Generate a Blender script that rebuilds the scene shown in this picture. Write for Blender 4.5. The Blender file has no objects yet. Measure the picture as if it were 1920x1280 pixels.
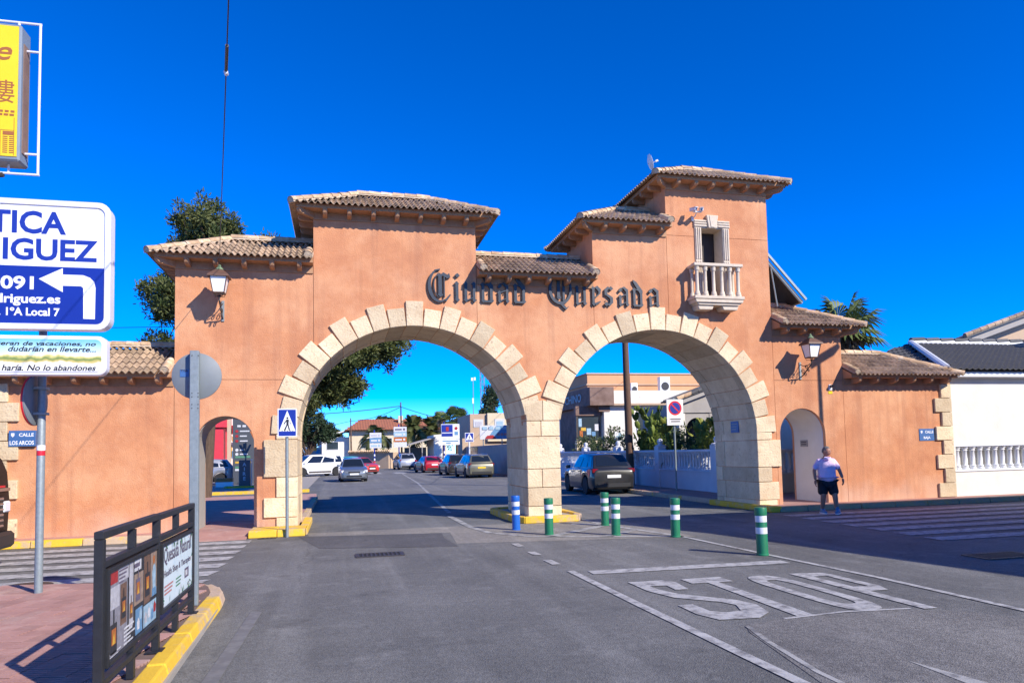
import bpy, bmesh, math, random
from mathutils import Matrix, Vector
from math import radians, pi, sin, cos, sqrt

S = bpy.context.scene
C = S.collection
# ------------------------------------------------------------------ camera
cam_d = bpy.data.cameras.new('camera')
cam = bpy.data.objects.new('camera', cam_d)
C.objects.link(cam)
YAW, PITCH, ROLL = 0.2385, 0.0614, 0.0223
_f = Vector((sin(YAW) * cos(PITCH), cos(YAW) * cos(PITCH), sin(PITCH)))
_r = Vector((cos(YAW), -sin(YAW), 0.0))
_u = _r.cross(_f)
_r2 = _r * cos(ROLL) - _u * sin(ROLL)
_u2 = _r * sin(ROLL) + _u * cos(ROLL)
cam.matrix_world = Matrix(((_r2.x, _u2.x, -_f.x, 0), (_r2.y, _u2.y, -_f.y, 0), (_r2.z, _u2.z, -_f.z, 1.65), (0, 0, 0, 1)))
cam_d.sensor_width = 36
cam_d.lens = 1329.5 / 1920 * 36
cam_d.shift_y = (764.1 - 640) / 1920
cam_d.clip_start = 0.05
cam_d.clip_end = 2000
S.camera = cam
# ------------------------------------------------------------------ sky and sun
SUN = Vector((0.75, -1.0, 0.8)).normalized()          # towards the sun
w = bpy.data.worlds.new('World')
S.world = w
w.use_nodes = True
nt = w.node_tree
sky = nt.nodes.new('ShaderNodeTexSky')
sky.sky_type = 'NISHITA'
sky.sun_disc = False
sky.sun_elevation = math.asin(SUN.z)
sky.sun_rotation = math.atan2(SUN.x, SUN.y)
sky.altitude = 0
sky.air_density = 0.45
sky.dust_density = 0.0
sky.ozone_density = 6.0
hsv = nt.nodes.new('ShaderNodeHueSaturation')
hsv.inputs['Saturation'].default_value = 1.36
hsv.inputs['Hue'].default_value = 0.513
hsv.inputs['Value'].default_value = 2.15
bg = nt.nodes['Background']
bg.inputs['Strength'].default_value = 0.128
nt.links.new(sky.outputs[0], hsv.inputs['Color'])
nt.links.new(hsv.outputs[0], bg.inputs['Color'])
sun_d = bpy.data.lights.new('sun', 'SUN')
sun_d.energy = 5.0
sun_d.angle = radians(0.5)
sun_d.color = (1.0, 0.93, 0.82)
sun = bpy.data.objects.new('sun', sun_d)
C.objects.link(sun)
sun.rotation_euler = SUN.to_track_quat('Z', 'Y').to_euler()
sun.location = (20, -20, 30)
# ------------------------------------------------------------------ exposure
S.view_settings.view_transform = 'Standard'
S.view_settings.look = 'None'
S.view_settings.exposure = 0.39
S.view_settings.gamma = 1.0
S.view_settings.use_curve_mapping = False
S.cycles.max_bounces = 6
S.cycles.transparent_max_bounces = 8

rnd = random.Random(7)
# ------------------------------------------------------------------ mesh helpers
CW = {}                                                # creation matrix of each empty

def link(o, parent=None):
    C.objects.link(o)
    if parent is not None:
        o.parent = parent
        m = CW.get(parent.name)
        if m is not None:
            o.matrix_parent_inverse = m.inverted()
    return o

def thing(name, label, cat, loc=(0, 0, 0), rz=0.0, group=None):
    o = bpy.data.objects.new(name, None)
    o.empty_display_size = 0.3
    C.objects.link(o)
    o.location = loc
    o.rotation_euler = (0, 0, rz)
    CW[o.name] = Matrix.Translation(loc) @ Matrix.Rotation(rz, 4, 'Z')
    return tag(o, label, cat, group)

def tag(o, label, cat, group=None):
    o['label'] = label
    o['category'] = cat
    if group:
        o['group'] = group
    return o

def kind(o, k='structure'):
    o['kind'] = k
    return o

def copy_tree(root, label=None, loc=None, rz=None, parent=None):
    r = root.copy()
    C.objects.link(r)
    if parent is not None:
        r.parent = parent
    if label:
        r['label'] = label
    if loc is not None:
        r.location = loc
    if rz is not None:
        r.rotation_euler = (0, 0, rz)
    for ch in list(root.children):
        copy_tree(ch, parent=r)
    return r

class MB:
    def __init__(s):
        s.v = []; s.f = []; s.m = []; s.mi = 0
    def add(s, vs, fs):
        b = len(s.v)
        s.v += [tuple(p) for p in vs]
        for f in fs:
            s.f.append([i + b for i in f]); s.m.append(s.mi)
        return s
    def box(s, x0, x1, y0, y1, z0, z1):
        return s.add([(x0, y0, z0), (x1, y0, z0), (x1, y1, z0), (x0, y1, z0), (x0, y0, z1), (x1, y0, z1), (x1, y1, z1), (x0, y1, z1)],
                     [(0, 3, 2, 1), (4, 5, 6, 7), (0, 1, 5, 4), (1, 2, 6, 5), (2, 3, 7, 6), (3, 0, 4, 7)])
    def mbox(s, M, x, y, z):                            # box of half sizes x y z under matrix M
        vs = [M @ Vector((a * x, b * y, c * z)) for c in (-1, 1) for a, b in ((-1, -1), (1, -1), (1, 1), (-1, 1))]
        return s.add(vs, [(0, 3, 2, 1), (4, 5, 6, 7), (0, 1, 5, 4), (1, 2, 6, 5), (2, 3, 7, 6), (3, 0, 4, 7)])
    def prism(s, poly, a, b, ax='y'):                   # poly in the two other axes, extruded a..b along ax
        n = len(poly)
        def P(p, t):
            return (p[0], t, p[1]) if ax == 'y' else (t, p[0], p[1]) if ax == 'x' else (p[0], p[1], t)
        vs = [P(p, a) for p in poly] + [P(p, b) for p in poly]
        fs = [list(range(n)), list(range(2 * n - 1, n - 1, -1))]
        for i in range(n):
            j = (i + 1) % n
            fs.append([i, i + n, j + n, j])
        return s.add(vs, fs)
    def sheet(s, poly, z):
        return s.add([(p[0], p[1], z) for p in poly], [list(range(len(poly)))])
    def tube(s, pts, r, n=8, cap=True):
        pts = [Vector(p) for p in pts]
        rs = r if isinstance(r, (list, tuple)) else [r] * len(pts)
        rings = []
        up = None
        for i, p in enumerate(pts):
            d = (pts[min(i + 1, len(pts) - 1)] - pts[max(i - 1, 0)])
            d.normalize()
            if up is None:
                up = Vector((0, 0, 1)) if abs(d.z) < 0.9 else Vector((1, 0, 0))
            a = d.cross(up); a.normalize()
            b = a.cross(d); b.normalize(); up = b
            rings.append([p + (a * cos(2 * pi * k / n) + b * sin(2 * pi * k / n)) * rs[i] for k in range(n)])
        vs = [q for rg in rings for q in rg]
        fs = []
        for i in range(len(pts) - 1):
            for k in range(n):
                k2 = (k + 1) % n
                fs.append([i * n + k, i * n + k2, (i + 1) * n + k2, (i + 1) * n + k])
        if cap:
            fs.append(list(range(n - 1, -1, -1)))
            fs.append([(len(pts) - 1) * n + k for k in range(n)])
        return s.add(vs, fs)
    def lathe(s, prof, n=16, M=None):                   # prof: (r, z) from bottom to top round local z
        M = M or Matrix.Identity(4)
        vs = []
        for r, z in prof:
            for k in range(n):
                vs.append(M @ Vector((r * cos(2 * pi * k / n), r * sin(2 * pi * k / n), z)))
        fs = []
        for i in range(len(prof) - 1):
            for k in range(n):
                k2 = (k + 1) % n
                fs.append([i * n + k, i * n + k2, (i + 1) * n + k2, (i + 1) * n + k])
        fs.append(list(range(n - 1, -1, -1)))
        fs.append([(len(prof) - 1) * n + k for k in range(n)])
        return s.add(vs, fs)
    def mesh(s, name, mat=None, smooth=False, bevel=0.0, seg=1, recalc=True, ang=40):
        me = bpy.data.meshes.new(name)
        me.from_pydata(s.v, [], s.f)
        mats = mat if isinstance(mat, (list, tuple)) else [mat]
        for m in mats:
            if m is not None:
                me.materials.append(m)
        if len(mats) > 1:
            me.polygons.foreach_set('material_index', s.m)
        if recalc or bevel > 0:
            bm = bmesh.new()
            bm.from_mesh(me)
            if bevel > 0:
                bmesh.ops.remove_doubles(bm, verts=bm.verts, dist=1e-5)
            bmesh.ops.recalc_face_normals(bm, faces=bm.faces)
            if bevel > 0:
                es = [e for e in bm.edges if len(e.link_faces) == 2 and e.calc_face_angle(0) > radians(30)]
                bmesh.ops.bevel(bm, geom=es, offset=bevel, segments=seg, profile=0.5, affect='EDGES', clamp_overlap=True)
            bm.to_mesh(me)
            bm.free()
        if smooth:
            me.polygons.foreach_set('use_smooth', [True] * len(me.polygons))
            me.set_sharp_from_angle(angle=radians(ang))
        me.update()
        return me
    def build(s, name, mat=None, parent=None, smooth=False, bevel=0.0, seg=1, ang=40):
        return link(bpy.data.objects.new(name, s.mesh(name, mat, smooth, bevel, seg, ang=ang)), parent)

def inst(name, me, parent, M):
    o = bpy.data.objects.new(name, me)
    link(o, parent)
    o.matrix_basis = M
    return o

def frame(origin, x, y):
    x = Vector(x).normalized(); y = Vector(y); z = x.cross(y).normalized(); y = z.cross(x)
    o = Vector(origin)
    return Matrix(((x.x, y.x, z.x, o.x), (x.y, y.y, z.y, o.y), (x.z, y.z, z.z, o.z), (0, 0, 0, 1)))

def rrect(x0, x1, z0, z1, r, n=5):
    P = []
    for cx, cz, a0 in ((x1 - r, z0 + r, -90), (x1 - r, z1 - r, 0), (x0 + r, z1 - r, 90), (x0 + r, z0 + r, 180)):
        for k in range(n + 1):
            a = radians(a0 + 90 * k / n)
            P.append((cx + r * cos(a), cz + r * sin(a)))
    return P

def text_part(name, txt, M, parent, mat, height=None, width=None, bold=0.0, shear=0.0, ext=0.002, align='LEFT', spacing=1.0, size=1.0, bevel=0.0):
    cu = bpy.data.curves.new(name, 'FONT')
    cu.body = txt
    cu.size = size
    cu.offset = bold
    cu.shear = shear
    cu.space_character = spacing
    cu.resolution_u = 3
    cu.extrude = 0.0
    cu.fill_mode = 'FRONT' if True else 'BOTH'
    tmp = bpy.data.objects.new(name, cu)
    me0 = bpy.data.meshes.new_from_object(tmp)
    bpy.data.objects.remove(tmp)
    bpy.data.curves.remove(cu)
    vs = [v.co.copy() for v in me0.vertices]
    fs = [list(p.vertices) for p in me0.polygons]
    bpy.data.meshes.remove(me0)
    if not vs:
        return None
    x0 = min(v.x for v in vs); x1 = max(v.x for v in vs); y0 = min(v.y for v in vs); y1 = max(v.y for v in vs)
    sy = (height / (y1 - y0)) if height else (width / (x1 - x0) if width else 1.0)
    sx = (width / (x1 - x0)) if width else sy
    ox = 0 if align == 'LEFT' else -(x1 - x0) if align == 'RIGHT' else -(x1 - x0) / 2
    vs = [Vector(((v.x - x0 + ox) * sx, (v.y - y0) * sy, 0)) for v in vs]
    bm = bmesh.new()
    bv = [bm.verts.new(v) for v in vs]
    for f in fs:
        try:
            bm.faces.new([bv[i] for i in f])
        except ValueError:
            pass
    bmesh.ops.remove_doubles(bm, verts=bm.verts, dist=1e-6)
    bmesh.ops.recalc_face_normals(bm, faces=bm.faces)
    if ext > 0.004:
        g = bmesh.ops.extrude_face_region(bm, geom=bm.faces[:])
        bmesh.ops.translate(bm, verts=[e for e in g['geom'] if isinstance(e, bmesh.types.BMVert)], vec=(0, 0, ext))
        bmesh.ops.recalc_face_normals(bm, faces=bm.faces)
    else:
        bmesh.ops.translate(bm, verts=bm.verts[:], vec=(0, 0, ext))
    bmesh.ops.transform(bm, matrix=M, verts=bm.verts[:])
    me = bpy.data.meshes.new(name)
    bm.to_mesh(me)
    bm.free()
    me.materials.append(mat)
    return link(bpy.data.objects.new(name, me), parent)

# ------------------------------------------------------------------ materials
def nodes(name):
    m = bpy.data.materials.new(name)
    m.use_nodes = True
    return m, m.node_tree, m.node_tree.nodes['Principled BSDF']

def col(c):
    return (c[0], c[1], c[2], 1.0)

def mat(name, c, rough=0.6, metal=0.0, c2=None, scale=8.0, amt=1.0, bump=0.0, bscale=60.0, rand=0.0, coat=0.0, spec=0.5, obj=False,
        spots=None, spot_scale=3.0, spot_lo=0.55, spot_hi=0.65, stretch=None, trans=0.0):
    """colour c mottled towards c2 by noise, optional worn spots of a third colour, fine bump, per-object variation"""
    m, t, p = nodes(name)
    L = t.links.new
    p.inputs['Roughness'].default_value = rough
    p.inputs['Metallic'].default_value = metal
    p.inputs['Specular IOR Level'].default_value = spec
    p.inputs['Coat Weight'].default_value = coat
    p.inputs['Base Color'].default_value = col(c)
    if c2 is None and not bump and not rand and spots is None:
        return m
    tc = t.nodes.new('ShaderNodeTexCoord')
    geo = t.nodes.new('ShaderNodeNewGeometry')
    src = tc.outputs['Object'] if obj else geo.outputs['Position']
    if stretch:
        mp = t.nodes.new('ShaderNodeMapping')
        mp.inputs['Scale'].default_value = stretch
        L(src, mp.inputs['Vector']); src = mp.outputs[0]
    cur = None
    if c2 is not None:
        n = t.nodes.new('ShaderNodeTexNoise')
        n.inputs['Scale'].default_value = scale
        n.inputs['Detail'].default_value = 8
        n.inputs['Roughness'].default_value = 0.65
        L(src, n.inputs['Vector'])
        r = t.nodes.new('ShaderNodeMapRange')
        r.inputs[1].default_value = 0.5 - 0.22 / amt
        r.inputs[2].default_value = 0.5 + 0.22 / amt
        L(n.outputs['Fac'], r.inputs[0])
        x = t.nodes.new('ShaderNodeMix'); x.data_type = 'RGBA'
        x.inputs['A'].default_value = col(c); x.inputs['B'].default_value = col(c2)
        L(r.outputs[0], x.inputs['Factor'])
        cur = x.outputs['Result']
    if spots is not None:
        n = t.nodes.new('ShaderNodeTexNoise')
        n.inputs['Scale'].default_value = spot_scale
        n.inputs['Detail'].default_value = 10
        n.inputs['Roughness'].default_value = 0.7
        L(src, n.inputs['Vector'])
        r = t.nodes.new('ShaderNodeMapRange')
        r.inputs[1].default_value = spot_lo; r.inputs[2].default_value = spot_hi
        L(n.outputs['Fac'], r.inputs[0])
        x = t.nodes.new('ShaderNodeMix'); x.data_type = 'RGBA'
        if cur is not None:
            L(cur, x.inputs['A'])
        else:
            x.inputs['A'].default_value = col(c)
        x.inputs['B'].default_value = col(spots)
        L(r.outputs[0], x.inputs['Factor'])
        cur = x.outputs['Result']
    if rand:
        oi = t.nodes.new('ShaderNodeObjectInfo')
        r = t.nodes.new('ShaderNodeMapRange')
        r.inputs[3].default_value = 1 - rand; r.inputs[4].default_value = 1 + rand
        L(oi.outputs['Random'], r.inputs[0])
        h = t.nodes.new('ShaderNodeHueSaturation')
        if cur is not None:
            L(cur, h.inputs['Color'])
        else:
            h.inputs['Color'].default_value = col(c)
        L(r.outputs[0], h.inputs['Value'])
        cur = h.outputs[0]
    if cur is not None:
        L(cur, p.inputs['Base Color'])
    if bump:
        n = t.nodes.new('ShaderNodeTexNoise')
        n.inputs['Scale'].default_value = bscale
        n.inputs['Detail'].default_value = 6
        L(src, n.inputs['Vector'])
        b = t.nodes.new('ShaderNodeBump')
        b.inputs['Strength'].default_value = bump
        b.inputs['Distance'].default_value = 0.02
        L(n.outputs['Fac'], b.inputs['Height'])
        L(b.outputs[0], p.inputs['Normal'])
    return m

def asphalt(name, a, b, crack=True, grit=0.5):
    m, t, p = nodes(name)
    L = t.links.new
    geo = t.nodes.new('ShaderNodeNewGeometry')
    src = geo.outputs['Position']
    def noise(sc, det=6, ro=0.6, vec=src):
        n = t.nodes.new('ShaderNodeTexNoise')
        n.inputs['Scale'].default_value = sc; n.inputs['Detail'].default_value = det; n.inputs['Roughness'].default_value = ro
        L(vec, n.inputs['Vector'])
        return n.outputs['Fac']
    def rng(v, lo, hi, o0=0.0, o1=1.0):
        r = t.nodes.new('ShaderNodeMapRange')
        r.inputs[1].default_value = lo; r.inputs[2].default_value = hi; r.inputs[3].default_value = o0; r.inputs[4].default_value = o1
        L(v, r.inputs[0]); return r.outputs[0]
    def mix(f, A, B):
        x = t.nodes.new('ShaderNodeMix'); x.data_type = 'RGBA'
        for k, q in (('A', A), ('B', B)):
            if isinstance(q, tuple):
                x.inputs[k].default_value = col(q)
            else:
                L(q, x.inputs[k])
        L(f, x.inputs['Factor']); return x.outputs['Result']
    c1 = mix(rng(noise(0.35, 5), 0.38, 0.62), a, b)
    # long tyre-worn streaks along the carriageway
    mp = t.nodes.new('ShaderNodeMapping'); mp.inputs['Scale'].default_value = (1.6, 0.07, 1)
    L(src, mp.inputs['Vector'])
    c2 = mix(rng(noise(1.0, 4, 0.6, mp.outputs[0]), 0.5, 0.72, 0, 0.55), c1, tuple(q * 1.45 for q in b))
    # aggregate
    v = t.nodes.new('ShaderNodeTexVoronoi'); v.inputs['Scale'].default_value = 85.0
    L(src, v.inputs['Vector'])
    gr = rng(v.outputs['Color'], 0.0, 1.0, 1 - grit * 0.55, 1 + grit * 0.55)
    mm = t.nodes.new('ShaderNodeMix'); mm.data_type = 'RGBA'; mm.blend_type = 'MULTIPLY'
    mm.inputs['Factor'].default_value = 1.0
    L(c2, mm.inputs['A']); L(gr, mm.inputs['B'])
    cur = mm.outputs['Result']
    gm = rng(noise(16.0, 5, 0.75), 0.3, 0.7, 0.80, 1.20)
    mm2 = t.nodes.new('ShaderNodeMix'); mm2.data_type = 'RGBA'; mm2.blend_type = 'MULTIPLY'; mm2.inputs['Factor'].default_value = 1.0
    L(cur, mm2.inputs['A']); L(gm, mm2.inputs['B']); cur = mm2.outputs['Result']
    # dusty pale stains and oil
    cur = mix(rng(noise(1.3, 9, 0.72), 0.54, 0.74, 0, 0.55), cur, tuple(q * 1.8 for q in b))
    cur = mix(rng(noise(0.9, 8, 0.7), 0.57, 0.70, 0, 0.6), cur, tuple(q * 0.5 for q in a))
    if crack:
        vc = t.nodes.new('ShaderNodeTexVoronoi'); vc.feature = 'DISTANCE_TO_EDGE'; vc.inputs['Scale'].default_value = 0.17
        wv = t.nodes.new('ShaderNodeTexNoise'); wv.inputs['Scale'].default_value = 1.2; wv.inputs['Detail'].default_value = 5
        L(src, wv.inputs['Vector'])
        ad = t.nodes.new('ShaderNodeMix'); ad.data_type = 'RGBA'; ad.blend_type = 'ADD'; ad.inputs['Factor'].default_value = 0.9
        L(src, ad.inputs['A']); L(wv.outputs['Color'], ad.inputs['B'])
        L(ad.outputs['Result'], vc.inputs['Vector'])
        cur = mix(rng(vc.outputs['Distance'], 0.0, 0.004, 0.30, 0.0), cur, tuple(q * 0.3 for q in a))
    L(cur, p.inputs['Base Color'])
    p.inputs['Roughness'].default_value = 0.82
    p.inputs['Specular IOR Level'].default_value = 0.35
    bp = t.nodes.new('ShaderNodeBump'); bp.inputs['Strength'].default_value = 0.45; bp.inputs['Distance'].default_value = 0.012
    L(v.outputs['Distance'], bp.inputs['Height'])
    L(bp.outputs[0], p.inputs['Normal'])
    return m

M_ = {}
def mk(key, *a, **k):
    M_[key] = mat(key, *a, **k)
    return M_[key]
A_ROAD = asphalt('asphalt', (0.118, 0.117, 0.112), (0.172, 0.169, 0.160))
A_NEW = asphalt('asphalt_coarse', (0.150, 0.143, 0.135), (0.185, 0.176, 0.162), crack=False, grit=0.9)
A_DARK = asphalt('asphalt_dark', (0.085, 0.083, 0.085), (0.115, 0.112, 0.112), crack=False)
A_PALE = asphalt('asphalt_dusty', (0.21, 0.195, 0.175), (0.26, 0.24, 0.21))
mk('stucco', (0.65, 0.295, 0.142), 0.9, c2=(0.49, 0.20, 0.100), scale=1.9, amt=1.0, bump=0.5, bscale=40, spots=(0.71, 0.37, 0.20), spot_scale=0.55, spot_lo=0.44, spot_hi=0.66, spec=0.2)
def weather(m):
    """salt bloom and dust on the lowest part of the rendered wall"""
    t = m.node_tree; L = t.links.new; p = t.nodes['Principled BSDF']
    src = p.inputs['Base Color'].links[0].from_socket
    geo = t.nodes.new('ShaderNodeNewGeometry'); sp = t.nodes.new('ShaderNodeSeparateXYZ'); L(geo.outputs['Position'], sp.inputs[0])
    n = t.nodes.new('ShaderNodeTexNoise'); n.inputs['Scale'].default_value = 1.7; n.inputs['Detail'].default_value = 8; L(geo.outputs['Position'], n.inputs['Vector'])
    a = t.nodes.new('ShaderNodeMath'); a.operation = 'MULTIPLY_ADD'; a.inputs[1].default_value = -1.5; L(n.outputs['Fac'], a.inputs[0]); L(sp.outputs['Z'], a.inputs[2])
    r = t.nodes.new('ShaderNodeMapRange'); r.inputs[1].default_value = -0.75; r.inputs[2].default_value = -0.05; r.inputs[3].default_value = 0.55; r.inputs[4].default_value = 0.0; L(a.outputs[0], r.inputs[0])
    x = t.nodes.new('ShaderNodeMix'); x.data_type = 'RGBA'; x.inputs['B'].default_value = (0.62, 0.42, 0.31, 1); L(src, x.inputs['A']); L(r.outputs[0], x.inputs['Factor'])
    # rain streaks
    mp = t.nodes.new('ShaderNodeMapping'); mp.inputs['Scale'].default_value = (5.0, 5.0, 0.22); L(geo.outputs['Position'], mp.inputs['Vector'])
    n2 = t.nodes.new('ShaderNodeTexNoise'); n2.inputs['Scale'].default_value = 1.0; n2.inputs['Detail'].default_value = 6; L(mp.outputs[0], n2.inputs['Vector'])
    r2_ = t.nodes.new('ShaderNodeMapRange'); r2_.inputs[1].default_value = 0.52; r2_.inputs[2].default_value = 0.72; r2_.inputs[4].default_value = 0.45; L(n2.outputs['Fac'], r2_.inputs[0])
    y = t.nodes.new('ShaderNodeMix'); y.data_type = 'RGBA'; y.inputs['B'].default_value = (0.38, 0.165, 0.095, 1); L(x.outputs['Result'], y.inputs['A']); L(r2_.outputs[0], y.inputs['Factor'])
    L(y.outputs['Result'], p.inputs['Base Color'])
weather(M_['stucco'])
mk('stucco_pale', (0.62, 0.36, 0.24), 0.9, c2=(0.56, 0.30, 0.19), scale=2, bump=0.3, spec=0.2)
mk('stone', (0.76, 0.61, 0.395), 0.85, c2=(0.60, 0.44, 0.27), scale=2.6, amt=1.1, bump=0.8, bscale=22, rand=0.20, spots=(0.30, 0.18, 0.115), spot_scale=13, spot_lo=0.58, spot_hi=0.72, spec=0.25)
mk('white_stone', (0.70, 0.59, 0.45), 0.8, c2=(0.57, 0.46, 0.34), scale=9, bump=0.2, spec=0.3)
mk('clay', (0.52, 0.37, 0.24), 0.9, c2=(0.30, 0.21, 0.145), scale=9, amt=1.3, bump=0.35, bscale=40, rand=0.30, spec=0.2, spots=(0.50, 0.40, 0.28), spot_scale=4, spot_lo=0.55, spot_hi=0.75)
mk('clay_cap', (0.66, 0.46, 0.27), 0.9, c2=(0.46, 0.29, 0.17), scale=7, amt=1.2, bump=0.4, bscale=40, rand=0.22, spec=0.2, spots=(0.76, 0.66, 0.50), spot_scale=5, spot_lo=0.52, spot_hi=0.7)
mk('mortar', (0.62, 0.50, 0.36), 0.95, c2=(0.42, 0.31, 0.2), scale=14, bump=0.6, bscale=30)
mk('wood_eave', (0.46, 0.25, 0.13), 0.75, c2=(0.34, 0.18, 0.09), scale=6, bump=0.25, bscale=30, stretch=(3, 1, 3), rand=0.1)
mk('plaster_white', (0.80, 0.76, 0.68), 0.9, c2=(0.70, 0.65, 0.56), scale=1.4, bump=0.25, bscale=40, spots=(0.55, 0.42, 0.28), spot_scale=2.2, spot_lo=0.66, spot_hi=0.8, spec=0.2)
mk('plaster_cream', (0.72, 0.60, 0.40), 0.9, c2=(0.64, 0.52, 0.34), scale=1.2, bump=0.2)
mk('plaster_tan', (0.55, 0.40, 0.27), 0.9, c2=(0.47, 0.33, 0.22), scale=1.0, bump=0.2)
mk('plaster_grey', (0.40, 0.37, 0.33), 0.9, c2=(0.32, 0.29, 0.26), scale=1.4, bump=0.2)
mk('plaster_lilac', (0.70, 0.70, 0.74), 0.9, c2=(0.6, 0.6, 0.63), scale=1.5, bump=0.2)
mk('kerb_yellow', (0.78, 0.50, 0.035), 0.85, c2=(0.70, 0.42, 0.03), scale=6, bump=0.3, bscale=50, spots=(0.50, 0.37, 0.24), spot_scale=2.6, spot_lo=0.50, spot_hi=0.62)
mk('kerb_bare', (0.58, 0.42, 0.29), 0.9, c2=(0.46, 0.33, 0.22), scale=7, bump=0.35, bscale=50, spots=(0.70, 0.45, 0.06), spot_scale=3, spot_lo=0.56, spot_hi=0.64)
mk('kerb_green', (0.42, 0.34, 0.13), 0.9, c2=(0.36, 0.30, 0.2), scale=5, bump=0.3, spots=(0.3, 0.26, 0.2), spot_scale=3)
mk('paving_red', (0.46, 0.26, 0.215), 0.8, c2=(0.37, 0.19, 0.155), scale=4, bump=0.2, rand=0.14, spots=(0.50, 0.34, 0.28), spot_scale=2.2, spot_lo=0.52, spot_hi=0.72)
mk('paving_joint', (0.20, 0.13, 0.10), 0.95, c2=(0.14, 0.09, 0.07), scale=9)
mk('concrete', (0.40, 0.36, 0.31), 0.9, c2=(0.30, 0.27, 0.23), scale=3, bump=0.3)
mk('road_white', (0.50, 0.49, 0.47), 0.8, c2=(0.37, 0.36, 0.35), scale=4, bump=0.25, bscale=90, spots=(0.165, 0.16, 0.16), spot_scale=6.5, spot_lo=0.46, spot_hi=0.64)
mk('road_white_worn', (0.42, 0.41, 0.385), 0.8, c2=(0.34, 0.33, 0.31), scale=5, bump=0.2, bscale=90, spots=(0.16, 0.155, 0.15), spot_scale=3.0, spot_lo=0.47, spot_hi=0.60)
mk('scuff', (0.205, 0.20, 0.195), 0.8, c2=(0.17, 0.165, 0.165), scale=6, spots=(0.145, 0.141, 0.143), spot_scale=7, spot_lo=0.42, spot_hi=0.56)
mk('paving_groove', (0.15, 0.075, 0.06), 0.95, c2=(0.22, 0.13, 0.10), scale=7)
mk('road_yellow', (0.62, 0.40, 0.05), 0.8, c2=(0.5, 0.32, 0.05), scale=5, spots=(0.17, 0.165, 0.16), spot_scale=5, spot_lo=0.58, spot_hi=0.68)
mk('galvanised', (0.29, 0.33, 0.335), 0.55, metal=0.3, c2=(0.21, 0.245, 0.25), scale=24, bump=0.05)
mk('sign_grey', (0.20, 0.225, 0.235), 0.55, metal=0.0, c2=(0.165, 0.185, 0.195), scale=5)
mk('black_paint', (0.014, 0.015, 0.018), 0.5, spec=0.35, c2=(0.026, 0.027, 0.030), scale=9, bump=0.12, bscale=80, spots=(0.085, 0.075, 0.065), spot_scale=9, spot_lo=0.64, spot_hi=0.72)
mk('iron', (0.035, 0.030, 0.028), 0.55, c2=(0.06, 0.045, 0.035), scale=20, bump=0.2)
mk('iron_letter', (0.022, 0.030, 0.040), 0.45, c2=(0.04, 0.05, 0.06), scale=8, bump=0.15)
mk('copper_green', (0.20, 0.30, 0.16), 0.7, c2=(0.14, 0.18, 0.09), scale=14)
mk('door_room_shade', (0.030, 0.019, 0.015), 0.7, c2=(0.045, 0.03, 0.022), scale=5)  # balcony door tone, darkened to carry the shade of the room inside
mk('truck_paint', (0.012, 0.010, 0.010), 0.55, spec=0.25)
mk('bronze', (0.11, 0.055, 0.035), 0.6, c2=(0.16, 0.08, 0.045), scale=12)
mk('lamp_glass', (0.86, 0.86, 0.82), 0.35)
mk('white_paint', (0.80, 0.80, 0.79), 0.4, c2=(0.72, 0.72, 0.71), scale=3)
mk('frame_white', (0.78, 0.77, 0.80), 0.35, c2=(0.66, 0.65, 0.70), scale=2)
mk('sign_blue', (0.006, 0.028, 0.30), 0.4, c2=(0.006, 0.024, 0.26), scale=2)
mk('sign_blue_text', (0.006, 0.030, 0.30), 0.5)
mk('sign_white', (0.84, 0.84, 0.84), 0.35)
mk('sign_red', (0.62, 0.015, 0.03), 0.4)
mk('plate_blue', (0.045, 0.125, 0.31), 0.45, c2=(0.06, 0.15, 0.34), scale=10)
mk('sign_yellow', (0.86, 0.62, 0.02), 0.35, c2=(0.84, 0.56, 0.01), scale=1.2)
mk('sign_brown', (0.36, 0.12, 0.03), 0.5)
mk('sign_box_grey', (0.21, 0.26, 0.30), 0.5, c2=(0.17, 0.21, 0.25), scale=3)
mk('bollard_green', (0.010, 0.19, 0.080), 0.45, c2=(0.014, 0.15, 0.065), scale=6, spots=(0.07, 0.11, 0.07), spot_scale=11, spot_lo=0.60, spot_hi=0.70)
mk('bollard_blue', (0.015, 0.13, 0.50), 0.35, c2=(0.015, 0.11, 0.42), scale=5)
mk('reflective', (0.76, 0.76, 0.77), 0.3, c2=(0.62, 0.62, 0.62), scale=12, spots=(0.35, 0.34, 0.32), spot_scale=14, spot_lo=0.62, spot_hi=0.72)
mk('glass_dark', (0.012, 0.016, 0.020), 0.06, spec=0.8)
mk('glass_house', (0.035, 0.05, 0.06), 0.08, spec=0.8)
mk('rubber', (0.015, 0.015, 0.016), 0.8)
mk('plastic_black', (0.02, 0.02, 0.022), 0.5)
mk('rim', (0.45, 0.45, 0.46), 0.3, metal=0.9)
mk('lens_red', (0.20, 0.006, 0.010), 0.15)
mk('lens_clear', (0.75, 0.77, 0.80), 0.1)
mk('number_plate', (0.80, 0.80, 0.78), 0.4)
mk('number_plate_yellow', (0.80, 0.52, 0.03), 0.4)
mk('timber_pole', (0.16, 0.085, 0.05), 0.85, c2=(0.10, 0.055, 0.035), scale=3, stretch=(12, 12, 1), bump=0.3)
mk('wire', (0.02, 0.02, 0.022), 0.6)
mk('roof_terracotta', (0.36, 0.13, 0.065), 0.9, c2=(0.28, 0.10, 0.05), scale=2, rand=0.15)
mk('roof_slate', (0.105, 0.102, 0.10), 0.75, c2=(0.065, 0.064, 0.064), scale=6, rand=0.2)
mk('marble_brown', (0.17, 0.105, 0.08), 0.8, spec=0.2, c2=(0.27, 0.18, 0.14), scale=2.5, amt=1.3)
mk('orange_render', (0.66, 0.34, 0.17), 0.9, c2=(0.58, 0.29, 0.14), scale=1, bump=0.2)
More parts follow.
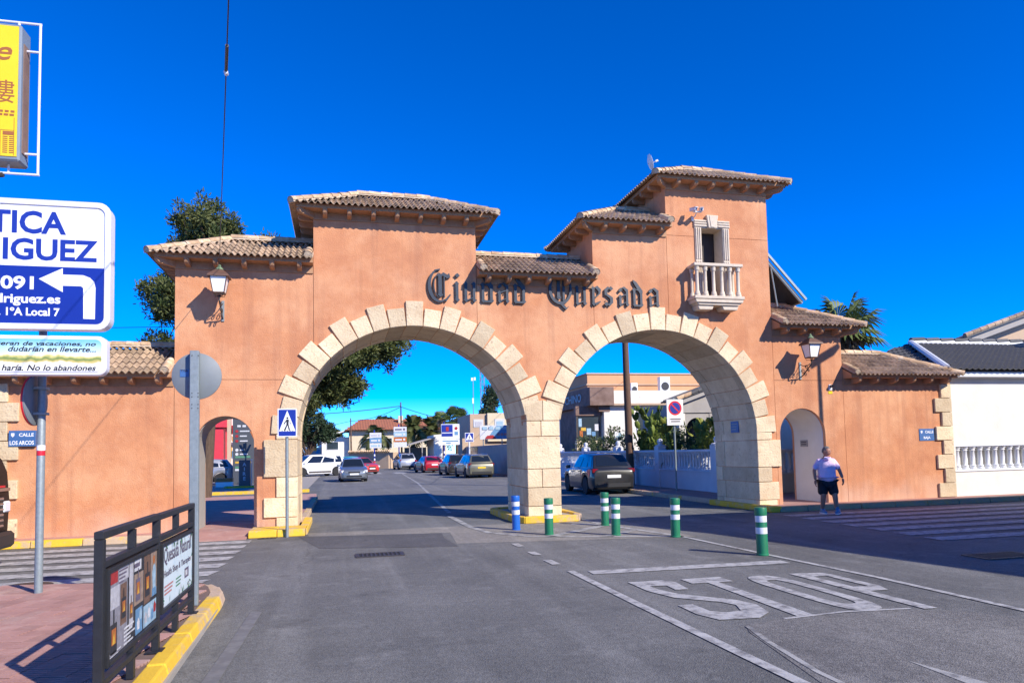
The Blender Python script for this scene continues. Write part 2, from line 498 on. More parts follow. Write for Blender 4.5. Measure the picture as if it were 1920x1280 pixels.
mk('shop_red', (0.62, 0.035, 0.055), 0.6, c2=(0.56, 0.03, 0.05), scale=2)
mk('totem_grey', (0.075, 0.080, 0.088), 0.45)
mk('bark', (0.13, 0.085, 0.055), 0.95, c2=(0.07, 0.045, 0.03), scale=6, bump=0.8, bscale=14, stretch=(3, 3, 0.7))
# ================================================================== ground
def strip(poly, z):
    return MB().sheet(poly, z)

kind(MB().sheet([(-600, -300), (600, -300), (600, 1200), (-600, 1200)], 0.0).build('road', A_ROAD))
kind(strip([(3.23, 3.2), (3.23, 4.39), (3.52, 5.74), (3.63, 5.97), (4.3, 6.12), (5.4, 6.05), (5.86, 5.81), (6.2, 5.2), (7.2, 3.0), (5.5, 1.0)], 0.004).build('road_patch', A_NEW))
kind(strip([(-0.85, 15.3), (2.03, 14.7), (1.95, 13.86), (2.02, 12.5), (-0.37, 13.2)], 0.004).build('road_patch', A_DARK))
kind(strip([(-0.7, 15.9), (-0.62, 15.05), (2.2, 14.75), (2.05, 12.9), (6.4, 12.1), (6.3, 15.9)], 0.0025).build('road_patch', A_PALE))
kind(strip([(-0.9, 19.0), (12.0, 19.0), (12.0, 140), (-0.9, 140)], 0.002).build('road_surface', asphalt('asphalt_far', (0.15, 0.145, 0.14), (0.19, 0.182, 0.172))))

# --- painted markings
def paint(name, poly, m='road_white', z=0.008):
    return kind(strip(poly, z).build(name, M_[m]))
def line(name, pts, wd, m='road_white', z=0.008):
    mb = MB()
    pts = [Vector((p[0], p[1], 0)) for p in pts]
    L, R_ = [], []
    for i, p in enumerate(pts):
        d = (pts[min(i + 1, len(pts) - 1)] - pts[max(0, i - 1)]).normalized()
        nn = Vector((-d.y, d.x, 0)) * wd / 2
        L.append(p + nn); R_.append(p - nn)
    for i in range(len(pts) - 1):
        mb.add([(q.x, q.y, z) for q in (L[i], L[i + 1], R_[i + 1], R_[i])], [(0, 1, 2, 3)])
    return kind(mb.build(name, M_[m]))
for k in range(7):
    y = 15.02 - 0.76 * k
    paint('crossing_stripe', [(-8.0, y - 0.42), (-1.72 - 0.02 * k, y - 0.42), (-1.72, y), (-8.0, y)])
    paint('crossing_stripe', [(10.15 - 0.06 * k, y - 0.5), (19.0, y - 0.5), (19.0, y - 0.08), (10.15 - 0.06 * k, y - 0.08)])
line('centre_line', [(3.04, 9.35), (3.06, 7.0), (3.10, 4.4), (3.2, 2.0)], 0.105)
for y0, y1 in ((12.45, 12.02), (11.35, 10.95), (10.42, 9.95)):
    line('centre_dash', [(3.02, y0), (3.03, y1)], 0.13)
line('lane_edge_line', [(6.15, 12.25), (6.29, 9.55), (6.42, 7.5), (6.43, 5.6), (6.6, 3.0)], 0.09)
line('stop_line', [(3.25, 9.12), (6.12, 8.98)], 0.27)
line('gore_line', [(6.15, 12.25), (5.72, 14.2), (5.55, 15.9)], 0.16, 'road_white_worn')
line('gore_line', [(2.75, 18.5), (2.78, 15.6), (2.95, 14.3), (3.55, 13.35), (4.6, 12.85), (6.2, 12.2)], 0.15, 'road_white_worn')
line('gore_hatch', [(3.9, 13.2), (5.55, 14.6)], 0.22, 'road_white_worn')
line('gore_hatch', [(4.9, 12.75), (5.75, 13.55)], 0.22, 'road_white_worn')
line('gore_hatch', [(5.0, 15.2), (5.6, 14.9)], 0.22)
line('centre_line', [(2.9, 19.5), (3.3, 26), (4.2, 40), (5.0, 60)], 0.12, 'road_white_worn')
line('edge_line', [(-0.88, 8.1), (-0.92, 6.6), (-0.98, 4.5)], 0.12, 'scuff')
line('old_marking', [(3.62, 5.93), (3.50, 5.45), (3.36, 4.6), (3.33, 3.6)], 0.05, 'road_white_worn', 0.0075)
line('old_marking', [(4.1, 6.07), (4.8, 6.13), (5.5, 6.04)], 0.05, 'road_white', 0.0075)
paint('arrow_marking', [(4.16, 4.62), (4.10, 3.2), (4.38, 3.2), (4.30, 3.95)], 'road_white_worn', 0.0075)
for k in range(6):
    line('far_crossing_stripe', [(-1.0 + 2.0 * k, 63.0 - 1.0 * k), (-1.0 + 2.0 * k, 67.5 - 1.0 * k)], 0.9)
# the word STOP in long road lettering, one sheet for each letter
def letter_sheet(polys):
    mb = MB()
    for p in polys:
        mb.sheet(p, 0.008)
    return kind(mb.build('road_letter', M_['road_white']))
def stroke(pts, wx, wy):
    """quads along a path; the pen is wx wide across and wy wide along the road"""
    out = []
    P = [Vector(p) for p in pts]
    for i in range(len(P) - 1):
        a, b = P[i], P[i + 1]
        d = b - a
        if abs(d.y) > abs(d.x) * 1.6:
            o = Vector((wx / 2, 0))
        else:
            o = Vector((0, wy / 2))
        out.append([tuple(a + o), tuple(b + o), tuple(b - o), tuple(a - o)])
    return out
# S
letter_sheet([[(3.44, 8.30), (3.90, 8.28), (3.99, 8.1), (3.93, 7.66), (3.77, 7.67), (3.79, 7.95), (3.58, 7.97), (3.60, 7.75), (3.44, 7.72)],
              [(3.44, 7.72), (3.60, 7.75), (3.70, 7.45), (4.13, 6.95), (4.20, 6.70), (3.99, 6.74), (3.92, 6.92), (3.56, 7.28)],
              [(3.99, 6.74), (4.20, 6.70), (4.12, 6.35), (3.90, 6.17), (3.50, 6.22), (3.41, 6.50), (3.42, 6.92), (3.59, 6.92), (3.60, 6.58), (3.72, 6.47), (3.90, 6.50)]])
letter_sheet([[(4.13, 8.26), (4.66, 8.24), (4.66, 7.92), (4.13, 7.95)], [(4.33, 7.94), (4.47, 7.94), (4.45, 6.12), (4.27, 6.12)]])
O = []
for k in range(20):
    a0 = 2 * pi * k / 20; a1 = 2 * pi * (k + 1) / 20
    def se(a, rx, ry):
        c, s = cos(a), sin(a)
        return (5.12 + rx * math.copysign(abs(c) ** 0.6, c), 7.12 + ry * math.copysign(abs(s) ** 0.6, s))
    O.append([se(a0, 0.26, 1.02), se(a1, 0.26, 1.02), se(a1, 0.125, 0.72), se(a0, 0.125, 0.72)])
letter_sheet(O)
letter_sheet([[(5.58, 8.12), (5.73, 8.11), (5.76, 5.97), (5.61, 5.97)], [(5.73, 8.11), (6.00, 8.05), (6.05, 7.85), (5.73, 7.85)],
              [(5.92, 7.85), (6.05, 7.85), (6.06, 7.1), (5.93, 7.1)], [(5.74, 7.15), (6.06, 7.1), (5.98, 6.88), (5.75, 6.88)]])
# drain grates
def grate(x, y, wx, wy, label):
    t = thing('drain_grate', label, 'drain grate', (x, y, 0))
    MB().box(x - wx / 2, x + wx / 2, y - wy / 2, y + wy / 2, 0.001, 0.006).build('pit_shade', M_['rubber'], t)  # flat black sheet, stands in for the shade below the bars
    mb = MB()
    for s in (-1, 1):
        mb.box(x - wx / 2, x + wx / 2, y + s * wy / 2 - 0.02, y + s * wy / 2 + 0.02, 0.002, 0.014)
        mb.box(x + s * wx / 2 - 0.02, x + s * wx / 2 + 0.02, y - wy / 2, y + wy / 2, 0.002, 0.0135)
    mb.build('frame', M_['iron'], t)
    b = MB().box(-0.014, 0.014, -wy / 2, wy / 2, 0.002, 0.013).mesh('bar', M_['iron'])
    n = int(wx / 0.065)
    for k in range(n):
        inst('bar', b, t, Matrix.Translation((x - wx / 2 + (k + 0.5) * wx / n, y, 0)))
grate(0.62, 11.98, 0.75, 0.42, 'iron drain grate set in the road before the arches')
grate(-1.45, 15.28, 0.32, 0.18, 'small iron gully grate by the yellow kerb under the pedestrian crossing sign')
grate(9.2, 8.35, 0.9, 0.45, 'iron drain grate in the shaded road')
def manhole(x, y, r, label):
    t = thing('manhole_cover', label, 'manhole cover', (x, y, 0))
    MB().lathe([(r, 0.002), (r, 0.016), (r * 0.9, 0.018)], 24, Matrix.Translation((x, y, 0))).build('rim', M_['concrete'], t)
    mb = MB().lathe([(r * 0.86, 0.01), (r * 0.86, 0.021), (r * 0.3, 0.022)], 24, Matrix.Translation((x, y, 0)))
    mb.build('lid', M_['iron'], t)
manhole(-4.05, 10.75, 0.36, 'round iron manhole cover beside the striped crossing')

# ------------------------------------------------------------------ near pavement on the left, with its rounded kerb
KZ = 0.13
def corner_path(off):
    """kerb line, offset inward"""
    P = [(-1.10 - off, -6.0), (-1.16 - off, 4.0), (-1.22 - off, 6.0), (-1.27 - off, 8.3)]
    cx, cy, r = -2.2, 8.55, 0.92 - off
    for a in range(0, 91, 15):
        P.append((cx + r * cos(radians(a)), cy + (r + 0.62) * sin(radians(a)) * 1.0))
    return P
outer = corner_path(0.0)
far_y = outer[-1][1]
def pave_poly(off):
    P = corner_path(off)
    return P + [(-3.4, P[-1][1] + 0.18), (-9.0, P[-1][1] + 0.9), (-9.0, -6.0)]
pav = kind(MB().prism(pave_poly(0.17), 0.0, KZ - 0.012, 'z').build('pavement', M_['paving_joint']))
# ribbed red paving tiles, one object each where they can be seen, the rest as one sheet piece
tile = MB()
for k in range(4):
    tile.box(-0.097, 0.097, -0.097 + 0.0495 * k, -0.097 + 0.0495 * k + 0.035, -0.010, 0.008)
tile.mi = 1
tile.box(-0.097, 0.097, -0.097, 0.097, -0.012, 0.001)
tile_me = tile.mesh('paving_tile', [M_['paving_red'], M_['paving_groove']], recalc=False)
inner = pave_poly(0.18)
def inside(p, poly):
    r = False
    for i in range(len(poly)):
        a, b = poly[i], poly[i - 1]
        if (a[1] > p[1]) != (b[1] > p[1]) and p[0] < (b[0] - a[0]) * (p[1] - a[1]) / (b[1] - a[1]) + a[0]:
            r = not r
    return r
def seen(x, y):
    return y > 5.1 and x / y > -0.43 and y < 10.6
rest = MB(); n_t = 0
ca, sa = cos(radians(-14)), sin(radians(-14))
cells = []
for i in range(-60, 60):
    for j in range(-60, 60):
        x, y = -2.5 + (i * ca - j * sa) * 0.2, 7.0 + (i * sa + j * ca) * 0.2
        if x < -8.8 or y < -5.5 or not all(inside((x + dx, y + dy), inner) for dx in (-0.09, 0.09) for dy in (-0.09, 0.09)):
            continue
        cells.append((not seen(x, y), x * x + y * y, x, y))
cells.sort()
for h, d, x, y in cells:
    if not h and n_t < 300:
        inst('paving_tile', tile_me, pav, Matrix.Translation((x, y, KZ - 0.002 + rnd.uniform(-0.003, 0.003))) @ Matrix.Rotation(radians(-14) + rnd.uniform(-.01, .01), 4, 'Z'))
        n_t += 1
    else:
        M = Matrix.Translation((x, y, KZ - 0.002)) @ Matrix.Rotation(radians(-14), 4, 'Z')
        rest.mbox(M @ Matrix.Translation((0, 0, -0.004)), 0.097, 0.097, 0.01)
kind(rest.build('paving_field', M_['paving_red'], pav), 'stuff')
# kerb stones: each one its own piece
kerb = kind(MB().prism(corner_path(0.02)[:4] + [], 0, 0.01, 'z').build('kerb', M_['concrete'])) if False else None
kerb_root = kind(MB().prism([(-1.16, -5.9), (-1.2, 4), (-1.28, 8.2), (-1.40, 8.2), (-1.36, 4), (-1.30, -5.9)], 0.0, 0.05, 'z').build('kerb', M_['concrete']))
pts = [(-1.10 + (y + 6) * -0.012, y) for y in (3.0, 3.95, 4.9, 5.85, 6.8, 7.6)] + [(-1.272, 8.3)] + outer[4:]
pin = [(p[0] - 0.17, p[1]) for p in pts[:7]] + corner_path(0.17)[4:]
for i in range(len(pts) - 1):
    a, b, c_, d_ = Vector(pts[i]), Vector(pts[i + 1]), Vector(pin[i + 1]), Vector(pin[i])
    g = 0.006 / max((b - a).length, 0.1)
    a2, b2, c2, d2 = a.lerp(b, g), b.lerp(a, g), c_.lerp(d_, g), d_.lerp(c_, g)
    drop = 0.0 if i < 7 else 0.015 * (i - 6)
    zt = KZ + rnd.uniform(-0.004, 0.006) - drop
    sl = 0.035                                           # battered face
    def inw(p, q):
        return p.lerp(q, sl / 0.17)
    mb = MB()
    bot = [a2, b2, c2, d2]; top = [inw(a2, d2), inw(b2, c2), c2, d2]
    mb.add([(p.x, p.y, 0.0) for p in bot] + [(p.x, p.y, zt) for p in top],
           [(0, 3, 2, 1), (4, 5, 6, 7), (0, 1, 5, 4), (1, 2, 6, 5), (2, 3, 7, 6), (3, 0, 4, 7)])
    mb.build('kerb_stone', M_['kerb_yellow'] if i < 7 else M_['kerb_bare'], kerb_root, bevel=0.014, seg=2)

# ------------------------------------------------------------------ pavements along the gate and behind it
def kerb_run(x0, x1, yf, n, m, depth=0.18, h=0.14, parent=None):
    for k in range(n):
        a = x0 + (x1 - x0) * k / n; b = x0 + (x1 - x0) * (k + 1) / n
        mm = m if not isinstance(m, list) else m[k % len(m)]
        mb = MB().prism([(yf, 0), (yf + depth, 0), (yf + depth, h), (yf + 0.03, h)], a + 0.005, b - 0.005, 'x')
        mb.build('kerb_stone', M_[mm], parent, bevel=0.012)
pl = kind(MB().box(-9, -3.05, 15.72, 18.4, 0, 0.12).box(-9, -0.95, 18.42, 30, 0, 0.12).build('gate_pavement', M_['paving_red']))
kind(MB().prism([(15.25, 0.0), (18.4, 0.0), (18.4, 0.115), (16.0, 0.115)], -3.03, -1.86, 'x').build('path', M_['paving_red']))
kerb_run(-8.5, -3.1, 15.52, 6, ['kerb_bare', 'kerb_yellow', 'kerb_yellow', 'kerb_yellow', 'kerb_bare', 'kerb_bare'], parent=pl)
kerb_run(-1.84, -0.72, 15.40, 2, 'kerb_yellow', 0.85, 0.15, parent=pl)
MB().prism([(-0.715, 15.50), (-0.68, 15.62), (-0.68, 18.3), (-0.86, 18.3), (-0.86, 16.3), (-0.715, 16.22)], 0.0, 0.15, 'z').build('kerb_stone', M_['kerb_yellow'], pl, bevel=0.015)
for k in range(9):
    MB().box(-0.98, -0.82, 18.45 + k * 1.0, 19.43 + k * 1.0, 0, 0.14).build('kerb_stone', M_['kerb_bare'], pl, bevel=0.012)
# island under the middle pier
isl = kind(MB().prism([(4.10, 15.86), (5.3, 15.86), (5.40, 16.1), (5.40, 18.6), (5.3, 18.8), (4.1, 18.8), (4.0, 18.6), (4.0, 16.1)], 0, 0.11, 'z').build('traffic_island', M_['concrete']))
ring = [(3.88, 16.10), (4.06, 15.72), (4.70, 15.66), (5.36, 15.70), (5.54, 16.05), (5.56, 17.3), (5.54, 18.7), (5.36, 18.95), (4.65, 19.0), (4.06, 18.95), (3.88, 18.7), (3.86, 17.4)]
for i in range(len(ring)):
    a = Vector(ring[i]); b = Vector(ring[(i + 1) % len(ring)]); ctr = Vector((4.66, 17.4))
    ai, bi = a + (ctr - a).normalized() * 0.22, b + (ctr - b).normalized() * 0.22
    a, b, ai, bi = a.lerp(b, 0.008), b.lerp(a, 0.008), ai.lerp(bi, 0.008), bi.lerp(ai, 0.008)
    MB().prism([tuple(a), tuple(b), tuple(bi), tuple(ai)], 0.0, 0.155, 'z').build('kerb_stone', M_['kerb_yellow' if i not in (3,) else 'kerb_bare'], isl, bevel=0.015)
# right hand pavement
pr = kind(MB().box(10.62, 60, 15.78, 18.5, 0, 0.125).box(10.62, 14.5, 18.52, 60, 0, 0.125).build('far_pavement', M_['paving_red']))
kerb_run(10.55, 12.9, 15.58, 3, 'kerb_green', parent=pr)
kerb_run(12.9, 24.9, 15.55, 12, 'kerb_green', parent=pr)
MB().box(10.28, 10.62, 15.6, 18.6, 0, 0.15).build('kerb_stone', M_['kerb_yellow'], pr, bevel=0.02)
for k in range(24):
    MB().box(10.46, 10.63, 18.65 + k, 19.63 + k, 0, 0.14).build('kerb_stone', M_['kerb_bare'], pr, bevel=0.012)
kind(MB().box(-20, -1.4, 33.9, 34.3, 0, 0.13).build('far_kerb', M_['kerb_yellow']))
kind(MB().box(-60, -1.6, 34.3, 60, 0, 0.005).build('forecourt', M_['concrete']))
# ================================================================== the arched gate
YF, YB = 16.32, 18.32
YM = (YF + YB) / 2
OV = 0.45
gate = thing('arched_gate', 'terracotta town gate with two big stone-trimmed road arches, stepped tiled roofs and a balcony', 'gateway', (5, YF, 0))
ARCH = [dict(c=1.69, a=2.63, z0=2.12, b=2.49), dict(c=7.775, a=2.675, z0=1.98, b=2.65), dict(c=-2.41, a=0.59, z0=1.96, b=0.59), dict(c=11.82, a=0.68, z0=1.93, b=0.68)]
WIN = (9.08, 9.70, 5.46, 7.30)

def wall(x0, x1, za, zb, name='wall', m='stucco', yf=YF, yb=YB, arches=ARCH, rects=(WIN,)):
    xs = {x0, x1}
    for A in arches:
        for k in range(0, 33):
            x = A['c'] - A['a'] * cos(pi * k / 32)
            if x0 < x < x1:
                xs.add(x)
    for r in rects:
        for x in r[:2]:
            if x0 < x < x1:
                xs.add(x)
    xs = sorted(xs)
    def iv(xm, xa, xb):
        """solid intervals of a strip: list of (lo at xa, lo at xb, hi)"""
        lo = (za, za)
        for A in arches:
            if abs(xm - A['c']) < A['a']:
                def h(x):
                    t = min(1.0, abs(x - A['c']) / A['a'])
                    return A['z0'] + A['b'] * sqrt(max(0.0, 1 - t * t))
                lo = (max(za, h(xa)), max(za, h(xb)))
        if min(lo) >= zb - 1e-6:
            return []
        out = [(lo[0], lo[1], zb)]
        for r in rects:
            if r[0] < xm < r[1]:
                o2 = []
                for a, b, c in out:
                    if r[2] > max(a, b) and r[2] < c:
                        o2.append((a, b, r[2]))
                        if r[3] < c:
                            o2.append((r[3], r[3], c))
                    elif r[2] <= max(a, b) and r[3] > max(a, b) and r[3] < c:
                        o2.append((r[3], r[3], c))
                    elif r[3] <= max(a, b) or r[2] >= c:
                        o2.append((a, b, c))
                out = o2
        return out
    mb = MB()
    I = [iv((xs[i] + xs[i + 1]) / 2, xs[i], xs[i + 1]) for i in range(len(xs) - 1)]
    for i in range(len(xs) - 1):
        xa, xb = xs[i], xs[i + 1]
        for a, b, c in I[i]:
            mb.add([(xa, yf, a), (xb, yf, b), (xb, yf, c), (xa, yf, c)], [(0, 1, 2, 3)])
            mb.add([(xa, yb, a), (xb, yb, b), (xb, yb, c), (xa, yb, c)], [(3, 2, 1, 0)])
            mb.add([(xa, yf, a), (xb, yf, b), (xb, yb, b), (xa, yb, a)], [(3, 2, 1, 0)])
            mb.add([(xa, yf, c), (xb, yf, c), (xb, yb, c), (xa, yb, c)], [(0, 1, 2, 3)])
    def side(x, L, R_):
        """vertical faces where one side is solid and the other is not"""
        zsol = lambda S_, z, e: any((a if e else b) - 1e-6 <= z <= c + 1e-6 for a, b, c in S_)
        zs = sorted({z for S_, e in ((L, 0), (R_, 1)) for a, b, c in S_ for z in ((a if e else b), c)})
        for k in range(len(zs) - 1):
            zm = (zs[k] + zs[k + 1]) / 2
            l, r = zsol(L, zm, 0), zsol(R_, zm, 1)
            if l != r:
                q = [(x, yf, zs[k]), (x, yb, zs[k]), (x, yb, zs[k + 1]), (x, yf, zs[k + 1])]
                mb.add(q, [(0, 1, 2, 3)] if l else [(3, 2, 1, 0)])
    side(xs[0], [], I[0])
    for i in range(1, len(xs) - 1):
        side(xs[i], I[i - 1], I[i])
    side(xs[-1], I[-1], [])
    me = mb.mesh(name, M_[m], recalc=False)
    return link(bpy.data.objects.new(name, me), gate)

RO = [  # name, x0, x1, hip left, hip right, eave z
    ('left_wing', -7.6, -3.43, False, False, 3.44), ('left_block', -3.43, -0.56, True, False, 5.98), ('main', -0.56, 3.17, True, True, 7.217),
    ('mid', 3.17, 6.10, False, False, 5.86), ('right', 6.10, 8.11, True, False, 7.25), ('tower', 8.11, 11.03, True, True, 8.49),
    ('right_block', 11.03, 13.11, False, True, 4.77), ('right_wing', 13.11, 16.55, False, True, 3.48)]
SL = 0.5
G = 0.005
for nm, x0, x1, hl, hr, ze in RO:
    top = ze + 0.13 if nm != 'right_wing' else ze - 0.09
    xa, xb = x0 + G, x1 - G
    if nm == 'left_block':
        wall(xa, xb, 0.0, 3.335, yb=17.5); wall(xa, xb, 3.345, top)
    elif nm == 'right_block':
        wall(xa, xb, 0.0, 3.345, yb=17.75); wall(xa, xb, 3.355, top)
    elif nm == 'tower':
        wall(xa, xb, 0.0, 7.055); wall(xa, xb, 7.065, top)
    else:
        wall(xa, xb, 0.0, top)
# recessed filler in the movement joints
for x, lo, hi in ((-3.43, 0, 3.5), (-0.56, 4.0, 6.0), (3.17, 4.4, 5.9), (6.10, 4.2, 5.9), (8.11, 4.7, 7.3), (11.03, 3.0, 4.8), (13.11, 0, 3.5)):
    MB().box(x - G - 0.02, x + G + 0.02, YF + 0.015, YF + 0.2, lo, hi).build('joint_filler', M_['bronze'], gate)
for xa, xb, za in ((-3.40, -0.6, 3.33), (11.06, 13.08, 3.34), (8.14, 9.0, 7.05), (9.8, 11.0, 7.05)):
    MB().box(xa, xb, YF + 0.015, YF + 0.4, za, za + 0.02).build('joint_filler', M_['bronze'], gate)

# ---------------------------------------------------------------- roofs
PER = 0.134; TW = 2 * PER; EXPO = 0.30
def roll(u):
    return 0.031 * (1 + cos(2 * pi * u / PER))
def tile_faces(u0, v0, vmax, clip):
    """one two-roll tile in slope coordinates clipped by half planes (a,b,c): a*u+b*v+c>=0"""
    n = 12
    us = [u0 + TW * k / n for k in range(n + 1)]
    v1 = min(v0 + EXPO + 0.03, vmax)
    def zt(u, v):
        return roll(u) + 0.030 - 0.030 * (v - v0) / EXPO
    polys = []
    for k in range(n):
        polys.append([(us[k], v0, zt(us[k], v0)), (us[k + 1], v0, zt(us[k + 1], v0)), (us[k + 1], v1, zt(us[k + 1], v1)), (us[k], v1, zt(us[k], v1))])
        polys.append([(us[k], v0, zt(us[k], v0) - 0.016), (us[k + 1], v0, zt(us[k + 1], v0) - 0.016), (us[k + 1], v0, zt(us[k + 1], v0)), (us[k], v0, zt(us[k], v0))])
    out = []
    cut = False
    for P in polys:
        for a, b, c in clip:
            Q = []
            for i in range(len(P)):
                p, q = P[i], P[(i + 1) % len(P)]
                dp, dq = a * p[0] + b * p[1] + c, a * q[0] + b * q[1] + c
                if dp >= 0:
                    Q.append(p)
                if (dp >= 0) != (dq >= 0):
                    s_ = dp / (dp - dq)
                    Q.append(tuple(p[j] + (q[j] - p[j]) * s_ for j in range(3)))
                    cut = True
                elif dp < 0:
                    cut = True
            P = Q
            if len(P) < 3:
                break
        if len(P) >= 3:
            out.append(P)
    return out, cut
_tile_cache = {}
def lay_slope(roof, O_, U_, V_, ulen, vlen, clip, joined=False):
    """O_ eave corner, U_ along the eave, V_ up the slope"""
    U_ = Vector(U_).normalized(); V_ = Vector(V_).normalized(); N_ = U_.cross(V_)
    F = Matrix(((U_.x, V_.x, N_.x, O_[0]), (U_.y, V_.y, N_.y, O_[1]), (U_.z, V_.z, N_.z, O_[2]), (0, 0, 0, 1)))
    nc = int(round(ulen / TW)); off = (ulen - nc * TW) / 2
    J = MB()
    rows = int(math.ceil(vlen / EXPO - 0.1))
    for r in range(rows):
        v0 = r * EXPO
        for k in range(-1, nc + 1):
            u0 = off + k * TW
            cl = list(clip) + [(1, 0, 0.0), (-1, 0, ulen)]
            out, cut = tile_faces(u0, v0, vlen, cl)
            if not out or sum(abs((p[1][0] - p[0][0]) * (p[2][1] - p[1][1])) for p in out) < 0.004:
                continue
            if joined:
                for P in out:
                    J.add([F @ Vector(p) for p in P], [list(range(len(P)))])
                continue
            vfull = v0 + EXPO + 0.03 <= vlen
            if not cut and vfull:
                me = _tile_cache.get('t')
                if me is None:
                    mb = MB()
                    for P in tile_faces(0.0, 0.0, 9, [])[0]:
                        mb.add(P, [list(range(len(P)))])
                    me = _tile_cache['t'] = mb.mesh('roof_tile', M_['clay'], smooth=True, recalc=False, ang=50)
                j = Matrix.Translation((u0, v0, 0)) @ Matrix.Rotation(rnd.uniform(-0.012, 0.012), 4, 'Z') @ Matrix.Rotation(rnd.uniform(-.012, .012), 4, 'X')
                inst('roof_tile', me, roof, F @ j)
            else:
                mb = MB()
                for P in out:
                    mb.add([(p[0] - u0, p[1] - v0, p[2]) for p in P], [list(range(len(P)))])
                inst('roof_tile', mb.mesh('roof_tile', M_['clay'], smooth=True, recalc=False, ang=50), roof, F @ Matrix.Translation((u0, v0, 0)))
    if joined and J.f:
        o = link(bpy.data.objects.new('tile_field', J.mesh('tile_field', M_['clay'], smooth=True, recalc=False, ang=50)), roof)
        kind(o, 'stuff')
def cap_mesh(L, r, m):
    mb = MB(); n = 9
    for k in range(n):
        a = pi * k / (n - 1)
        for t, rr in ((0, r * 1.06), (L, r * 0.92)):
            mb.v.append((rr * cos(a), t, rr * sin(a)))
    for k in range(n - 1):
        mb.f.append([2 * k, 2 * k + 1, 2 * k + 3, 2 * k + 2]); mb.m.append(0)
    b = len(mb.v)                                    # front face, closed with mortar
    for k in range(n):
        a = pi * k / (n - 1)
        mb.v.append((r * 0.99 * cos(a), 0.008, r * 0.99 * sin(a)))
    mb.f.append(list(range(b, b + n))); mb.m.append(1)
    return mb.mesh('ridge_tile', [M_['clay_cap'], M_['mortar']], smooth=True, recalc=False, ang=60)
CAP = cap_mesh(0.34, 0.092, None)
def caps(roof, A, B, lift=0.03):
    A = Vector(A); B = Vector(B); d = B - A
    n = max(1, int(round(d.length / 0.30)))
    y = d.normalized()
    x = y.cross(Vector((0, 0, 1))).normalized()
    z = x.cross(y)
    for k in range(n):
        p = A + d * (k / n) + z * lift
        M = Matrix(((x.x, y.x, z.x, p.x), (x.y, y.y, z.y, p.y), (x.z, y.z, z.z, p.z), (0, 0, 0, 1)))
        inst('ridge_tile', CAP, roof, M @ Matrix.Rotation(rnd.uniform(-.03, .03), 4, 'Z') @ Matrix.Rotation(rnd.uniform(-.04, .02), 4, 'X'))
    mb = MB()                                        # mortar bed under the caps
    w_ = 0.10
    mb.add([A + x * w_ - z * 0.01, A - x * w_ - z * 0.01, B - x * w_ - z * 0.01, B + x * w_ - z * 0.01, A + z * 0.085 + x * 0.05, A + z * 0.085 - x * 0.05, B + z * 0.085 - x * 0.05, B + z * 0.085 + x * 0.05],
           [(0, 1, 2, 3), (4, 7, 6, 5), (0, 4, 5, 1), (2, 6, 7, 3), (0, 3, 7, 4), (1, 5, 6, 2)])
    mb.build('mortar_bed', M_['mortar'], roof)

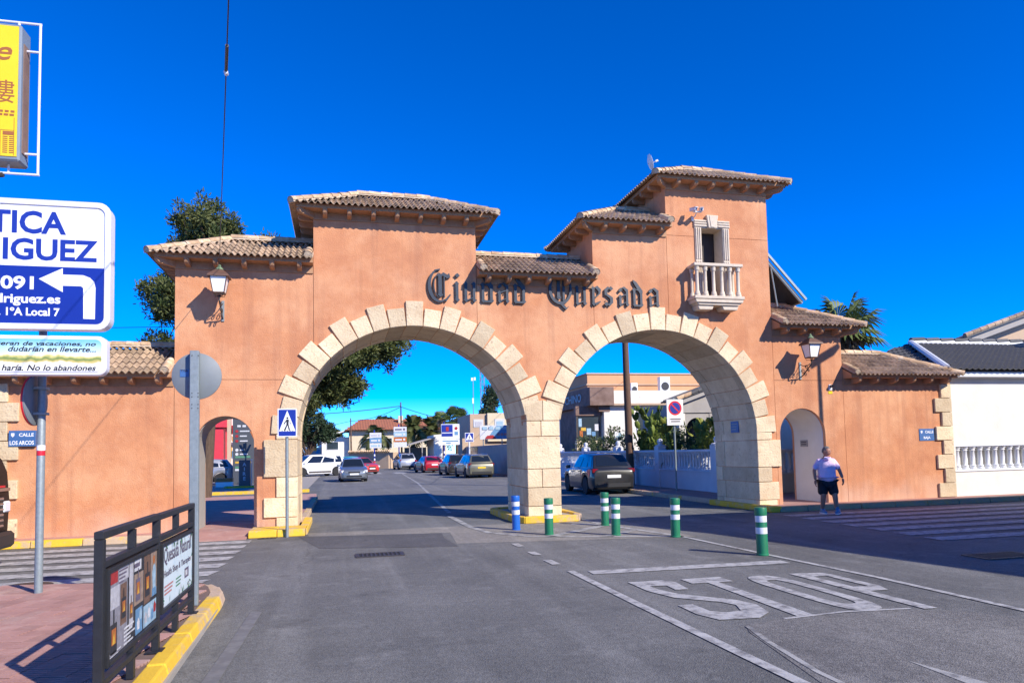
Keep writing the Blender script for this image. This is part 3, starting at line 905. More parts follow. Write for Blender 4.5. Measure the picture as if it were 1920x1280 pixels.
def rafter_mesh(L=0.34):
    # runs out of the wall towards -y, top follows the deck, end cut to an ogee
    P = [(0.04, 0.01), (-L, 0.01), (-L, -0.045), (-L + 0.02, -0.085), (-L + 0.07, -0.118), (-L + 0.13, -0.125), (0.04, -0.14)]
    return MB().prism(P, -0.05, 0.05, 'x').mesh('rafter', M_['wood_eave'], bevel=0.006)
RAF = rafter_mesh()
for nm, x0, x1, hl, hr, ze in RO:
    X0 = x0 - OV if hl else x0
    X1 = x1 + (OV if nm != 'right_wing' else 0.06) if hr else x1
    Y0, Y1 = YF - OV, YB + OV
    hd = (Y1 - Y0) / 2
    zb = ze - 0.085                                   # underside of the deck at the eave
    zr = zb + hd * SL
    RL = X0 + hd if hl else X0
    RR = X1 - hd if hr else X1
    if hl and hr and RL > RR:
        RL = RR = (X0 + X1) / 2
    th = 0.045
    e = [(X0, Y0), (X1, Y0), (X1, Y1), (X0, Y1)]
    ii = 0.10                                         # boarding stops short of the tile edge
    e = [(X0 + ii * hl, Y0 + ii), (X1 - ii * hr, Y0 + ii), (X1 - ii * hr, Y1 - ii), (X0 + ii * hl, Y1 - ii)]
    vs = [(x, y, zb) for x, y in e] + [(x, y, zb + th + ii * SL) for x, y in e] + [(RL, YM, zr + th), (RR, YM, zr + th)]
    fs = [(0, 3, 2, 1), (0, 1, 5, 4), (1, 2, 6, 5), (2, 3, 7, 6), (3, 0, 4, 7), (4, 5, 9, 8), (6, 7, 8, 9), (7, 4, 8), (5, 6, 9)]
    roof = MB().add(vs, fs).build('roof', M_['wood_eave'], gate)
    V_ = Vector((0, 1, SL)).normalized()
    vlen = hd * sqrt(1 + SL * SL)
    k = 1 / sqrt(1 + SL * SL)                         # plan distance per slope length
    zt = zb + th + 0.002
    clip = []
    if hl:
        clip.append((1, -k, 0.0))
    if hr:
        clip.append((-1, -k, X1 - X0))
    lay_slope(roof, (X0, Y0 - 0.03, zt - 0.015), (1, 0, 0), V_, X1 - X0, vlen, clip)
    lay_slope(roof, (X1, Y1 + 0.03, zt - 0.015), (-1, 0, 0), Vector((0, -1, SL)), X1 - X0, vlen, [(1, -k, 0.0)] * hr + [(-1, -k, X1 - X0)] * hl, joined=True)
    if hl:
        lay_slope(roof, (X0 - 0.03, Y1, zt - 0.015), (0, -1, 0), Vector((1, 0, SL)), Y1 - Y0, vlen, [(1, -k, 0.0), (-1, -k, Y1 - Y0)], joined=True)
    if hr:
        lay_slope(roof, (X1 + 0.03, Y0, zt - 0.015), (0, 1, 0), Vector((-1, 0, SL)), Y1 - Y0, vlen, [(1, -k, 0.0), (-1, -k, Y1 - Y0)], joined=True)
    up = 0.05
    if RR - RL > 0.2:
        caps(roof, (RL, YM, zr + th + up), (RR, YM, zr + th + up))
    for hip, X, R_ in ((hl, X0, RL), (hr, X1, RR)):
        if hip:
            for Y in (Y0, Y1):
                caps(roof, (X + (0.0 if X == X0 else 0.0), Y, zb + th + 0.015), (R_, YM, zr + th + 0.03), 0.03)
        else:                                         # verge cap where the low roof runs past the taller wall
            xx = X + 0.09 * (1 if X == X0 else -1)
            caps(roof, (xx, Y0 - 0.03, zb + th + 0.045), (xx, YF, zb + th + 0.045 + (OV + 0.03) * SL), 0.03)
            MB().box(xx - 0.08, xx + 0.02 if X != X0 else xx + 0.08, Y0 + 0.02, YF - 0.002, zb - 0.13, zb - 0.003).build('verge_board', M_['wood_eave'], roof) if False else None
    # rafters
    n = int(round((x1 - x0) / 0.53))
    zw = zb + 0.004
    MB().box(x0 + G, x1 - G, YF - 0.035, YF - 0.001, zb - 0.165, zb + 0.002).build('wall_plate', M_['wood_eave'], roof)
    for i in range(n):
        x = x0 + (x1 - x0) * (i + 0.5) / n
        inst('rafter', RAF, roof, Matrix.Translation((x, YF, zw - 0.004)))
    nn = 4
    for i in range(nn):
        y = YF + (YB - YF) * (i + 0.5) / nn
        if hl:
            inst('rafter', RAF, roof, Matrix.Translation((x0, y, zw - 0.004)) @ Matrix.Rotation(-pi / 2, 4, 'Z'))
        if hr and nm != 'right_wing':
            inst('rafter', RAF, roof, Matrix.Translation((x1, y, zw - 0.004)) @ Matrix.Rotation(pi / 2, 4, 'Z'))
    for hip, X, s in ((hl, x0, -1), (hr and nm != 'right_wing', x1, 1)):
        if hip:
            inst('rafter', RAF, roof, Matrix.Translation((X, YF, zw - 0.004)) @ Matrix.Rotation(s * pi / 4, 4, 'Z') @ Matrix.Diagonal((1, 1.3, 1, 1)))
# ---------------------------------------------------------------- voussoirs
def vouss(A, n, long_t, short_t, depth_l, depth_s, key_long=True, skip_right=0, skip_left=0):
    c, a, z0, b = A['c'], A['a'], A['z0'], A['b']
    # equal arc lengths
    N = 720
    pts = [(c + a * cos(pi - pi * i / N), z0 + b * sin(pi * i / N)) for i in range(N + 1)]
    cum = [0.0]
    for i in range(N):
        cum.append(cum[-1] + math.hypot(pts[i + 1][0] - pts[i][0], pts[i + 1][1] - pts[i][1]))
    def at(s):
        import bisect
        i = min(N - 1, max(0, bisect.bisect_right(cum, s) - 1))
        f = (s - cum[i]) / (cum[i + 1] - cum[i])
        ang = pi - pi * (i + f) / N
        x, z = c + a * cos(ang), z0 + b * sin(ang)
        nx, nz = cos(ang) / a, sin(ang) / b
        l = math.hypot(nx, nz)
        return x, z, nx / l, nz / l
    for i in range(n):
        skip = i < skip_left or i >= n - skip_right
        mid = n // 2
        lg = ((i - mid) % 2 == 0)
        t = long_t if lg else short_t
        t += rnd.uniform(-0.015, 0.015)
        if i == mid:
            t = long_t + 0.02
        g = 0.007
        s0, s1 = cum[-1] * i / n + g, cum[-1] * (i + 1) / n - g
        fl = 1.03 if lg else 1.0                       # long stones flare outwards
        P = []
        for k in range(4):
            x, z, nx, nz = at(s0 + (s1 - s0) * k / 3)
            P.append((x - nx * 0.022, z - nz * 0.022))
        x0_, z0_, nx0, nz0 = at(s0); x1_, z1_, nx1, nz1 = at(s1)
        mx, mz, mnx, mnz = at((s0 + s1) / 2)
        # straight outer edge: both ends offset along the mid normal
        q1 = (x1_ + nx1 * t * 0.5 + mnx * t * 0.5, z1_ + nz1 * t * 0.5 + mnz * t * 0.5)
        q0 = (x0_ + nx0 * t * 0.5 + mnx * t * 0.5, z0_ + nz0 * t * 0.5 + mnz * t * 0.5)
        P += [q1, q0]
        d = depth_l if lg else depth_s
        proud = 0.055 if lg else 0.045
        if not skip:
            MB().prism(P, YF - proud, YF + d, 'y').build('voussoir', M_['stone'], gate, bevel=0.009)
            MB().prism(P, YB - d, YB + proud, 'y').build('voussoir', M_['stone'], gate)
        # soffit slab between the two rings
        Q = []
        for k in range(4):
            x, z, nx, nz = at(s0 + (s1 - s0) * k / 3)
            Q.append((x - nx * 0.010, z - nz * 0.010))
        for k in (3, 0):
            x, z, nx, nz = at(s0 + (s1 - s0) * k / 3)
            Q.append((x + nx * 0.03, z + nz * 0.03))
        MB().prism(Q, YF + d + 0.008, YB - d - 0.008, 'y').build('soffit_slab', M_['stone'], gate)
vouss(ARCH[0], 21, 0.54, 0.40, 0.42, 0.26, skip_right=1)
vouss(ARCH[1], 21, 0.54, 0.40, 0.42, 0.26, skip_left=1)

def block(x0, x1, z0, z1, y0, y1, bev=0.01):
    MB().box(x0, x1, y0, y1, z0, z1).build('quoin_stone', M_['stone'], gate, bevel=bev)
# middle pier: two sunk-jointed half blocks and full blocks in turn, front and back
g = 0.006
px0, px1 = 4.30, 5.12
courses = [(0.10, 0.34, 1), (0.34, 0.78, 1), (0.78, 1.22, 2), (1.22, 1.99, 1), (1.99, 2.36, 2)]
for k, (za, zb_, n) in enumerate(courses):
    for ya, yb in ((YF - 0.05, YF + (0.42 if k % 2 else 0.30)), (YB - (0.42 if k % 2 else 0.30), YB + 0.05)):
        if n == 1:
            block(px0, px1, za + g, zb_ - g, ya, yb)
        else:
            xm = 4.66 + rnd.uniform(-0.02, 0.03)
            block(px0, xm - g, za + g, zb_ - g, ya, yb); block(xm + g, px1, za + g, zb_ - g, ya, yb)
    d = 0.42 if k % 2 else 0.30
    block(px0 + 0.012, px1 - 0.012, za + g, zb_ - g, YF + d + 0.008, YB - d - 0.008)
block(px0 + 0.010, px1 - 0.010, 2.366, 2.60, YF + 0.428, YB - 0.428)
# springer stone shaped like a shallow gable, split in two
for ya, yb in ((YF - 0.052, YF + 0.42), (YB - 0.42, YB + 0.052)):
    MB().prism([(px0 + 0.005, 2.366), (4.70, 2.366), (4.70, 2.86), (4.27, 2.72)], ya, yb, 'y').build('springer_stone', M_['stone'], gate, bevel=0.01)
    MB().prism([(4.712, 2.366), (px1 - 0.005, 2.366), (5.16, 2.70), (4.712, 2.86)], ya, yb, 'y').build('springer_stone', M_['stone'], gate, bevel=0.01)
# side piers
def pier(xi, s, courses, base_w):
    """xi: arch jamb, s: direction away from the opening"""
    for k, (za, zb_, wd) in enumerate(courses):
        d = 0.42 if k % 2 else 0.28
        a, b = xi - s * 0.022, xi + s * wd
        block(min(a, b), max(a, b), za + g, zb_ - g, YF - (0.055 if wd > 0.5 else 0.045), YF + d)
        block(min(a, b), max(a, b), za + g, zb_ - g, YB - d, YB + 0.05, 0.0)
        a, b = xi - s * 0.010, xi + s * 0.05
        block(min(a, b), max(a, b), za + g, zb_ - g, YF + d + 0.008, YB - d - 0.008, 0.0)
pier(-0.94, -1, [(0.08, 0.33, 0.42), (0.33, 0.76, 0.68), (0.76, 1.20, 0.42), (1.20, 2.02, 0.68), (2.02, 2.14, 0.42)], 0.42)
pier(10.45, 1, [(0.08, 0.26, 0.50), (0.26, 0.72, 0.56), (0.72, 1.10, 0.38), (1.10, 1.80, 0.66), (1.80, 2.0, 0.42)], 0.5)
# corner quoins of the wings
def quoins(x, s, z0, z1, h, wl, ws, y=YF):
    n = int(round((z1 - z0) / h))
    for k in range(n):
        za = z0 + (z1 - z0) * k / n; zb_ = z0 + (z1 - z0) * (k + 1) / n
        wd = wl if k % 2 == 0 else ws
        a, b = x + 0.03 * (-s), x + s * wd
        block(min(a, b), max(a, b), za + g, zb_ - g, y - 0.06, y + (0.28 if k % 2 else 0.45))
quoins(16.52, -1, 0.13, 3.25, 0.39, 0.53, 0.31)
quoins(-6.80, 1, 0.13, 3.25, 0.39, 0.48, 0.28)
# plaster lining of the two foot arches
def lining(A, m, t=0.012, yb=YB):
    mb = MB(); n = 24
    P = [(A['c'] - A['a'], 0.05)] + [(A['c'] - A['a'] * cos(pi * k / n), A['z0'] + A['b'] * sin(pi * k / n)) for k in range(n + 1)] + [(A['c'] + A['a'], 0.05)]
    def sh(p, q):
        return (A['c'] + (p[0] - A['c']) * (1 - q / A['a']), p[1] - q * (1 if p[1] > A['z0'] else 0) * max(0, (p[1] - A['z0']) / A['b']))
    for i in range(len(P) - 1):
        a, b = P[i], P[i + 1]
        a2, b2 = sh(a, t), sh(b, t)
        y0, y1 = YF + 0.10, yb - 0.10
        mb.add([(a2[0], y0, a2[1]), (b2[0], y0, b2[1]), (b2[0], y1, b2[1]), (a2[0], y1, a2[1])], [(0, 1, 2, 3)])
        for y in (y0, y1):
            mb.add([(a[0], y, a[1]), (b[0], y, b[1]), (b2[0], y, b2[1]), (a2[0], y, a2[1])], [(0, 1, 2, 3)])
    link(bpy.data.objects.new('arch_lining', mb.mesh('arch_lining', M_[m], recalc=False)), gate)
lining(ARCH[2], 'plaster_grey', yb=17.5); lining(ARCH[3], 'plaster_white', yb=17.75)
# ---------------------------------------------------------------- balcony window
door = MB().box(WIN[0] - 0.02, WIN[1] + 0.02, YF + 0.42, YF + 0.47, WIN[2], WIN[3] + 0.02).build('balcony_door', M_['door_room_shade'], gate)
MB().box(WIN[0] + 0.06, WIN[1] - 0.06, YF + 0.405, YF + 0.42, 5.55, 6.35).box(WIN[0] + 0.06, WIN[1] - 0.06, YF + 0.405, YF + 0.42, 6.45, 7.2).build('door_panel', M_['door_room_shade'], door, bevel=0.01)
rv = MB()
for x0_, x1_ in ((WIN[0] - 0.002, WIN[0] + 0.012), (WIN[1] - 0.012, WIN[1] + 0.002)):
    rv.box(x0_, x1_, YF - 0.01, YF + 0.415, WIN[2], WIN[3] - 0.012)
rv.box(WIN[0], WIN[1], YF - 0.01, YF + 0.415, WIN[3] - 0.012, WIN[3] + 0.002)
rv.build('window_reveal', M_['white_stone'], gate)
for x0_, x1_ in ((8.90, 9.085), (9.695, 9.88)):
    MB().box(x0_, x1_, YF - 0.03, YF + 0.03, 5.48, 7.305).build('window_pilaster', M_['white_stone'], gate, bevel=0.005)
    for k in range(3):
        xx = x0_ + 0.02 + k * 0.055
        MB().box(xx, xx + 0.035, YF - 0.052, YF - 0.028, 5.5, 6.42).box(xx, xx + 0.035, YF - 0.052, YF - 0.028, 6.46, 7.29).build('fluting', M_['white_stone'], gate, bevel=0.008)
lint = MB().box(8.88, 9.90, YF - 0.035, YF + 0.03, 7.307, 7.50).build('window_lintel', M_['white_stone'], gate, bevel=0.005)
for z in (7.32, 7.385, 7.445):
    MB().box(8.885, 9.24, YF - 0.058, YF - 0.033, z, z + 0.045).box(9.56, 9.895, YF - 0.058, YF - 0.033, z, z + 0.045).build('lintel_moulding', M_['white_stone'], lint, bevel=0.008)
MB().prism([(9.27, 7.28), (9.49, 7.28), (9.56, 7.62), (9.22, 7.62)], YF - 0.09, YF + 0.03, 'y').build('keystone', M_['white_stone'], gate, bevel=0.012)
MB().prism([(9.33, 7.30), (9.44, 7.30), (9.48, 7.60), (9.29, 7.60)], YF - 0.105, YF - 0.088, 'y').build('keystone_panel', M_['white_stone'], gate, bevel=0.006)
BX0, BX1, BY = 8.63, 10.02, YF - 0.42
bal = MB()
bal.box(BX0, BX1, BY, YF - 0.001, 5.36, 5.44)
bal.prism([(BX0 + 0.02, 5.355), (BX1 - 0.02, 5.355), (BX1 - 0.05, 5.27), (BX0 + 0.05, 5.27)], BY + 0.02, YF - 0.002, 'y')
bal.prism([(BX0 + 0.07, 5.265), (BX1 - 0.07, 5.265), (BX1 - 0.14, 5.21), (BX0 + 0.14, 5.21)], BY + 0.06, YF - 0.003, 'y')
balcony = bal.build('balcony_slab', M_['white_stone'], gate, bevel=0.01)
for x0_, x1_ in ((8.74, 9.20), (9.42, 9.90)):
    MB().prism([(x0_, 5.206), (x1_, 5.206), (x1_ - 0.05, 5.10), (x0_ + 0.05, 5.10)], BY + 0.10, YF - 0.004, 'y').build('corbel', M_['white_stone'], balcony, bevel=0.012)
def baluster_mesh(h, r, m, n=10):
    pr_ = [(r * 1.25, 0), (r * 1.25, h * 0.07), (r * 1.0, h * 0.09), (r * 1.15, h * 0.16), (r * 0.72, h * 0.22), (r * 0.80, h * 0.5), (r * 0.72, h * 0.80), (r * 1.05, h * 0.84), (r * 0.8, h * 0.88), (r * 1.2, h * 0.93), (r * 1.2, h)]
    return MB().lathe(pr_, n).mesh('baluster', m, smooth=True, ang=50)
BM = MB().lathe([(0.074, 0), (0.074, 0.06), (0.064, 0.07), (0.060, 0.12), (0.044, 0.14), (0.042, 0.63), (0.046, 0.64), (0.062, 0.66), (0.058, 0.70), (0.066, 0.72), (0.066, 0.76)], 12).mesh('baluster', M_['white_stone'], smooth=True, ang=40)
for k in range(6):
    inst('baluster', BM, balcony, Matrix.Translation((BX0 + 0.12 + (BX1 - BX0 - 0.24) * k / 5, BY + 0.10, 5.438)))
for x in (BX0 + 0.12, BX1 - 0.12):
    inst('baluster', BM, balcony, Matrix.Translation((x, BY + 0.36, 5.438)))
MB().box(BX0 + 0.01, BX1 - 0.01, BY + 0.01, BY + 0.19, 6.195, 6.275).box(BX0 + 0.03, BX0 + 0.21, BY + 0.192, YF - 0.002, 6.195, 6.27).box(BX1 - 0.21, BX1 - 0.03, BY + 0.192, YF - 0.002, 6.195, 6.27).build('handrail', M_['white_stone'], balcony, bevel=0.012)

# ---------------------------------------------------------------- lettering
sign = thing('wall_lettering', 'dark iron blackletter words Ciudad Quesada fixed to the terracotta gate wall', 'lettering', (2.0, YF, 5.15))
# each glyph: list of polygons in a box where 1 unit = the x-height
def bl_minim(x, w, z0=0.0, z1=1.0, head=True, foot=True):
    P = [[(x - w / 2, z0 + 0.10), (x + w / 2, z0 + 0.10), (x + w / 2, z1 - 0.10), (x - w / 2, z1 - 0.10)]]
    if head:
        P.append([(x - w * 0.95, z1 - 0.10), (x - w * 0.05, z1 + 0.02), (x + w * 0.72, z1 - 0.11), (x + w * 0.05, z1 - 0.22)])
    if foot:
        P.append([(x - w * 0.72, z0 + 0.11), (x + w * 0.0, z0 + 0.22), (x + w * 0.95, z0 + 0.10), (x + w * 0.05, z0 - 0.02)])
    return P
def bl_bar(a, b, t):
    a, b = Vector(a), Vector(b)
    n_ = Vector((-(b - a).y, (b - a).x)).normalized() * t / 2
    return [tuple(a + n_), tuple(b + n_), tuple(b - n_), tuple(a - n_)]
def bl_arc(cx, cz, rx, rz, a0, a1, t0, t1, tm=None, n=14):
    out, inn = [], []
    for k in range(n + 1):
        f = k / n; a = radians(a0 + (a1 - a0) * f)
        t_ = t0 + (t1 - t0) * f if tm is None else (t0 * (1 - f) + t1 * f) * (1 - sin(pi * f)) + tm * sin(pi * f)
        out.append((cx + (rx + t_ / 2) * cos(a), cz + (rz + t_ / 2) * sin(a)))
        inn.append((cx + (rx - t_ / 2) * cos(a), cz + (rz - t_ / 2) * sin(a)))
    return [[out[k], out[k + 1], inn[k + 1], inn[k]] for k in range(n)]
W_ = 0.135
GL = {
    'i': (bl_minim(0.17, W_) + [[(0.07, 1.30), (0.20, 1.41), (0.31, 1.29), (0.18, 1.18)]], 0.36),
    'u': (bl_minim(0.17, W_) + bl_minim(0.57, W_) + [bl_bar((0.20, 0.08), (0.52, 0.22), 0.05)], 0.76),
    'd': (bl_minim(0.17, W_, 0, 0.98, head=True) + bl_minim(0.57, W_, 0, 0.86, head=False) + [bl_bar((0.18, 0.07), (0.58, 0.05), 0.10), [(0.485, 0.70), (0.655, 0.70), (0.655, 0.84), (0.30, 1.30), (0.10, 1.40), (0.12, 1.26)], bl_bar((0.2, 0.92), (0.45, 0.84), 0.05)], 0.76),
    'a': (bl_minim(0.17, W_, 0, 0.60, head=True) + bl_minim(0.57, W_, 0, 0.95, head=False) + [[(0.05, 0.80), (0.16, 0.72), (0.30, 0.86), (0.18, 0.96)], [(0.16, 0.93), (0.40, 1.03), (0.655, 0.86), (0.485, 0.78), (0.36, 0.92)], bl_bar((0.2, 0.52), (0.5, 0.62), 0.05), bl_bar((0.20, 0.10), (0.50, 0.22), 0.05)], 0.76),
    'e': (bl_minim(0.17, W_, 0, 0.98, head=True) + [[(0.22, 0.94), (0.40, 1.03), (0.60, 0.84), (0.46, 0.72), (0.37, 0.84)], [(0.46, 0.72), (0.60, 0.84), (0.56, 0.66), (0.44, 0.60)], bl_bar((0.25, 0.42), (0.56, 0.66), 0.055), [(0.20, 0.12), (0.30, 0.02), (0.58, 0.20), (0.55, 0.25)]], 0.62),
    's': ([[(0.09, 0.56), (0.26, 0.50), (0.26, 0.82), (0.09, 0.86)], [(0.09, 0.86), (0.30, 1.02), (0.40, 0.92), (0.24, 0.80)], [(0.34, 0.92), (0.46, 1.03), (0.60, 0.90), (0.46, 0.79)], [(0.10, 0.60), (0.20, 0.66), (0.55, 0.46), (0.44, 0.36)], [(0.40, 0.14), (0.57, 0.16), (0.57, 0.46), (0.40, 0.44)], [(0.57, 0.18), (0.36, -0.02), (0.27, 0.07), (0.42, 0.20)], [(0.05, 0.10), (0.18, 0.22), (0.32, 0.09), (0.18, -0.02)]], 0.64),
    'C': (bl_arc(0.62, 0.78, 0.52, 0.78, 100, 300, 0.04, 0.06, 0.16) + bl_arc(0.72, 0.78, 0.40, 0.66, 110, 250, 0.02, 0.02, 0.05) + bl_minim(0.62, 0.17, 0.22, 1.36, True, True) + [bl_bar((0.82, 0.20), (0.82, 1.20), 0.05), [(0.62, 1.28), (0.78, 1.42), (0.98, 1.30), (1.06, 1.40), (1.12, 1.18), (0.96, 1.12), (0.80, 1.22)], [(0.84, 0.06), (0.90, -0.02), (1.14, 0.32), (1.08, 0.36)], bl_bar((0.36, 1.50), (0.62, 1.56), 0.06)], 1.16),
    'Q': (bl_arc(0.60, 0.80, 0.52, 0.72, 60, 420, 0.07, 0.07, 0.15, 26) + bl_minim(0.50, 0.15, 0.26, 1.34, True, True) + [bl_bar((0.76, 0.20), (0.76, 1.40), 0.11), bl_bar((0.30, 1.46), (0.86, 1.50), 0.06), [(0.52, 0.10), (0.66, 0.14), (0.88, -0.14), (1.02, -0.06), (0.86, -0.26), (0.72, -0.14)]], 1.18)}
LET = [('C', 1.991, 2.556), ('i', 2.60, 2.79), ('u', 2.815, 3.19), ('d', 3.225, 3.61), ('a', 3.635, 3.985), ('d', 4.02, 4.40), ('Q', 4.926, 5.526), ('u', 5.58, 5.94), ('e', 6.0, 6.29), ('s', 6.33, 6.62), ('a', 6.71, 7.05), ('d', 7.085, 7.43), ('a', 7.515, 7.875)]
LZ, LH = 5.175, 0.485
for n_l, (ch, xa, xb) in enumerate(LET):
    polys, wid = GL[ch]
    sx = (xb - xa) / wid
    mb = MB()
    for k, P in enumerate(polys):
        d_ = 0.0009 * (k % 9) + 0.00005 * k
        mb.prism([(xa + p[0] * sx, LZ + p[1] * LH) for p in P], YF - 0.058 - d_, YF - 0.025 + d_, 'y')
    mb.build('letter', M_['iron_letter'], sign)
LET = [(a, b, c_, LZ, LZ + LH) for a, b, c_ in LET]
fx = MB()
for ch, xa, xb, za, zb in LET:
    fx.box((xa + xb) / 2 - 0.01, (xa + xb) / 2 + 0.01, YF - 0.03, YF + 0.01, za + 0.2, za + 0.22)
    fx.box(xa + 0.06, xa + 0.08, YF - 0.03, YF + 0.01, za + 0.12, za + 0.14)
kind(fx.build('fixing_pins', M_['iron'], sign), 'stuff')

# ================================================================== wall lanterns
def lantern(label, x, dz):
    t = thing('wall_lantern', label, 'lantern', (0, 0, 0), 0, 'lanterns on the gate wall')
    Y = -0.49
    def ring(hw, z):
        return [(sx * hw, Y + sy * hw, z) for sx, sy in ((-1, -1), (1, -1), (1, 1), (-1, 1))]
    # glass body: four panes
    zb, zt, wb, wt = 0.52, 0.86, 0.105, 0.165
    for k in range(4):
        a, b = ring(wb, zb)[k], ring(wb, zb)[(k + 1) % 4]
        c_, d_ = ring(wt, zt)[(k + 1) % 4], ring(wt, zt)[k]
        ctr = Vector((0, Y, 0.7))
        vs = [Vector(p) for p in (a, b, c_, d_)]
        inn = [p + (Vector((ctr.x, ctr.y, p.z)) - p).normalized() * 0.02 for p in vs]
        MB().add(vs + inn, [(0, 1, 2, 3), (7, 6, 5, 4), (0, 4, 5, 1), (1, 5, 6, 2), (2, 6, 7, 3), (3, 7, 4, 0)]).build('glass_pane', M_['lamp_glass'], t)
    fr = MB()
    for k in range(4):
        fr.tube([ring(wb + 0.004, zb)[k], ring(wt + 0.004, zt)[k]], 0.011, 6)
        fr.tube([ring(wb + 0.004, zb)[k], ring(wb + 0.004, zb)[(k + 1) % 4]], 0.013, 6)
        fr.tube([ring(wt + 0.004, zt)[k], ring(wt + 0.004, zt)[(k + 1) % 4]], 0.013, 6)
    fr.build('lantern_frame', M_['bronze'], t)
    r1, r2, r3 = ring(0.215, zt - 0.01), ring(0.205, zt + 0.03), ring(0.075, zt + 0.15)
    MB().add(r1 + r2 + r3, [(3, 2, 1, 0)] + [(k, (k + 1) % 4, 4 + (k + 1) % 4, 4 + k) for k in range(4)] + [(4 + k, 4 + (k + 1) % 4, 8 + (k + 1) % 4, 8 + k) for k in range(4)] + [(8, 9, 10, 11)]).build('lantern_roof', M_['bronze'], t)
    MB().lathe([(0.075, zt + 0.145), (0.085, zt + 0.165), (0.06, zt + 0.20), (0.03, zt + 0.225), (0.04, zt + 0.235), (0.02, zt + 0.265), (0.004, zt + 0.28)], 12, Matrix.Translation((0, Y, 0))).build('finial', M_['copper_green'], t, smooth=True)
    # bracket: wall plate, swept arm, scrolls and the cradle under the glass
    MB().box(-0.03, 0.03, -0.025, 0.004, 0.0, 0.46).build('wall_plate', M_['galvanised'], t, bevel=0.006)
    arm = MB()
    P = [(0, -0.02, 0.06), (0, -0.12, 0.10), (0, -0.26, 0.20), (0, -0.38, 0.29), (0, -0.46, 0.33), (0, Y, 0.36), (0, Y, 0.47)]
    arm.tube(P, 0.015, 8)
    for cy, cz, r in ((-0.12, 0.20, 0.07), (-0.27, 0.30, 0.055), (-0.22, 0.11, 0.05), (-0.35, 0.20, 0.04)):
        arm.tube([(0, cy + r * (1 - k / 14 * 0.6) * cos(k * 0.55), cz + r * (1 - k / 14 * 0.6) * sin(k * 0.55)) for k in range(15)], 0.009, 6)
    arm.tube([(0, -0.02, 0.40), (0, -0.14, 0.34), (0, -0.30, 0.33), (0, -0.42, 0.37)], 0.01, 6)
    arm.build('bracket_arm', M_['iron'], t)
    cr = MB()
    for k in range(4):
        p = ring(0.10, 0.52)[k]
        cr.tube([(0, Y, 0.45), ((p[0]) * 0.9, Y + (p[1] - Y) * 0.9, 0.46), p], 0.008, 6)
    cr.lathe([(0.02, 0.42), (0.035, 0.45), (0.02, 0.48)], 8, Matrix.Translation((0, Y, 0)))
    cr.build('cradle', M_['iron'], t)
    t.location = (x, YF, dz)
    return t
l1 = lantern('iron lantern on a scrolled bracket, on the gate wall above the left foot arch', -2.46, 4.60)
l2 = copy_tree(l1, 'iron lantern on a scrolled bracket, beside the street lamp shadow above the right foot arch', (11.82, YF, 3.37))

# ================================================================== plates, cameras, dish, solar collector
def street_plate(label, x0, x1, z0, z1, l1_, l2_, YF=YF):
    t = thing('street_name_plate', label, 'sign', (x0, YF, z0))
    MB().box(x0, x1, YF - 0.014, YF + 0.075, z0, z1).build('plate', M_['plate_blue'], t, bevel=0.004)
    h = z1 - z0
    text_part('lettering', l1_, frame((x1 - 0.03, YF - 0.0145, z0 + h * 0.62), (1, 0, 0), (0, 0, 1)), t, M_['sign_white'], height=h * 0.22, width=(x1 - x0) * 0.55, bold=0.025, align='RIGHT')
    text_part('lettering', l2_, frame(((x0 + x1) / 2, YF - 0.0145, z0 + h * 0.10), (1, 0, 0), (0, 0, 1)), t, M_['sign_white'], height=h * 0.26, width=(x1 - x0) * (0.9 if len(l2_) > 5 else 0.45), bold=0.025, align='CENTER')
    e = MB()
    cx, cz = x0 + 0.075, z0 + h * 0.72
    e.prism([(cx - 0.03, cz + 0.04), (cx + 0.03, cz + 0.04), (cx + 0.03, cz - 0.01), (cx, cz - 0.045), (cx - 0.03, cz - 0.01)], YF - 0.0165, YF - 0.013, 'y')
    e.build('crest', M_['frame_white'], t)
street_plate('blue street name plate reading CALLE LOS ARCOS', -6.48, -6.0, 1.97, 2.29, 'CALLE', 'LOS ARCOS', YF - 0.065)
street_plate('blue street name plate reading CALLE BAJA', 15.46, 15.95, 1.69, 2.02, 'CALLE', 'BAJA')
t = thing('wall_plaque', 'small blue plaque on the stone jamb inside the right road arch', 'plaque', (10.43, 17.3, 2.0))
MB().box(10.40, 10.443, 17.10, 17.47, 2.02, 2.33).build('plate', M_['plate_blue'], t, bevel=0.004)
for k in range(3):
    MB().box(10.3985, 10.401, 17.16 + 0.02 * k, 17.42, 2.24 - 0.07 * k, 2.265 - 0.07 * k).build('text_line', M_['galvanised'], t)
t = thing('wall_notice', 'small white notice on the plastered jamb of the right foot arch', 'notice', (12.48, 17.2, 1.6))
MB().box(12.465, 12.489, 17.05, 17.35, 1.60, 1.78).build('panel', M_['plaster_grey'], t)
for k in range(2):
    MB().box(12.463, 12.466, 17.09, 17.31, 1.65 + 0.06 * k, 1.675 + 0.06 * k).build('text_line', M_['iron'], t)
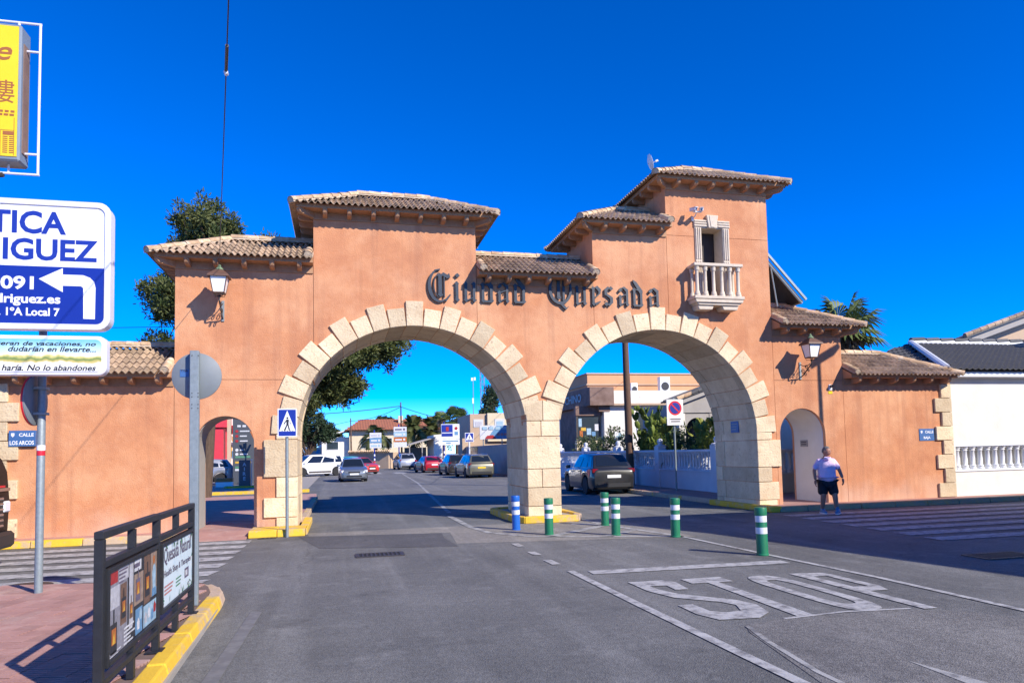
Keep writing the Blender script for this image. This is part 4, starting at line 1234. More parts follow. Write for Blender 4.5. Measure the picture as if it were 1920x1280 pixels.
def cam_pair():
    t = thing('security_camera', 'pair of white security cameras on one bracket beside the balcony window', 'camera', (8.86, YF, 7.55))
    MB().box(8.83, 8.89, YF - 0.03, YF + 0.01, 7.46, 7.56).tube([(8.86, YF - 0.02, 7.51), (8.86, YF - 0.16, 7.55), (8.86, YF - 0.24, 7.62)], 0.014, 8).build('bracket', M_['white_paint'], t)
    for dx, yaw in ((-0.11, 0.25), (0.11, -0.35)):
        M = Matrix.Translation((8.86 + dx, YF - 0.27, 7.665)) @ Matrix.Rotation(yaw, 4, 'Z') @ Matrix.Rotation(radians(8), 4, 'X')
        b = MB().mbox(M, 0.042, 0.11, 0.038).build('camera_body', M_['frame_white'], t, bevel=0.012)
        MB().lathe([(0.022, 0), (0.022, 0.012)], 12, M @ Matrix.Translation((0, -0.108, 0)) @ Matrix.Rotation(pi / 2, 4, 'X')).build('lens', M_['glass_dark'], b)
        MB().mbox(M @ Matrix.Translation((0, -0.012, 0.043)), 0.048, 0.12, 0.006).build('hood', M_['white_paint'], b)
    MB().box(8.75, 8.97, YF - 0.30, YF - 0.24, 7.60, 7.625).build('cross_bar', M_['white_paint'], t)
cam_pair()
t = thing('alarm_camera', 'small white camera with a yellow sticker below it beside the right foot arch', 'camera', (12.71, YF, 3.1))
MB().box(12.66, 12.76, YF - 0.03, YF + 0.004, 3.08, 3.24).build('housing', M_['white_paint'], t, bevel=0.01)
MB().lathe([(0.04, 0), (0.04, 0.08), (0.02, 0.1)], 12, Matrix.Translation((12.71, YF - 0.03, 3.19)) @ Matrix.Rotation(pi / 2, 4, 'X')).build('lens', M_['glass_dark'], t)
MB().box(12.65, 12.77, YF - 0.008, YF + 0.003, 2.99, 3.06).build('sticker', M_['sign_yellow'], t)
t = thing('satellite_dish', 'white satellite dish on a short mast at the corner of the tower roof', 'satellite dish', (7.86, 16.45, 8.5))
MB().tube([(7.86, 16.45, 8.50), (7.86, 16.45, 8.86)], 0.022, 8).build('mast', M_['galvanised'], t)
Md = Matrix.Translation((7.74, 16.42, 8.95)) @ Matrix.Rotation(radians(74), 4, 'Y') @ Matrix.Rotation(radians(12), 4, 'X') @ Matrix.Diagonal((0.78, 0.78, 0.78, 1))
MB().lathe([(0.02, 0.0), (0.10, 0.01), (0.19, 0.035), (0.27, 0.075), (0.275, 0.07), (0.19, 0.025), (0.10, 0.0), (0.02, -0.008)], 24, Md).build('reflector', M_['white_paint'], t, smooth=True)
MB().tube([Md @ Vector((0, 0.25, 0.06)), Md @ Vector((0, 0.05, 0.28))], 0.01, 6).mbox(Md @ Matrix.Translation((0, 0.04, 0.30)), 0.03, 0.03, 0.04).build('feed_arm', M_['white_paint'], t)
MB().tube([(7.86, 16.45, 8.82), Md @ Vector((0, 0, 0.0))], 0.02, 6).build('mount', M_['galvanised'], t)
t = thing('solar_collector', 'tilted solar water panel on struts behind the tower roof', 'solar panel', (12.2, 17.3, 5.4))
a = Vector((11.12, 0, 6.74)); b = Vector((12.28, 0, 5.50)); nrm = Vector((-(b - a).z, 0, (b - a).x)).normalized()
q = [a, b, b + nrm * 0.09, a + nrm * 0.09]
MB().prism([(p.x, p.z) for p in q], 16.75, 18.1, 'y').build('panel', M_['plastic_black'], t, bevel=0.005)
q2 = [a + nrm * 0.091, b + nrm * 0.091, b + nrm * 0.10, a + nrm * 0.10]
MB().prism([(p.x, p.z) for p in q2], 16.80, 18.05, 'y').build('glazing', M_['glass_house'], t)
fr = MB()
for y in (16.74, 18.11):
    fr.tube([(a.x, y, a.z), (b.x, y, b.z)], 0.03, 6)
    fr.tube([(a.x + 0.25, y, a.z - 0.3), (a.x + 0.4, y, 5.4)], 0.02, 6)
fr.tube([(b.x, 16.74, b.z + 0.03), (b.x, 18.11, b.z + 0.03)], 0.03, 6)
fr.build('support_frame', M_['galvanised'], t)
MB().prism([(p.x + 0.03, p.z + 0.02) for p in [a + nrm * 0.1, b + nrm * 0.1, b + nrm * 0.16, a + nrm * 0.16]], 16.70, 16.745, 'y').build('edge_trim', M_['galvanised'], t)

# ================================================================== bollards
def bollard(label, m, x, y):
    t = thing('bollard', label, 'bollard', (0, 0, 0), 0, 'flexible bollards round the traffic island')
    r = 0.085
    MB().lathe([(r * 1.1, 0), (r * 1.1, 0.02), (r, 0.03), (r, 0.70), (r * 0.94, 0.715), (r * 0.5, 0.72)], 20).build('post', M_[m], t, smooth=True)
    MB().lathe([(r * 1.07, 0.60), (r * 1.08, 0.605), (r * 1.08, 0.70), (r * 1.02, 0.716)], 20).build('cap_ring', M_[m], t, smooth=True)
    for z in (0.50, 0.325):
        MB().lathe([(r * 1.012, z), (r * 1.014, z + 0.002), (r * 1.014, z + 0.093), (r * 1.012, z + 0.095)], 20).build('reflective_band', M_['reflective'], t, smooth=True)
    t.location = (x, y, 0)
    t.rotation_euler = (rnd.uniform(-.015, .015), rnd.uniform(-.015, .015), rnd.uniform(0, 6))
    return t
b0 = bollard('blue bollard with two white bands beside the middle stone pier', 'bollard_blue', 3.59, 14.62)
b1 = bollard('green bollard with two white bands straight in front of the yellow pier kerb', 'bollard_green', 3.98, 13.51)
for lab, x, y in (('green bollard beside its twin, the one closer to the arches', 5.57, 14.60), ('green bollard beside its twin, the one closer to the STOP lettering', 5.13, 12.89),
                  ('green bollard at the gore tip where the solid lane line begins', 6.04, 12.21), ('green bollard standing alone at the end of the stop line', 6.20, 9.66)):
    o = copy_tree(b1, lab, (x, y, 0)); o.rotation_euler = (rnd.uniform(-.015, .015), rnd.uniform(-.015, .015), rnd.uniform(0, 6))

# ================================================================== railing with advertising panels
t = thing('railing', 'black steel pedestrian railing with two advertising panels along the yellow kerb', 'railing', (-1.44, 6.26, KZ))
RX = -1.44
YP = (4.88, 6.26, 7.64)
for y in YP:
    MB().box(RX - 0.027, RX + 0.027, y - 0.027, y + 0.027, KZ - 0.01, 1.165).build('post', M_['black_paint'], t, bevel=0.004)
    MB().box(RX - 0.06, RX + 0.06, y - 0.06, y + 0.06, KZ - 0.005, KZ + 0.012).build('base_plate', M_['black_paint'], t)
MB().box(RX - 0.028, RX + 0.028, YP[0] - 0.028, YP[1] + 0.02, 1.166, 1.215).build('top_rail', M_['black_paint'], t, bevel=0.005)
MB().box(RX - 0.028, RX + 0.028, YP[1] + 0.024, YP[2] + 0.028, 1.160, 1.209).build('top_rail', M_['black_paint'], t, bevel=0.005)
for a, b in ((YP[0] + 0.037, YP[1] - 0.037), (YP[1] + 0.037, YP[2] - 0.037)):
    for z0, z1, nm in ((0.985, 1.030, 'middle_rail'), (0.265, 0.310, 'bottom_rail')):
        MB().box(RX - 0.024, RX + 0.024, a - 0.012, b + 0.012, z0, z1).build(nm, M_['black_paint'], t, bevel=0.004)
    m = (a + b) / 2
    MB().box(RX - 0.024, RX + 0.024, m - 0.025, m + 0.025, 1.029, 1.161).build('short_post', M_['black_paint'], t)
    MB().box(RX - 0.024, RX + 0.024, m - 0.025, m + 0.025, KZ - 0.005, 0.266).build('short_post', M_['black_paint'], t)
    MB().box(RX - 0.024, RX + 0.024, m - 0.025, m + 0.025, 0.309, 0.375).build('short_post', M_['black_paint'], t)
def panel(y0, y1, z0, z1, back):
    f = MB()
    f.box(RX - 0.012, RX + 0.040, y0, y0 + 0.035, z0, z1).box(RX - 0.012, RX + 0.040, y1 - 0.035, y1, z0, z1)
    f.box(RX - 0.012, RX + 0.039, y0 + 0.035, y1 - 0.035, z1 - 0.03, z1).box(RX - 0.012, RX + 0.044, y0 + 0.035, y1 - 0.035, z0, z0 + 0.035)
    p = MB().box(RX - 0.01, RX + 0.022, y0 + 0.03, y1 - 0.03, z0 + 0.03, z1 - 0.028).build('advertising_panel', back, t)
    f.build('panel_frame', M_['black_paint'], p, bevel=0.003)
    return p
PC = {k: mat('print_' + k, c, 0.4, c2=tuple(q * 0.62 for q in c), scale=22, amt=1.3) for k, c in dict(dark=(0.03, 0.032, 0.04), grey=(0.30, 0.29, 0.33), pale=(0.58, 0.57, 0.60), brown=(0.20, 0.11, 0.07), orange=(0.55, 0.16, 0.03), red=(0.45, 0.03, 0.03),
      blue=(0.16, 0.34, 0.55), sky=(0.40, 0.58, 0.70), tan=(0.38, 0.27, 0.20), white=(0.75, 0.75, 0.77), flame=(0.75, 0.45, 0.05), leaf=(0.05, 0.17, 0.09), leaf2=(0.12, 0.30, 0.17), ink=(0.16, 0.13, 0.19), rose=(0.60, 0.25, 0.24)).items()}
p1_ = panel(4.925, 6.215, 0.37, 0.975, PC['dark'])
def pr(p, poly, key, k=0):                             # flat printed patch on the panel face, (y, z) coordinates
    x = RX + 0.0225 + 0.0006 * k
    MB().add([(x, q[0], q[1]) for q in poly], [list(range(len(poly)))]).build('print', PC[key], p)
def rc(p, y0, y1, z0, z1, key, k=0):
    pr(p, [(y0, z0), (y1, z0), (y1, z1), (y0, z1)], key, k)
Y0 = 4.97
for y0, y1, z0, z1, key, k in ((0.0, .42, .40, .94, 'grey', 0), (.01, .20, .86, .935, 'red', 1), (.22, .44, .85, .94, 'pale', 1), (.02, .24, .70, .84, 'pale', 1), (.26, .40, .56, .83, 'brown', 1), (.46, .56, .50, .94, 'pale', 0),
                               (.58, .82, .62, .84, 'tan', 0), (.58, .76, .86, .94, 'white', 1), (.84, 1.02, .58, .94, 'brown', 0), (1.03, 1.21, .60, .94, 'tan', 0), (.62, .80, .41, .59, 'blue', 0), (.83, 1.20, .41, .57, 'sky', 0)):
    rc(p1_, Y0 + y0, Y0 + y1, z0, z1, key, k)
def stove(y0, z0, s_, body='dark'):                   # a printed stove: body, door, flames, flue
    rc(p1_, Y0 + y0, Y0 + y0 + 0.11 * s_, z0, z0 + 0.15 * s_, body, 3)
    rc(p1_, Y0 + y0 + 0.018 * s_, Y0 + y0 + 0.092 * s_, z0 + 0.045 * s_, z0 + 0.125 * s_, 'orange', 4)
    pr(p1_, [(Y0 + y0 + 0.03 * s_, z0 + 0.048 * s_), (Y0 + y0 + 0.08 * s_, z0 + 0.048 * s_), (Y0 + y0 + 0.065 * s_, z0 + 0.08 * s_), (Y0 + y0 + 0.055 * s_, z0 + 0.115 * s_), (Y0 + y0 + 0.042 * s_, z0 + 0.075 * s_)], 'flame', 5)
    rc(p1_, Y0 + y0 + 0.045 * s_, Y0 + y0 + 0.065 * s_, z0 + 0.15 * s_, z0 + 0.22 * s_, body, 3)
stove(.05, .42, 1.25); stove(.28, .60, .9); stove(.62, .645, 1.05, 'ink'); stove(.87, .63, 1.15); stove(.47, .56, .7, 'brown')
pr(p1_, [(Y0 + 1.09, .62), (Y0 + 1.17, .62), (Y0 + 1.18, .80), (Y0 + 1.15, .84), (Y0 + 1.10, .83), (Y0 + 1.07, .78)], 'sky', 2)
pr(p1_, [(Y0 + 1.12 + .028 * cos(a_ * 0.785), .875 + .034 * sin(a_ * 0.785)) for a_ in range(8)], 'orange', 2)
pr(p1_, [(Y0 + 1.06, .60), (Y0 + 1.20, .60), (Y0 + 1.19, .66), (Y0 + 1.07, .66)], 'blue', 3)
for k_, (a_, b_, key) in enumerate(((.86, .44, 'pale'), (.95, .46, 'white'), (1.05, .43, 'blue'), (1.12, .47, 'red'), (.66, .44, 'white'), (.72, .50, 'sky'))):
    pr(p1_, [(Y0 + a_, b_), (Y0 + a_ + .06, b_), (Y0 + a_ + .07, b_ + .05), (Y0 + a_ + .03, b_ + .085), (Y0 + a_ - .005, b_ + .05)], key, 2)
for k in range(5):
    rc(p1_, Y0 + .34, Y0 + .34 + (.24, .20, .26, .16, .22)[k], .515 - .026 * k, .528 - .026 * k, 'white', 2)
for k in range(2):
    rc(p1_, Y0 + .02, Y0 + .28 - .06 * k, .42 - .02 * k, .43 - .02 * k, 'white', 3)
for k in range(4):
    rc(p1_, Y0 + .22, Y0 + .42 - .03 * k, .915 - .025 * k, .927 - .025 * k, 'ink', 2)
rc(p1_, Y0 + .58, Y0 + .72, .885, .915, 'ink', 2)
p2_ = panel(6.305, 7.595, 0.40, 0.965, mat('print_mint', (0.56, 0.70, 0.74), 0.35, c2=(0.72, 0.80, 0.82), scale=5))
text_part('lettering', 'Quesada Natural', frame((RX + 0.0225, 6.42, 0.765), (0, 1, 0), (0, 0, 1)), p2_, PC['ink'], height=0.15, width=1.06, bold=0.012)
text_part('lettering', 'Health Shop & Therapies', frame((RX + 0.0225, 6.42, 0.655), (0, 1, 0), (0, 0, 1)), p2_, PC['ink'], height=0.075, width=1.06, bold=0.012)
for k, z in enumerate((0.585, 0.555, 0.525)):
    rc(p2_, 6.44, 6.76 - 0.03 * k, z, z + 0.016, 'rose', 1)
    rc(p2_, 6.86, 7.08 - 0.02 * k, z, z + 0.014, 'leaf2', 1)
rc(p2_, 7.22, 7.40, .54, .63, 'ink', 1); rc(p2_, 7.25, 7.34, .56, .61, 'white', 2)
r2 = random.Random(3)
for k in range(46):
    e = r2.choice('tblr')
    y = r2.uniform(6.36, 7.54); z = r2.uniform(0.44, 0.93)
    if e == 't': z = r2.uniform(0.90, 0.935)
    if e == 'b': z = r2.uniform(0.435, 0.475)
    if e == 'l': y = r2.uniform(6.345, 6.40)
    if e == 'r': y = r2.uniform(7.45, 7.555)
    a = r2.uniform(0, pi); L_ = r2.uniform(0.035, 0.075); w_ = L_ * 0.28
    cl = lambda yy, zz: (min(7.558, max(6.342, yy)), min(0.934, max(0.432, zz)))
    pr(p2_, [cl(y + L_ * cos(a), z + L_ * sin(a)), cl(y - w_ * sin(a), z + w_ * cos(a)), cl(y - L_ * cos(a), z - L_ * sin(a)), cl(y + w_ * sin(a), z - w_ * cos(a))], r2.choice(['leaf', 'leaf2', 'leaf', 'sky', 'white']), r2.choice([1, 2]))

# ================================================================== traffic signs
t = thing('round_traffic_sign', 'plain grey back of a round traffic sign on a square post, with a small sticker', 'traffic sign', (-1.49, 8.1, KZ))
MB().box(-1.545, -1.455, 8.06, 8.13, KZ - 0.01, 2.795).build('post', M_['galvanised'], t, bevel=0.006)
Ms = Matrix.Translation((-1.49, 8.145, 2.53)) @ Matrix.Rotation(-pi / 2, 4, 'X')
MB().lathe([(0.245, 0), (0.25, 0.004), (0.25, 0.02), (0.24, 0.024)], 40, Ms).build('disc', M_['sign_grey'], t, smooth=True)
MB().lathe([(0.236, 0.0235), (0.236, 0.026)], 40, Ms).build('sign_face', M_['sign_red'], t)
MB().box(-1.655, -1.565, 8.140, 8.146, 2.52, 2.60).build('sticker', M_['plate_blue'], t)
text_part('lettering', 'TYSA', frame((-1.65, 8.139, 2.575), (1, 0, 0), (0, 0, 1)), t, M_['iron'], height=0.022, width=0.075, bold=0.02)
rv_ = MB().lathe([(0.006, 0), (0.006, 0.004)], 6, Matrix.Rotation(pi / 2, 4, 'X')).mesh('rivet', M_['iron'])
for z in (2.30, 2.34, 2.18, 2.22, 2.74):
    for dx in (-0.03, 0.03):
        inst('rivet', rv_, t, Matrix.Translation((-1.49 + dx, 8.06, z)))
t = thing('light_box_post', 'round grey post with a white and a red tape band carrying both light boxes', 'post', (-3.42, 9.42, KZ))
MB().lathe([(0.043, 0), (0.043, 4.0), (0.03, 4.02)], 16, Matrix.Translation((-3.42, 9.42, KZ - 0.01))).build('shaft', M_['galvanised'], t, smooth=True)
MB().lathe([(0.0445, 1.785), (0.0447, 1.787), (0.0447, 1.843), (0.0445, 1.845)], 16, Matrix.Translation((-3.42, 9.42, 0))).build('white_tape', M_['sign_white'], t, smooth=True)
MB().lathe([(0.0445, 1.725), (0.0447, 1.727), (0.0447, 1.778), (0.0445, 1.78)], 16, Matrix.Translation((-3.42, 9.42, 0))).build('red_tape', M_['sign_red'], t, smooth=True)
t = thing('round_traffic_sign', 'red-rimmed round traffic sign seen nearly edge-on, clamped below the light boxes', 'traffic sign', (-3.48, 9.44, 2.1))
MB().box(-3.49, -3.36, 9.36, 9.48, 2.2, 2.23).box(-3.49, -3.36, 9.36, 9.48, 2.5, 2.53).build('clamp', M_['galvanised'], t)
Ms = Matrix.Translation((-3.485, 9.44, 2.37)) @ Matrix.Rotation(radians(-4), 4, 'Z') @ Matrix.Rotation(-pi / 2, 4, 'Y')
MB().lathe([(0.285, 0), (0.29, 0.003), (0.29, 0.03), (0.28, 0.034)], 40, Ms).build('disc', M_['sign_grey'], t, smooth=True)
MB().lathe([(0.288, 0.016), (0.294, 0.018), (0.294, 0.036), (0.20, 0.038)], 40, Ms).build('red_rim', M_['sign_red'], t, smooth=True)

def ped_face(t, x, y, z0, s, w_, flip=1):
    """blue square with white triangle and walking figure, on plane y, lower left x, width w_, height s"""
    MB().box(x, x + w_, y - 0.004, y + 0.02, z0, z0 + s).build('sign_plate', M_['sign_white'], t, bevel=0.006)
    i = 0.022 * w_ / 0.38
    MB().prism(rrect(x + i, x + w_ - i, z0 + i, z0 + s - i, 0.012), y - 0.0062, y - 0.0035, 'y').build('blue_field', M_['sign_blue'], t)
    cx = x + w_ / 2; hz = z0 + s * 0.20; tz = z0 + s * 0.93
    MB().prism([(cx - w_ * 0.42, hz), (cx + w_ * 0.42, hz), (cx, tz)], y - 0.0075, y - 0.006, 'y').build('white_triangle', M_['sign_white'], t)
    f = MB()
    u = s
    def pl_(P):
        f.prism([(cx + a * u, hz + b * u) for a, b in P], y - 0.009, y - 0.0073, 'y')
    pl_([(-0.035 + 0.045 * 0 + 0.04 * cos(k * pi / 4) + 0.04, 0.47 + 0.035 * sin(k * pi / 4)) for k in range(8)])
    pl_([(-0.03, 0.42), (0.05, 0.42), (0.045, 0.22), (-0.03, 0.22)])
    pl_([(-0.03, 0.23), (0.015, 0.23), (-0.06, 0.03), (-0.12, 0.03)])
    pl_([(0.005, 0.23), (0.045, 0.23), (0.10, 0.03), (0.05, 0.03)])
    pl_([(-0.03, 0.41), (-0.02, 0.36), (-0.10, 0.24), (-0.13, 0.26)])
    pl_([(0.04, 0.41), (0.05, 0.36), (0.13, 0.27), (0.11, 0.24)])
    f.build('walking_figure', M_['plastic_black'], t)
    st = MB()
    for k in range(5):
        a = cx - w_ * 0.30 + k * w_ * 0.135
        st.prism([(a, hz + 0.005), (a + w_ * 0.07, hz + 0.005), (a + w_ * 0.075, hz + 0.03 * s), (a + 0.01, hz + 0.03 * s)], y - 0.0088, y - 0.0072, 'y')
    st.build('crossing_bars', M_['plastic_black'], t)
t = thing('pedestrian_crossing_sign', 'blue and white pedestrian crossing sign on a grey post before the stone pier', 'traffic sign', (-1.07, 15.33, 0))
MB().lathe([(0.032, 0), (0.032, 2.62), (0.02, 2.63)], 12, Matrix.Translation((-1.07, 15.345, 0))).build('post', M_['galvanised'], t, smooth=True)
ped_face(t, -1.25, 15.29, 2.05, 0.585, 0.385)

# ================================================================== light box signs on the left
t = thing('optician_light_box', 'large white and blue light box sign with TICA, IGUEZ and a bent left arrow', 'sign', (-3.62, 8.9, 3.1))
BXL, BXR, BZ0, BZ1, BYF = -4.80, -2.53, 3.12, 4.575, 8.80
MB().prism(rrect(BXL, BXR, BZ0, BZ1, 0.13), BYF + 0.015, BYF + 0.17, 'y').build('box', M_['frame_white'], t, bevel=0.01, smooth=True)
fo, fi = rrect(BXL - 0.004, BXR + 0.004, BZ0 - 0.004, BZ1 + 0.004, 0.13), rrect(BXL + 0.06, BXR - 0.06, BZ0 + 0.06, BZ1 - 0.06, 0.08)
mb = MB(); n = len(fo)
for y in (BYF - 0.01, BYF + 0.02):
    mb.v += [(p[0], y, p[1]) for p in fo] + [(p[0], y, p[1]) for p in fi]
for i in range(n):
    j = (i + 1) % n
    for q in ([i, j, n + j, n + i], [2 * n + i, 3 * n + i, 3 * n + j, 2 * n + j], [i, 2 * n + i, 2 * n + j, j], [n + i, n + j, 3 * n + j, 3 * n + i]):
        mb.f.append(q); mb.m.append(0)
mb.build('frame', M_['frame_white'], t, bevel=0.004)
ZS = 3.825
up_ = [p for p in rrect(BXL + 0.05, BXR - 0.05, BZ0 + 0.05, BZ1 - 0.05, 0.09)]
wf = MB().prism(up_, BYF + 0.006, BYF + 0.03, 'y').build('white_face', M_['sign_white'], t)
lo_ = [(BXL + 0.051, ZS), (BXR - 0.052, ZS)] + [p for p in rrect(BXL + 0.051, BXR - 0.052, BZ0 + 0.051, BZ1, 0.09) if p[1] < ZS]
lo_ = sorted(lo_, key=lambda p: math.atan2(p[1] - 3.45, p[0] - (BXL + BXR) / 2))
MB().prism(lo_, BYF + 0.003, BYF + 0.02, 'y').build('blue_face', M_['sign_blue'], t)
def lt(txt, xr, z0, h, wd, m, y=BYF + 0.0055, **k):
    text_part('lettering', txt, frame((xr, y, z0), (1, 0, 0), (0, 0, 1)), t, M_[m], height=h, width=wd, align='RIGHT', ext=0.002, **k)
lt('TICA', -2.985, 4.19, 0.262, 0.76, 'sign_blue_text', bold=0.028)
lt('OP', -3.775, 4.19, 0.262, 0.42, 'sign_blue_text', bold=0.028)
lt('IGUEZ', -2.662, 3.89, 0.25, 0.945, 'sign_blue_text', bold=0.028)
lt('RODR', -3.63, 3.89, 0.25, 0.86, 'sign_blue_text', bold=0.028)
YB_ = BYF + 0.0025
lt('091', -3.297, 3.558, 0.152, 0.325, 'sign_white', YB_, bold=0.03)
lt('driguez.es', -3.03, 3.375, 0.135, 0.64, 'sign_white', YB_, bold=0.028)
lt('. 1ºA Local 7', -3.036, 3.265, 0.092, 0.60, 'sign_white', YB_, bold=0.028)
AR = [(-3.249, 3.683), (-3.012, 3.811), (-3.011, 3.739), (-2.805, 3.739), (-2.736, 3.712), (-2.693, 3.665), (-2.678, 3.597), (-2.681, 3.241), (-2.798, 3.243), (-2.803, 3.593), (-2.826, 3.613), (-3.01, 3.612), (-3.008, 3.539)]
MB().prism(AR, BYF + 0.0005, BYF + 0.0028, 'y').build('arrow', M_['sign_white'], t)
MB().box(-3.50, -3.34, BYF + 0.165, 9.40, 3.30, 3.36).box(-3.50, -3.34, BYF + 0.165, 9.40, 3.9, 3.96).build('bracket', M_['galvanised'], t)

t = thing('animal_light_box', 'small light box sign with black italic words about holidays over a blue sky and field', 'sign', (-3.6, 8.9, 2.6))
SX0, SX1, SZ0, SZ1 = -4.70, -2.56, 2.605, 3.05
MB().prism(rrect(SX0, SX1, SZ0, SZ1, 0.09), BYF + 0.01, BYF + 0.14, 'y').build('box', M_['frame_white'], t, bevel=0.01, smooth=True)
fp = rrect(SX0 + 0.05, SX1 - 0.05, SZ0 + 0.04, SZ1 - 0.04, 0.06)
m_, nt_, pb = nodes('print_field')
geo = nt_.nodes.new('ShaderNodeNewGeometry'); sep = nt_.nodes.new('ShaderNodeSeparateXYZ'); nt_.links.new(geo.outputs['Position'], sep.inputs[0])
nz = nt_.nodes.new('ShaderNodeTexNoise'); nz.inputs['Scale'].default_value = 9; nt_.links.new(geo.outputs['Position'], nz.inputs['Vector'])
ad = nt_.nodes.new('ShaderNodeMath'); ad.operation = 'MULTIPLY_ADD'; ad.inputs[1].default_value = 0.10; nt_.links.new(nz.outputs['Fac'], ad.inputs[0]); nt_.links.new(sep.outputs['Z'], ad.inputs[2])
rg = nt_.nodes.new('ShaderNodeMapRange'); rg.inputs[1].default_value = SZ0 + 0.09; rg.inputs[2].default_value = SZ1; nt_.links.new(ad.outputs[0], rg.inputs[0])
rp = nt_.nodes.new('ShaderNodeValToRGB'); nt_.links.new(rg.outputs[0], rp.inputs[0])
els = rp.color_ramp.elements
els[0].position = 0.0; els[0].color = (0.80, 0.80, 0.78, 1)
els[1].position = 1.0; els[1].color = (0.18, 0.50, 0.66, 1)
for p_, c_ in ((0.28, (0.78, 0.76, 0.66, 1)), (0.33, (0.62, 0.50, 0.14, 1)), (0.42, (0.16, 0.24, 0.05, 1)), (0.50, (0.70, 0.62, 0.20, 1)), (0.56, (0.66, 0.84, 0.88, 1))):
    e = els.new(p_); e.color = c_
nt_.links.new(rp.outputs[0], pb.inputs['Base Color']); pb.inputs['Roughness'].default_value = 0.3
MB().prism(fp, BYF + 0.002, BYF + 0.02, 'y').build('printed_face', m_, t)
for txt, xr, z0, h, wd in (('fueran de vacaciones, no', -2.665, 2.928, 0.055, 1.02), ('dudarían en llevarte...', -2.664, 2.868, 0.058, 0.87), ('haría. No lo abandones', -2.662, 2.655, 0.066, 0.93)):
    text_part('lettering', txt, frame((xr, BYF + 0.0015, z0), (1, 0, 0), (0, 0, 1)), t, M_['plastic_black'], height=h, width=wd, align='RIGHT', bold=0.02, shear=0.25)
MB().box(-3.50, -3.34, BYF + 0.135, 9.40, 2.78, 2.84).build('bracket', M_['galvanised'], t)

t = thing('restaurant_light_box', 'tall yellow restaurant light box in a white pipe frame, with brown Chinese lettering', 'sign', (-4.4, 9.15, 5))
MB().box(-5.3, -3.545, 9.0, 9.26, 5.08, 6.70).build('box', M_['sign_box_grey'], t, bevel=0.02)
MB().box(-5.25, -3.57, 8.992, 9.01, 5.13, 6.665).build('yellow_face', M_['sign_yellow'], t)
MB().box(-3.546, -3.535, 9.06, 9.20, 5.2, 6.5).build('side_panel', M_['marble_brown'], t)
pf = MB()
for a, b in (((-3.40, 9.13, 4.98), (-3.40, 9.13, 6.79)), ((-5.4, 9.13, 6.79), (-3.385, 9.13, 6.79)), ((-5.4, 9.13, 4.98), (-3.385, 9.13, 4.98)), ((-3.545, 9.13, 6.45), (-3.40, 9.13, 6.45)), ((-3.545, 9.13, 5.22), (-3.40, 9.13, 5.22)), ((-3.62, 9.13, 6.69), (-3.62, 9.13, 6.79)), ((-3.7, 9.13, 5.09), (-3.7, 9.13, 4.98))):
    pf.tube([a, b], 0.014, 8)
pf.build('pipe_frame', M_['frame_white'], t)
YY = 8.9915
for txt, xr, z0, h, wd in (('e', -3.63, 6.25, 0.16, 0.17), ('樓', -3.60, 5.75, 0.27, 0.26)):
    text_part('lettering', txt, frame((xr, YY, z0), (1, 0, 0), (0, 0, 1)), t, M_['sign_brown'], height=h, width=wd, align='RIGHT', bold=0.012 if txt == 'e' else 0.0, shear=0.3 if txt == 'e' else 0)
tl = MB()
for k in range(9):
    tl.box(-3.71, -3.66, YY - 0.002, YY, 5.35 - 0.023 * k, 5.361 - 0.023 * k).box(-3.645, -3.60, YY - 0.002, YY, 5.35 - 0.023 * k, 5.361 - 0.023 * k)
for k in range(14):
    tl.box(-4.4 + 0.058 * k, -4.355 + 0.058 * k, YY - 0.002, YY, 5.60, 5.625).box(-4.39 + 0.058 * k, -4.35 + 0.058 * k, YY - 0.002, YY, 5.64, 5.665)
tl.box(-3.71, -3.60, YY - 0.002, YY, 5.375, 5.42)
tl.box(-3.60, -3.595, YY - 0.002, YY, 5.14, 5.58).box(-3.735, -3.73, YY - 0.002, YY, 5.14, 5.43).box(-5.0, -3.6, YY - 0.002, YY, 5.43, 5.434)
kind(tl.build('small_print', M_['sign_brown'], t), 'stuff')
MB().lathe([(0.09, 0), (0.09, 7.0)], 16, Matrix.Translation((-5.35, 9.25, KZ - 0.01))).build('post', M_['galvanised'], t, smooth=True)
MB().tube([(-5.3, 9.2, 4.75), (-3.75, 9.13, 4.96)], 0.03, 8).build('brace', M_['iron'], t)

# no-parking sign beyond the right arch
t = thing('no_parking_sign', 'no parking sign with red and blue roundel on a grey post beyond the right arch', 'traffic sign', (11.52, 23.06, 0.12))
MB().lathe([(0.035, 0), (0.035, 3.3)], 10, Matrix.Translation((11.52, 23.08, 0.12))).build('post', M_['galvanised'], t, smooth=True)
MB().box(11.21, 11.85, 23.0, 23.03, 2.44, 3.36).build('board', M_['sign_white'], t, bevel=0.01)
Ms = Matrix.Translation((11.53, 23.0, 3.05)) @ Matrix.Rotation(pi / 2, 4, 'X')
MB().lathe([(0.255, 0), (0.255, 0.004)], 36, Ms).build('red_disc', M_['sign_red'], t)
MB().lathe([(0.195, 0.004), (0.195, 0.008)], 36, Ms).build('blue_disc', M_['sign_blue'], t)
MB().mbox(Matrix.Translation((11.53, 22.99, 3.05)) @ Matrix.Rotation(radians(45), 4, 'Y'), 0.205, 0.002, 0.024).build('red_bar', M_['sign_red'], t)
MB().box(11.29, 11.77, 22.992, 23.0, 2.52, 2.72).build('text_board', M_['frame_white'], t)
for k in range(2):
    MB().box(11.33 + 0.03 * k, 11.73 - 0.03 * k, 22.990, 22.9925, 2.645 - 0.085 * k, 2.68 - 0.085 * k).build('text_line', M_['iron'], t)

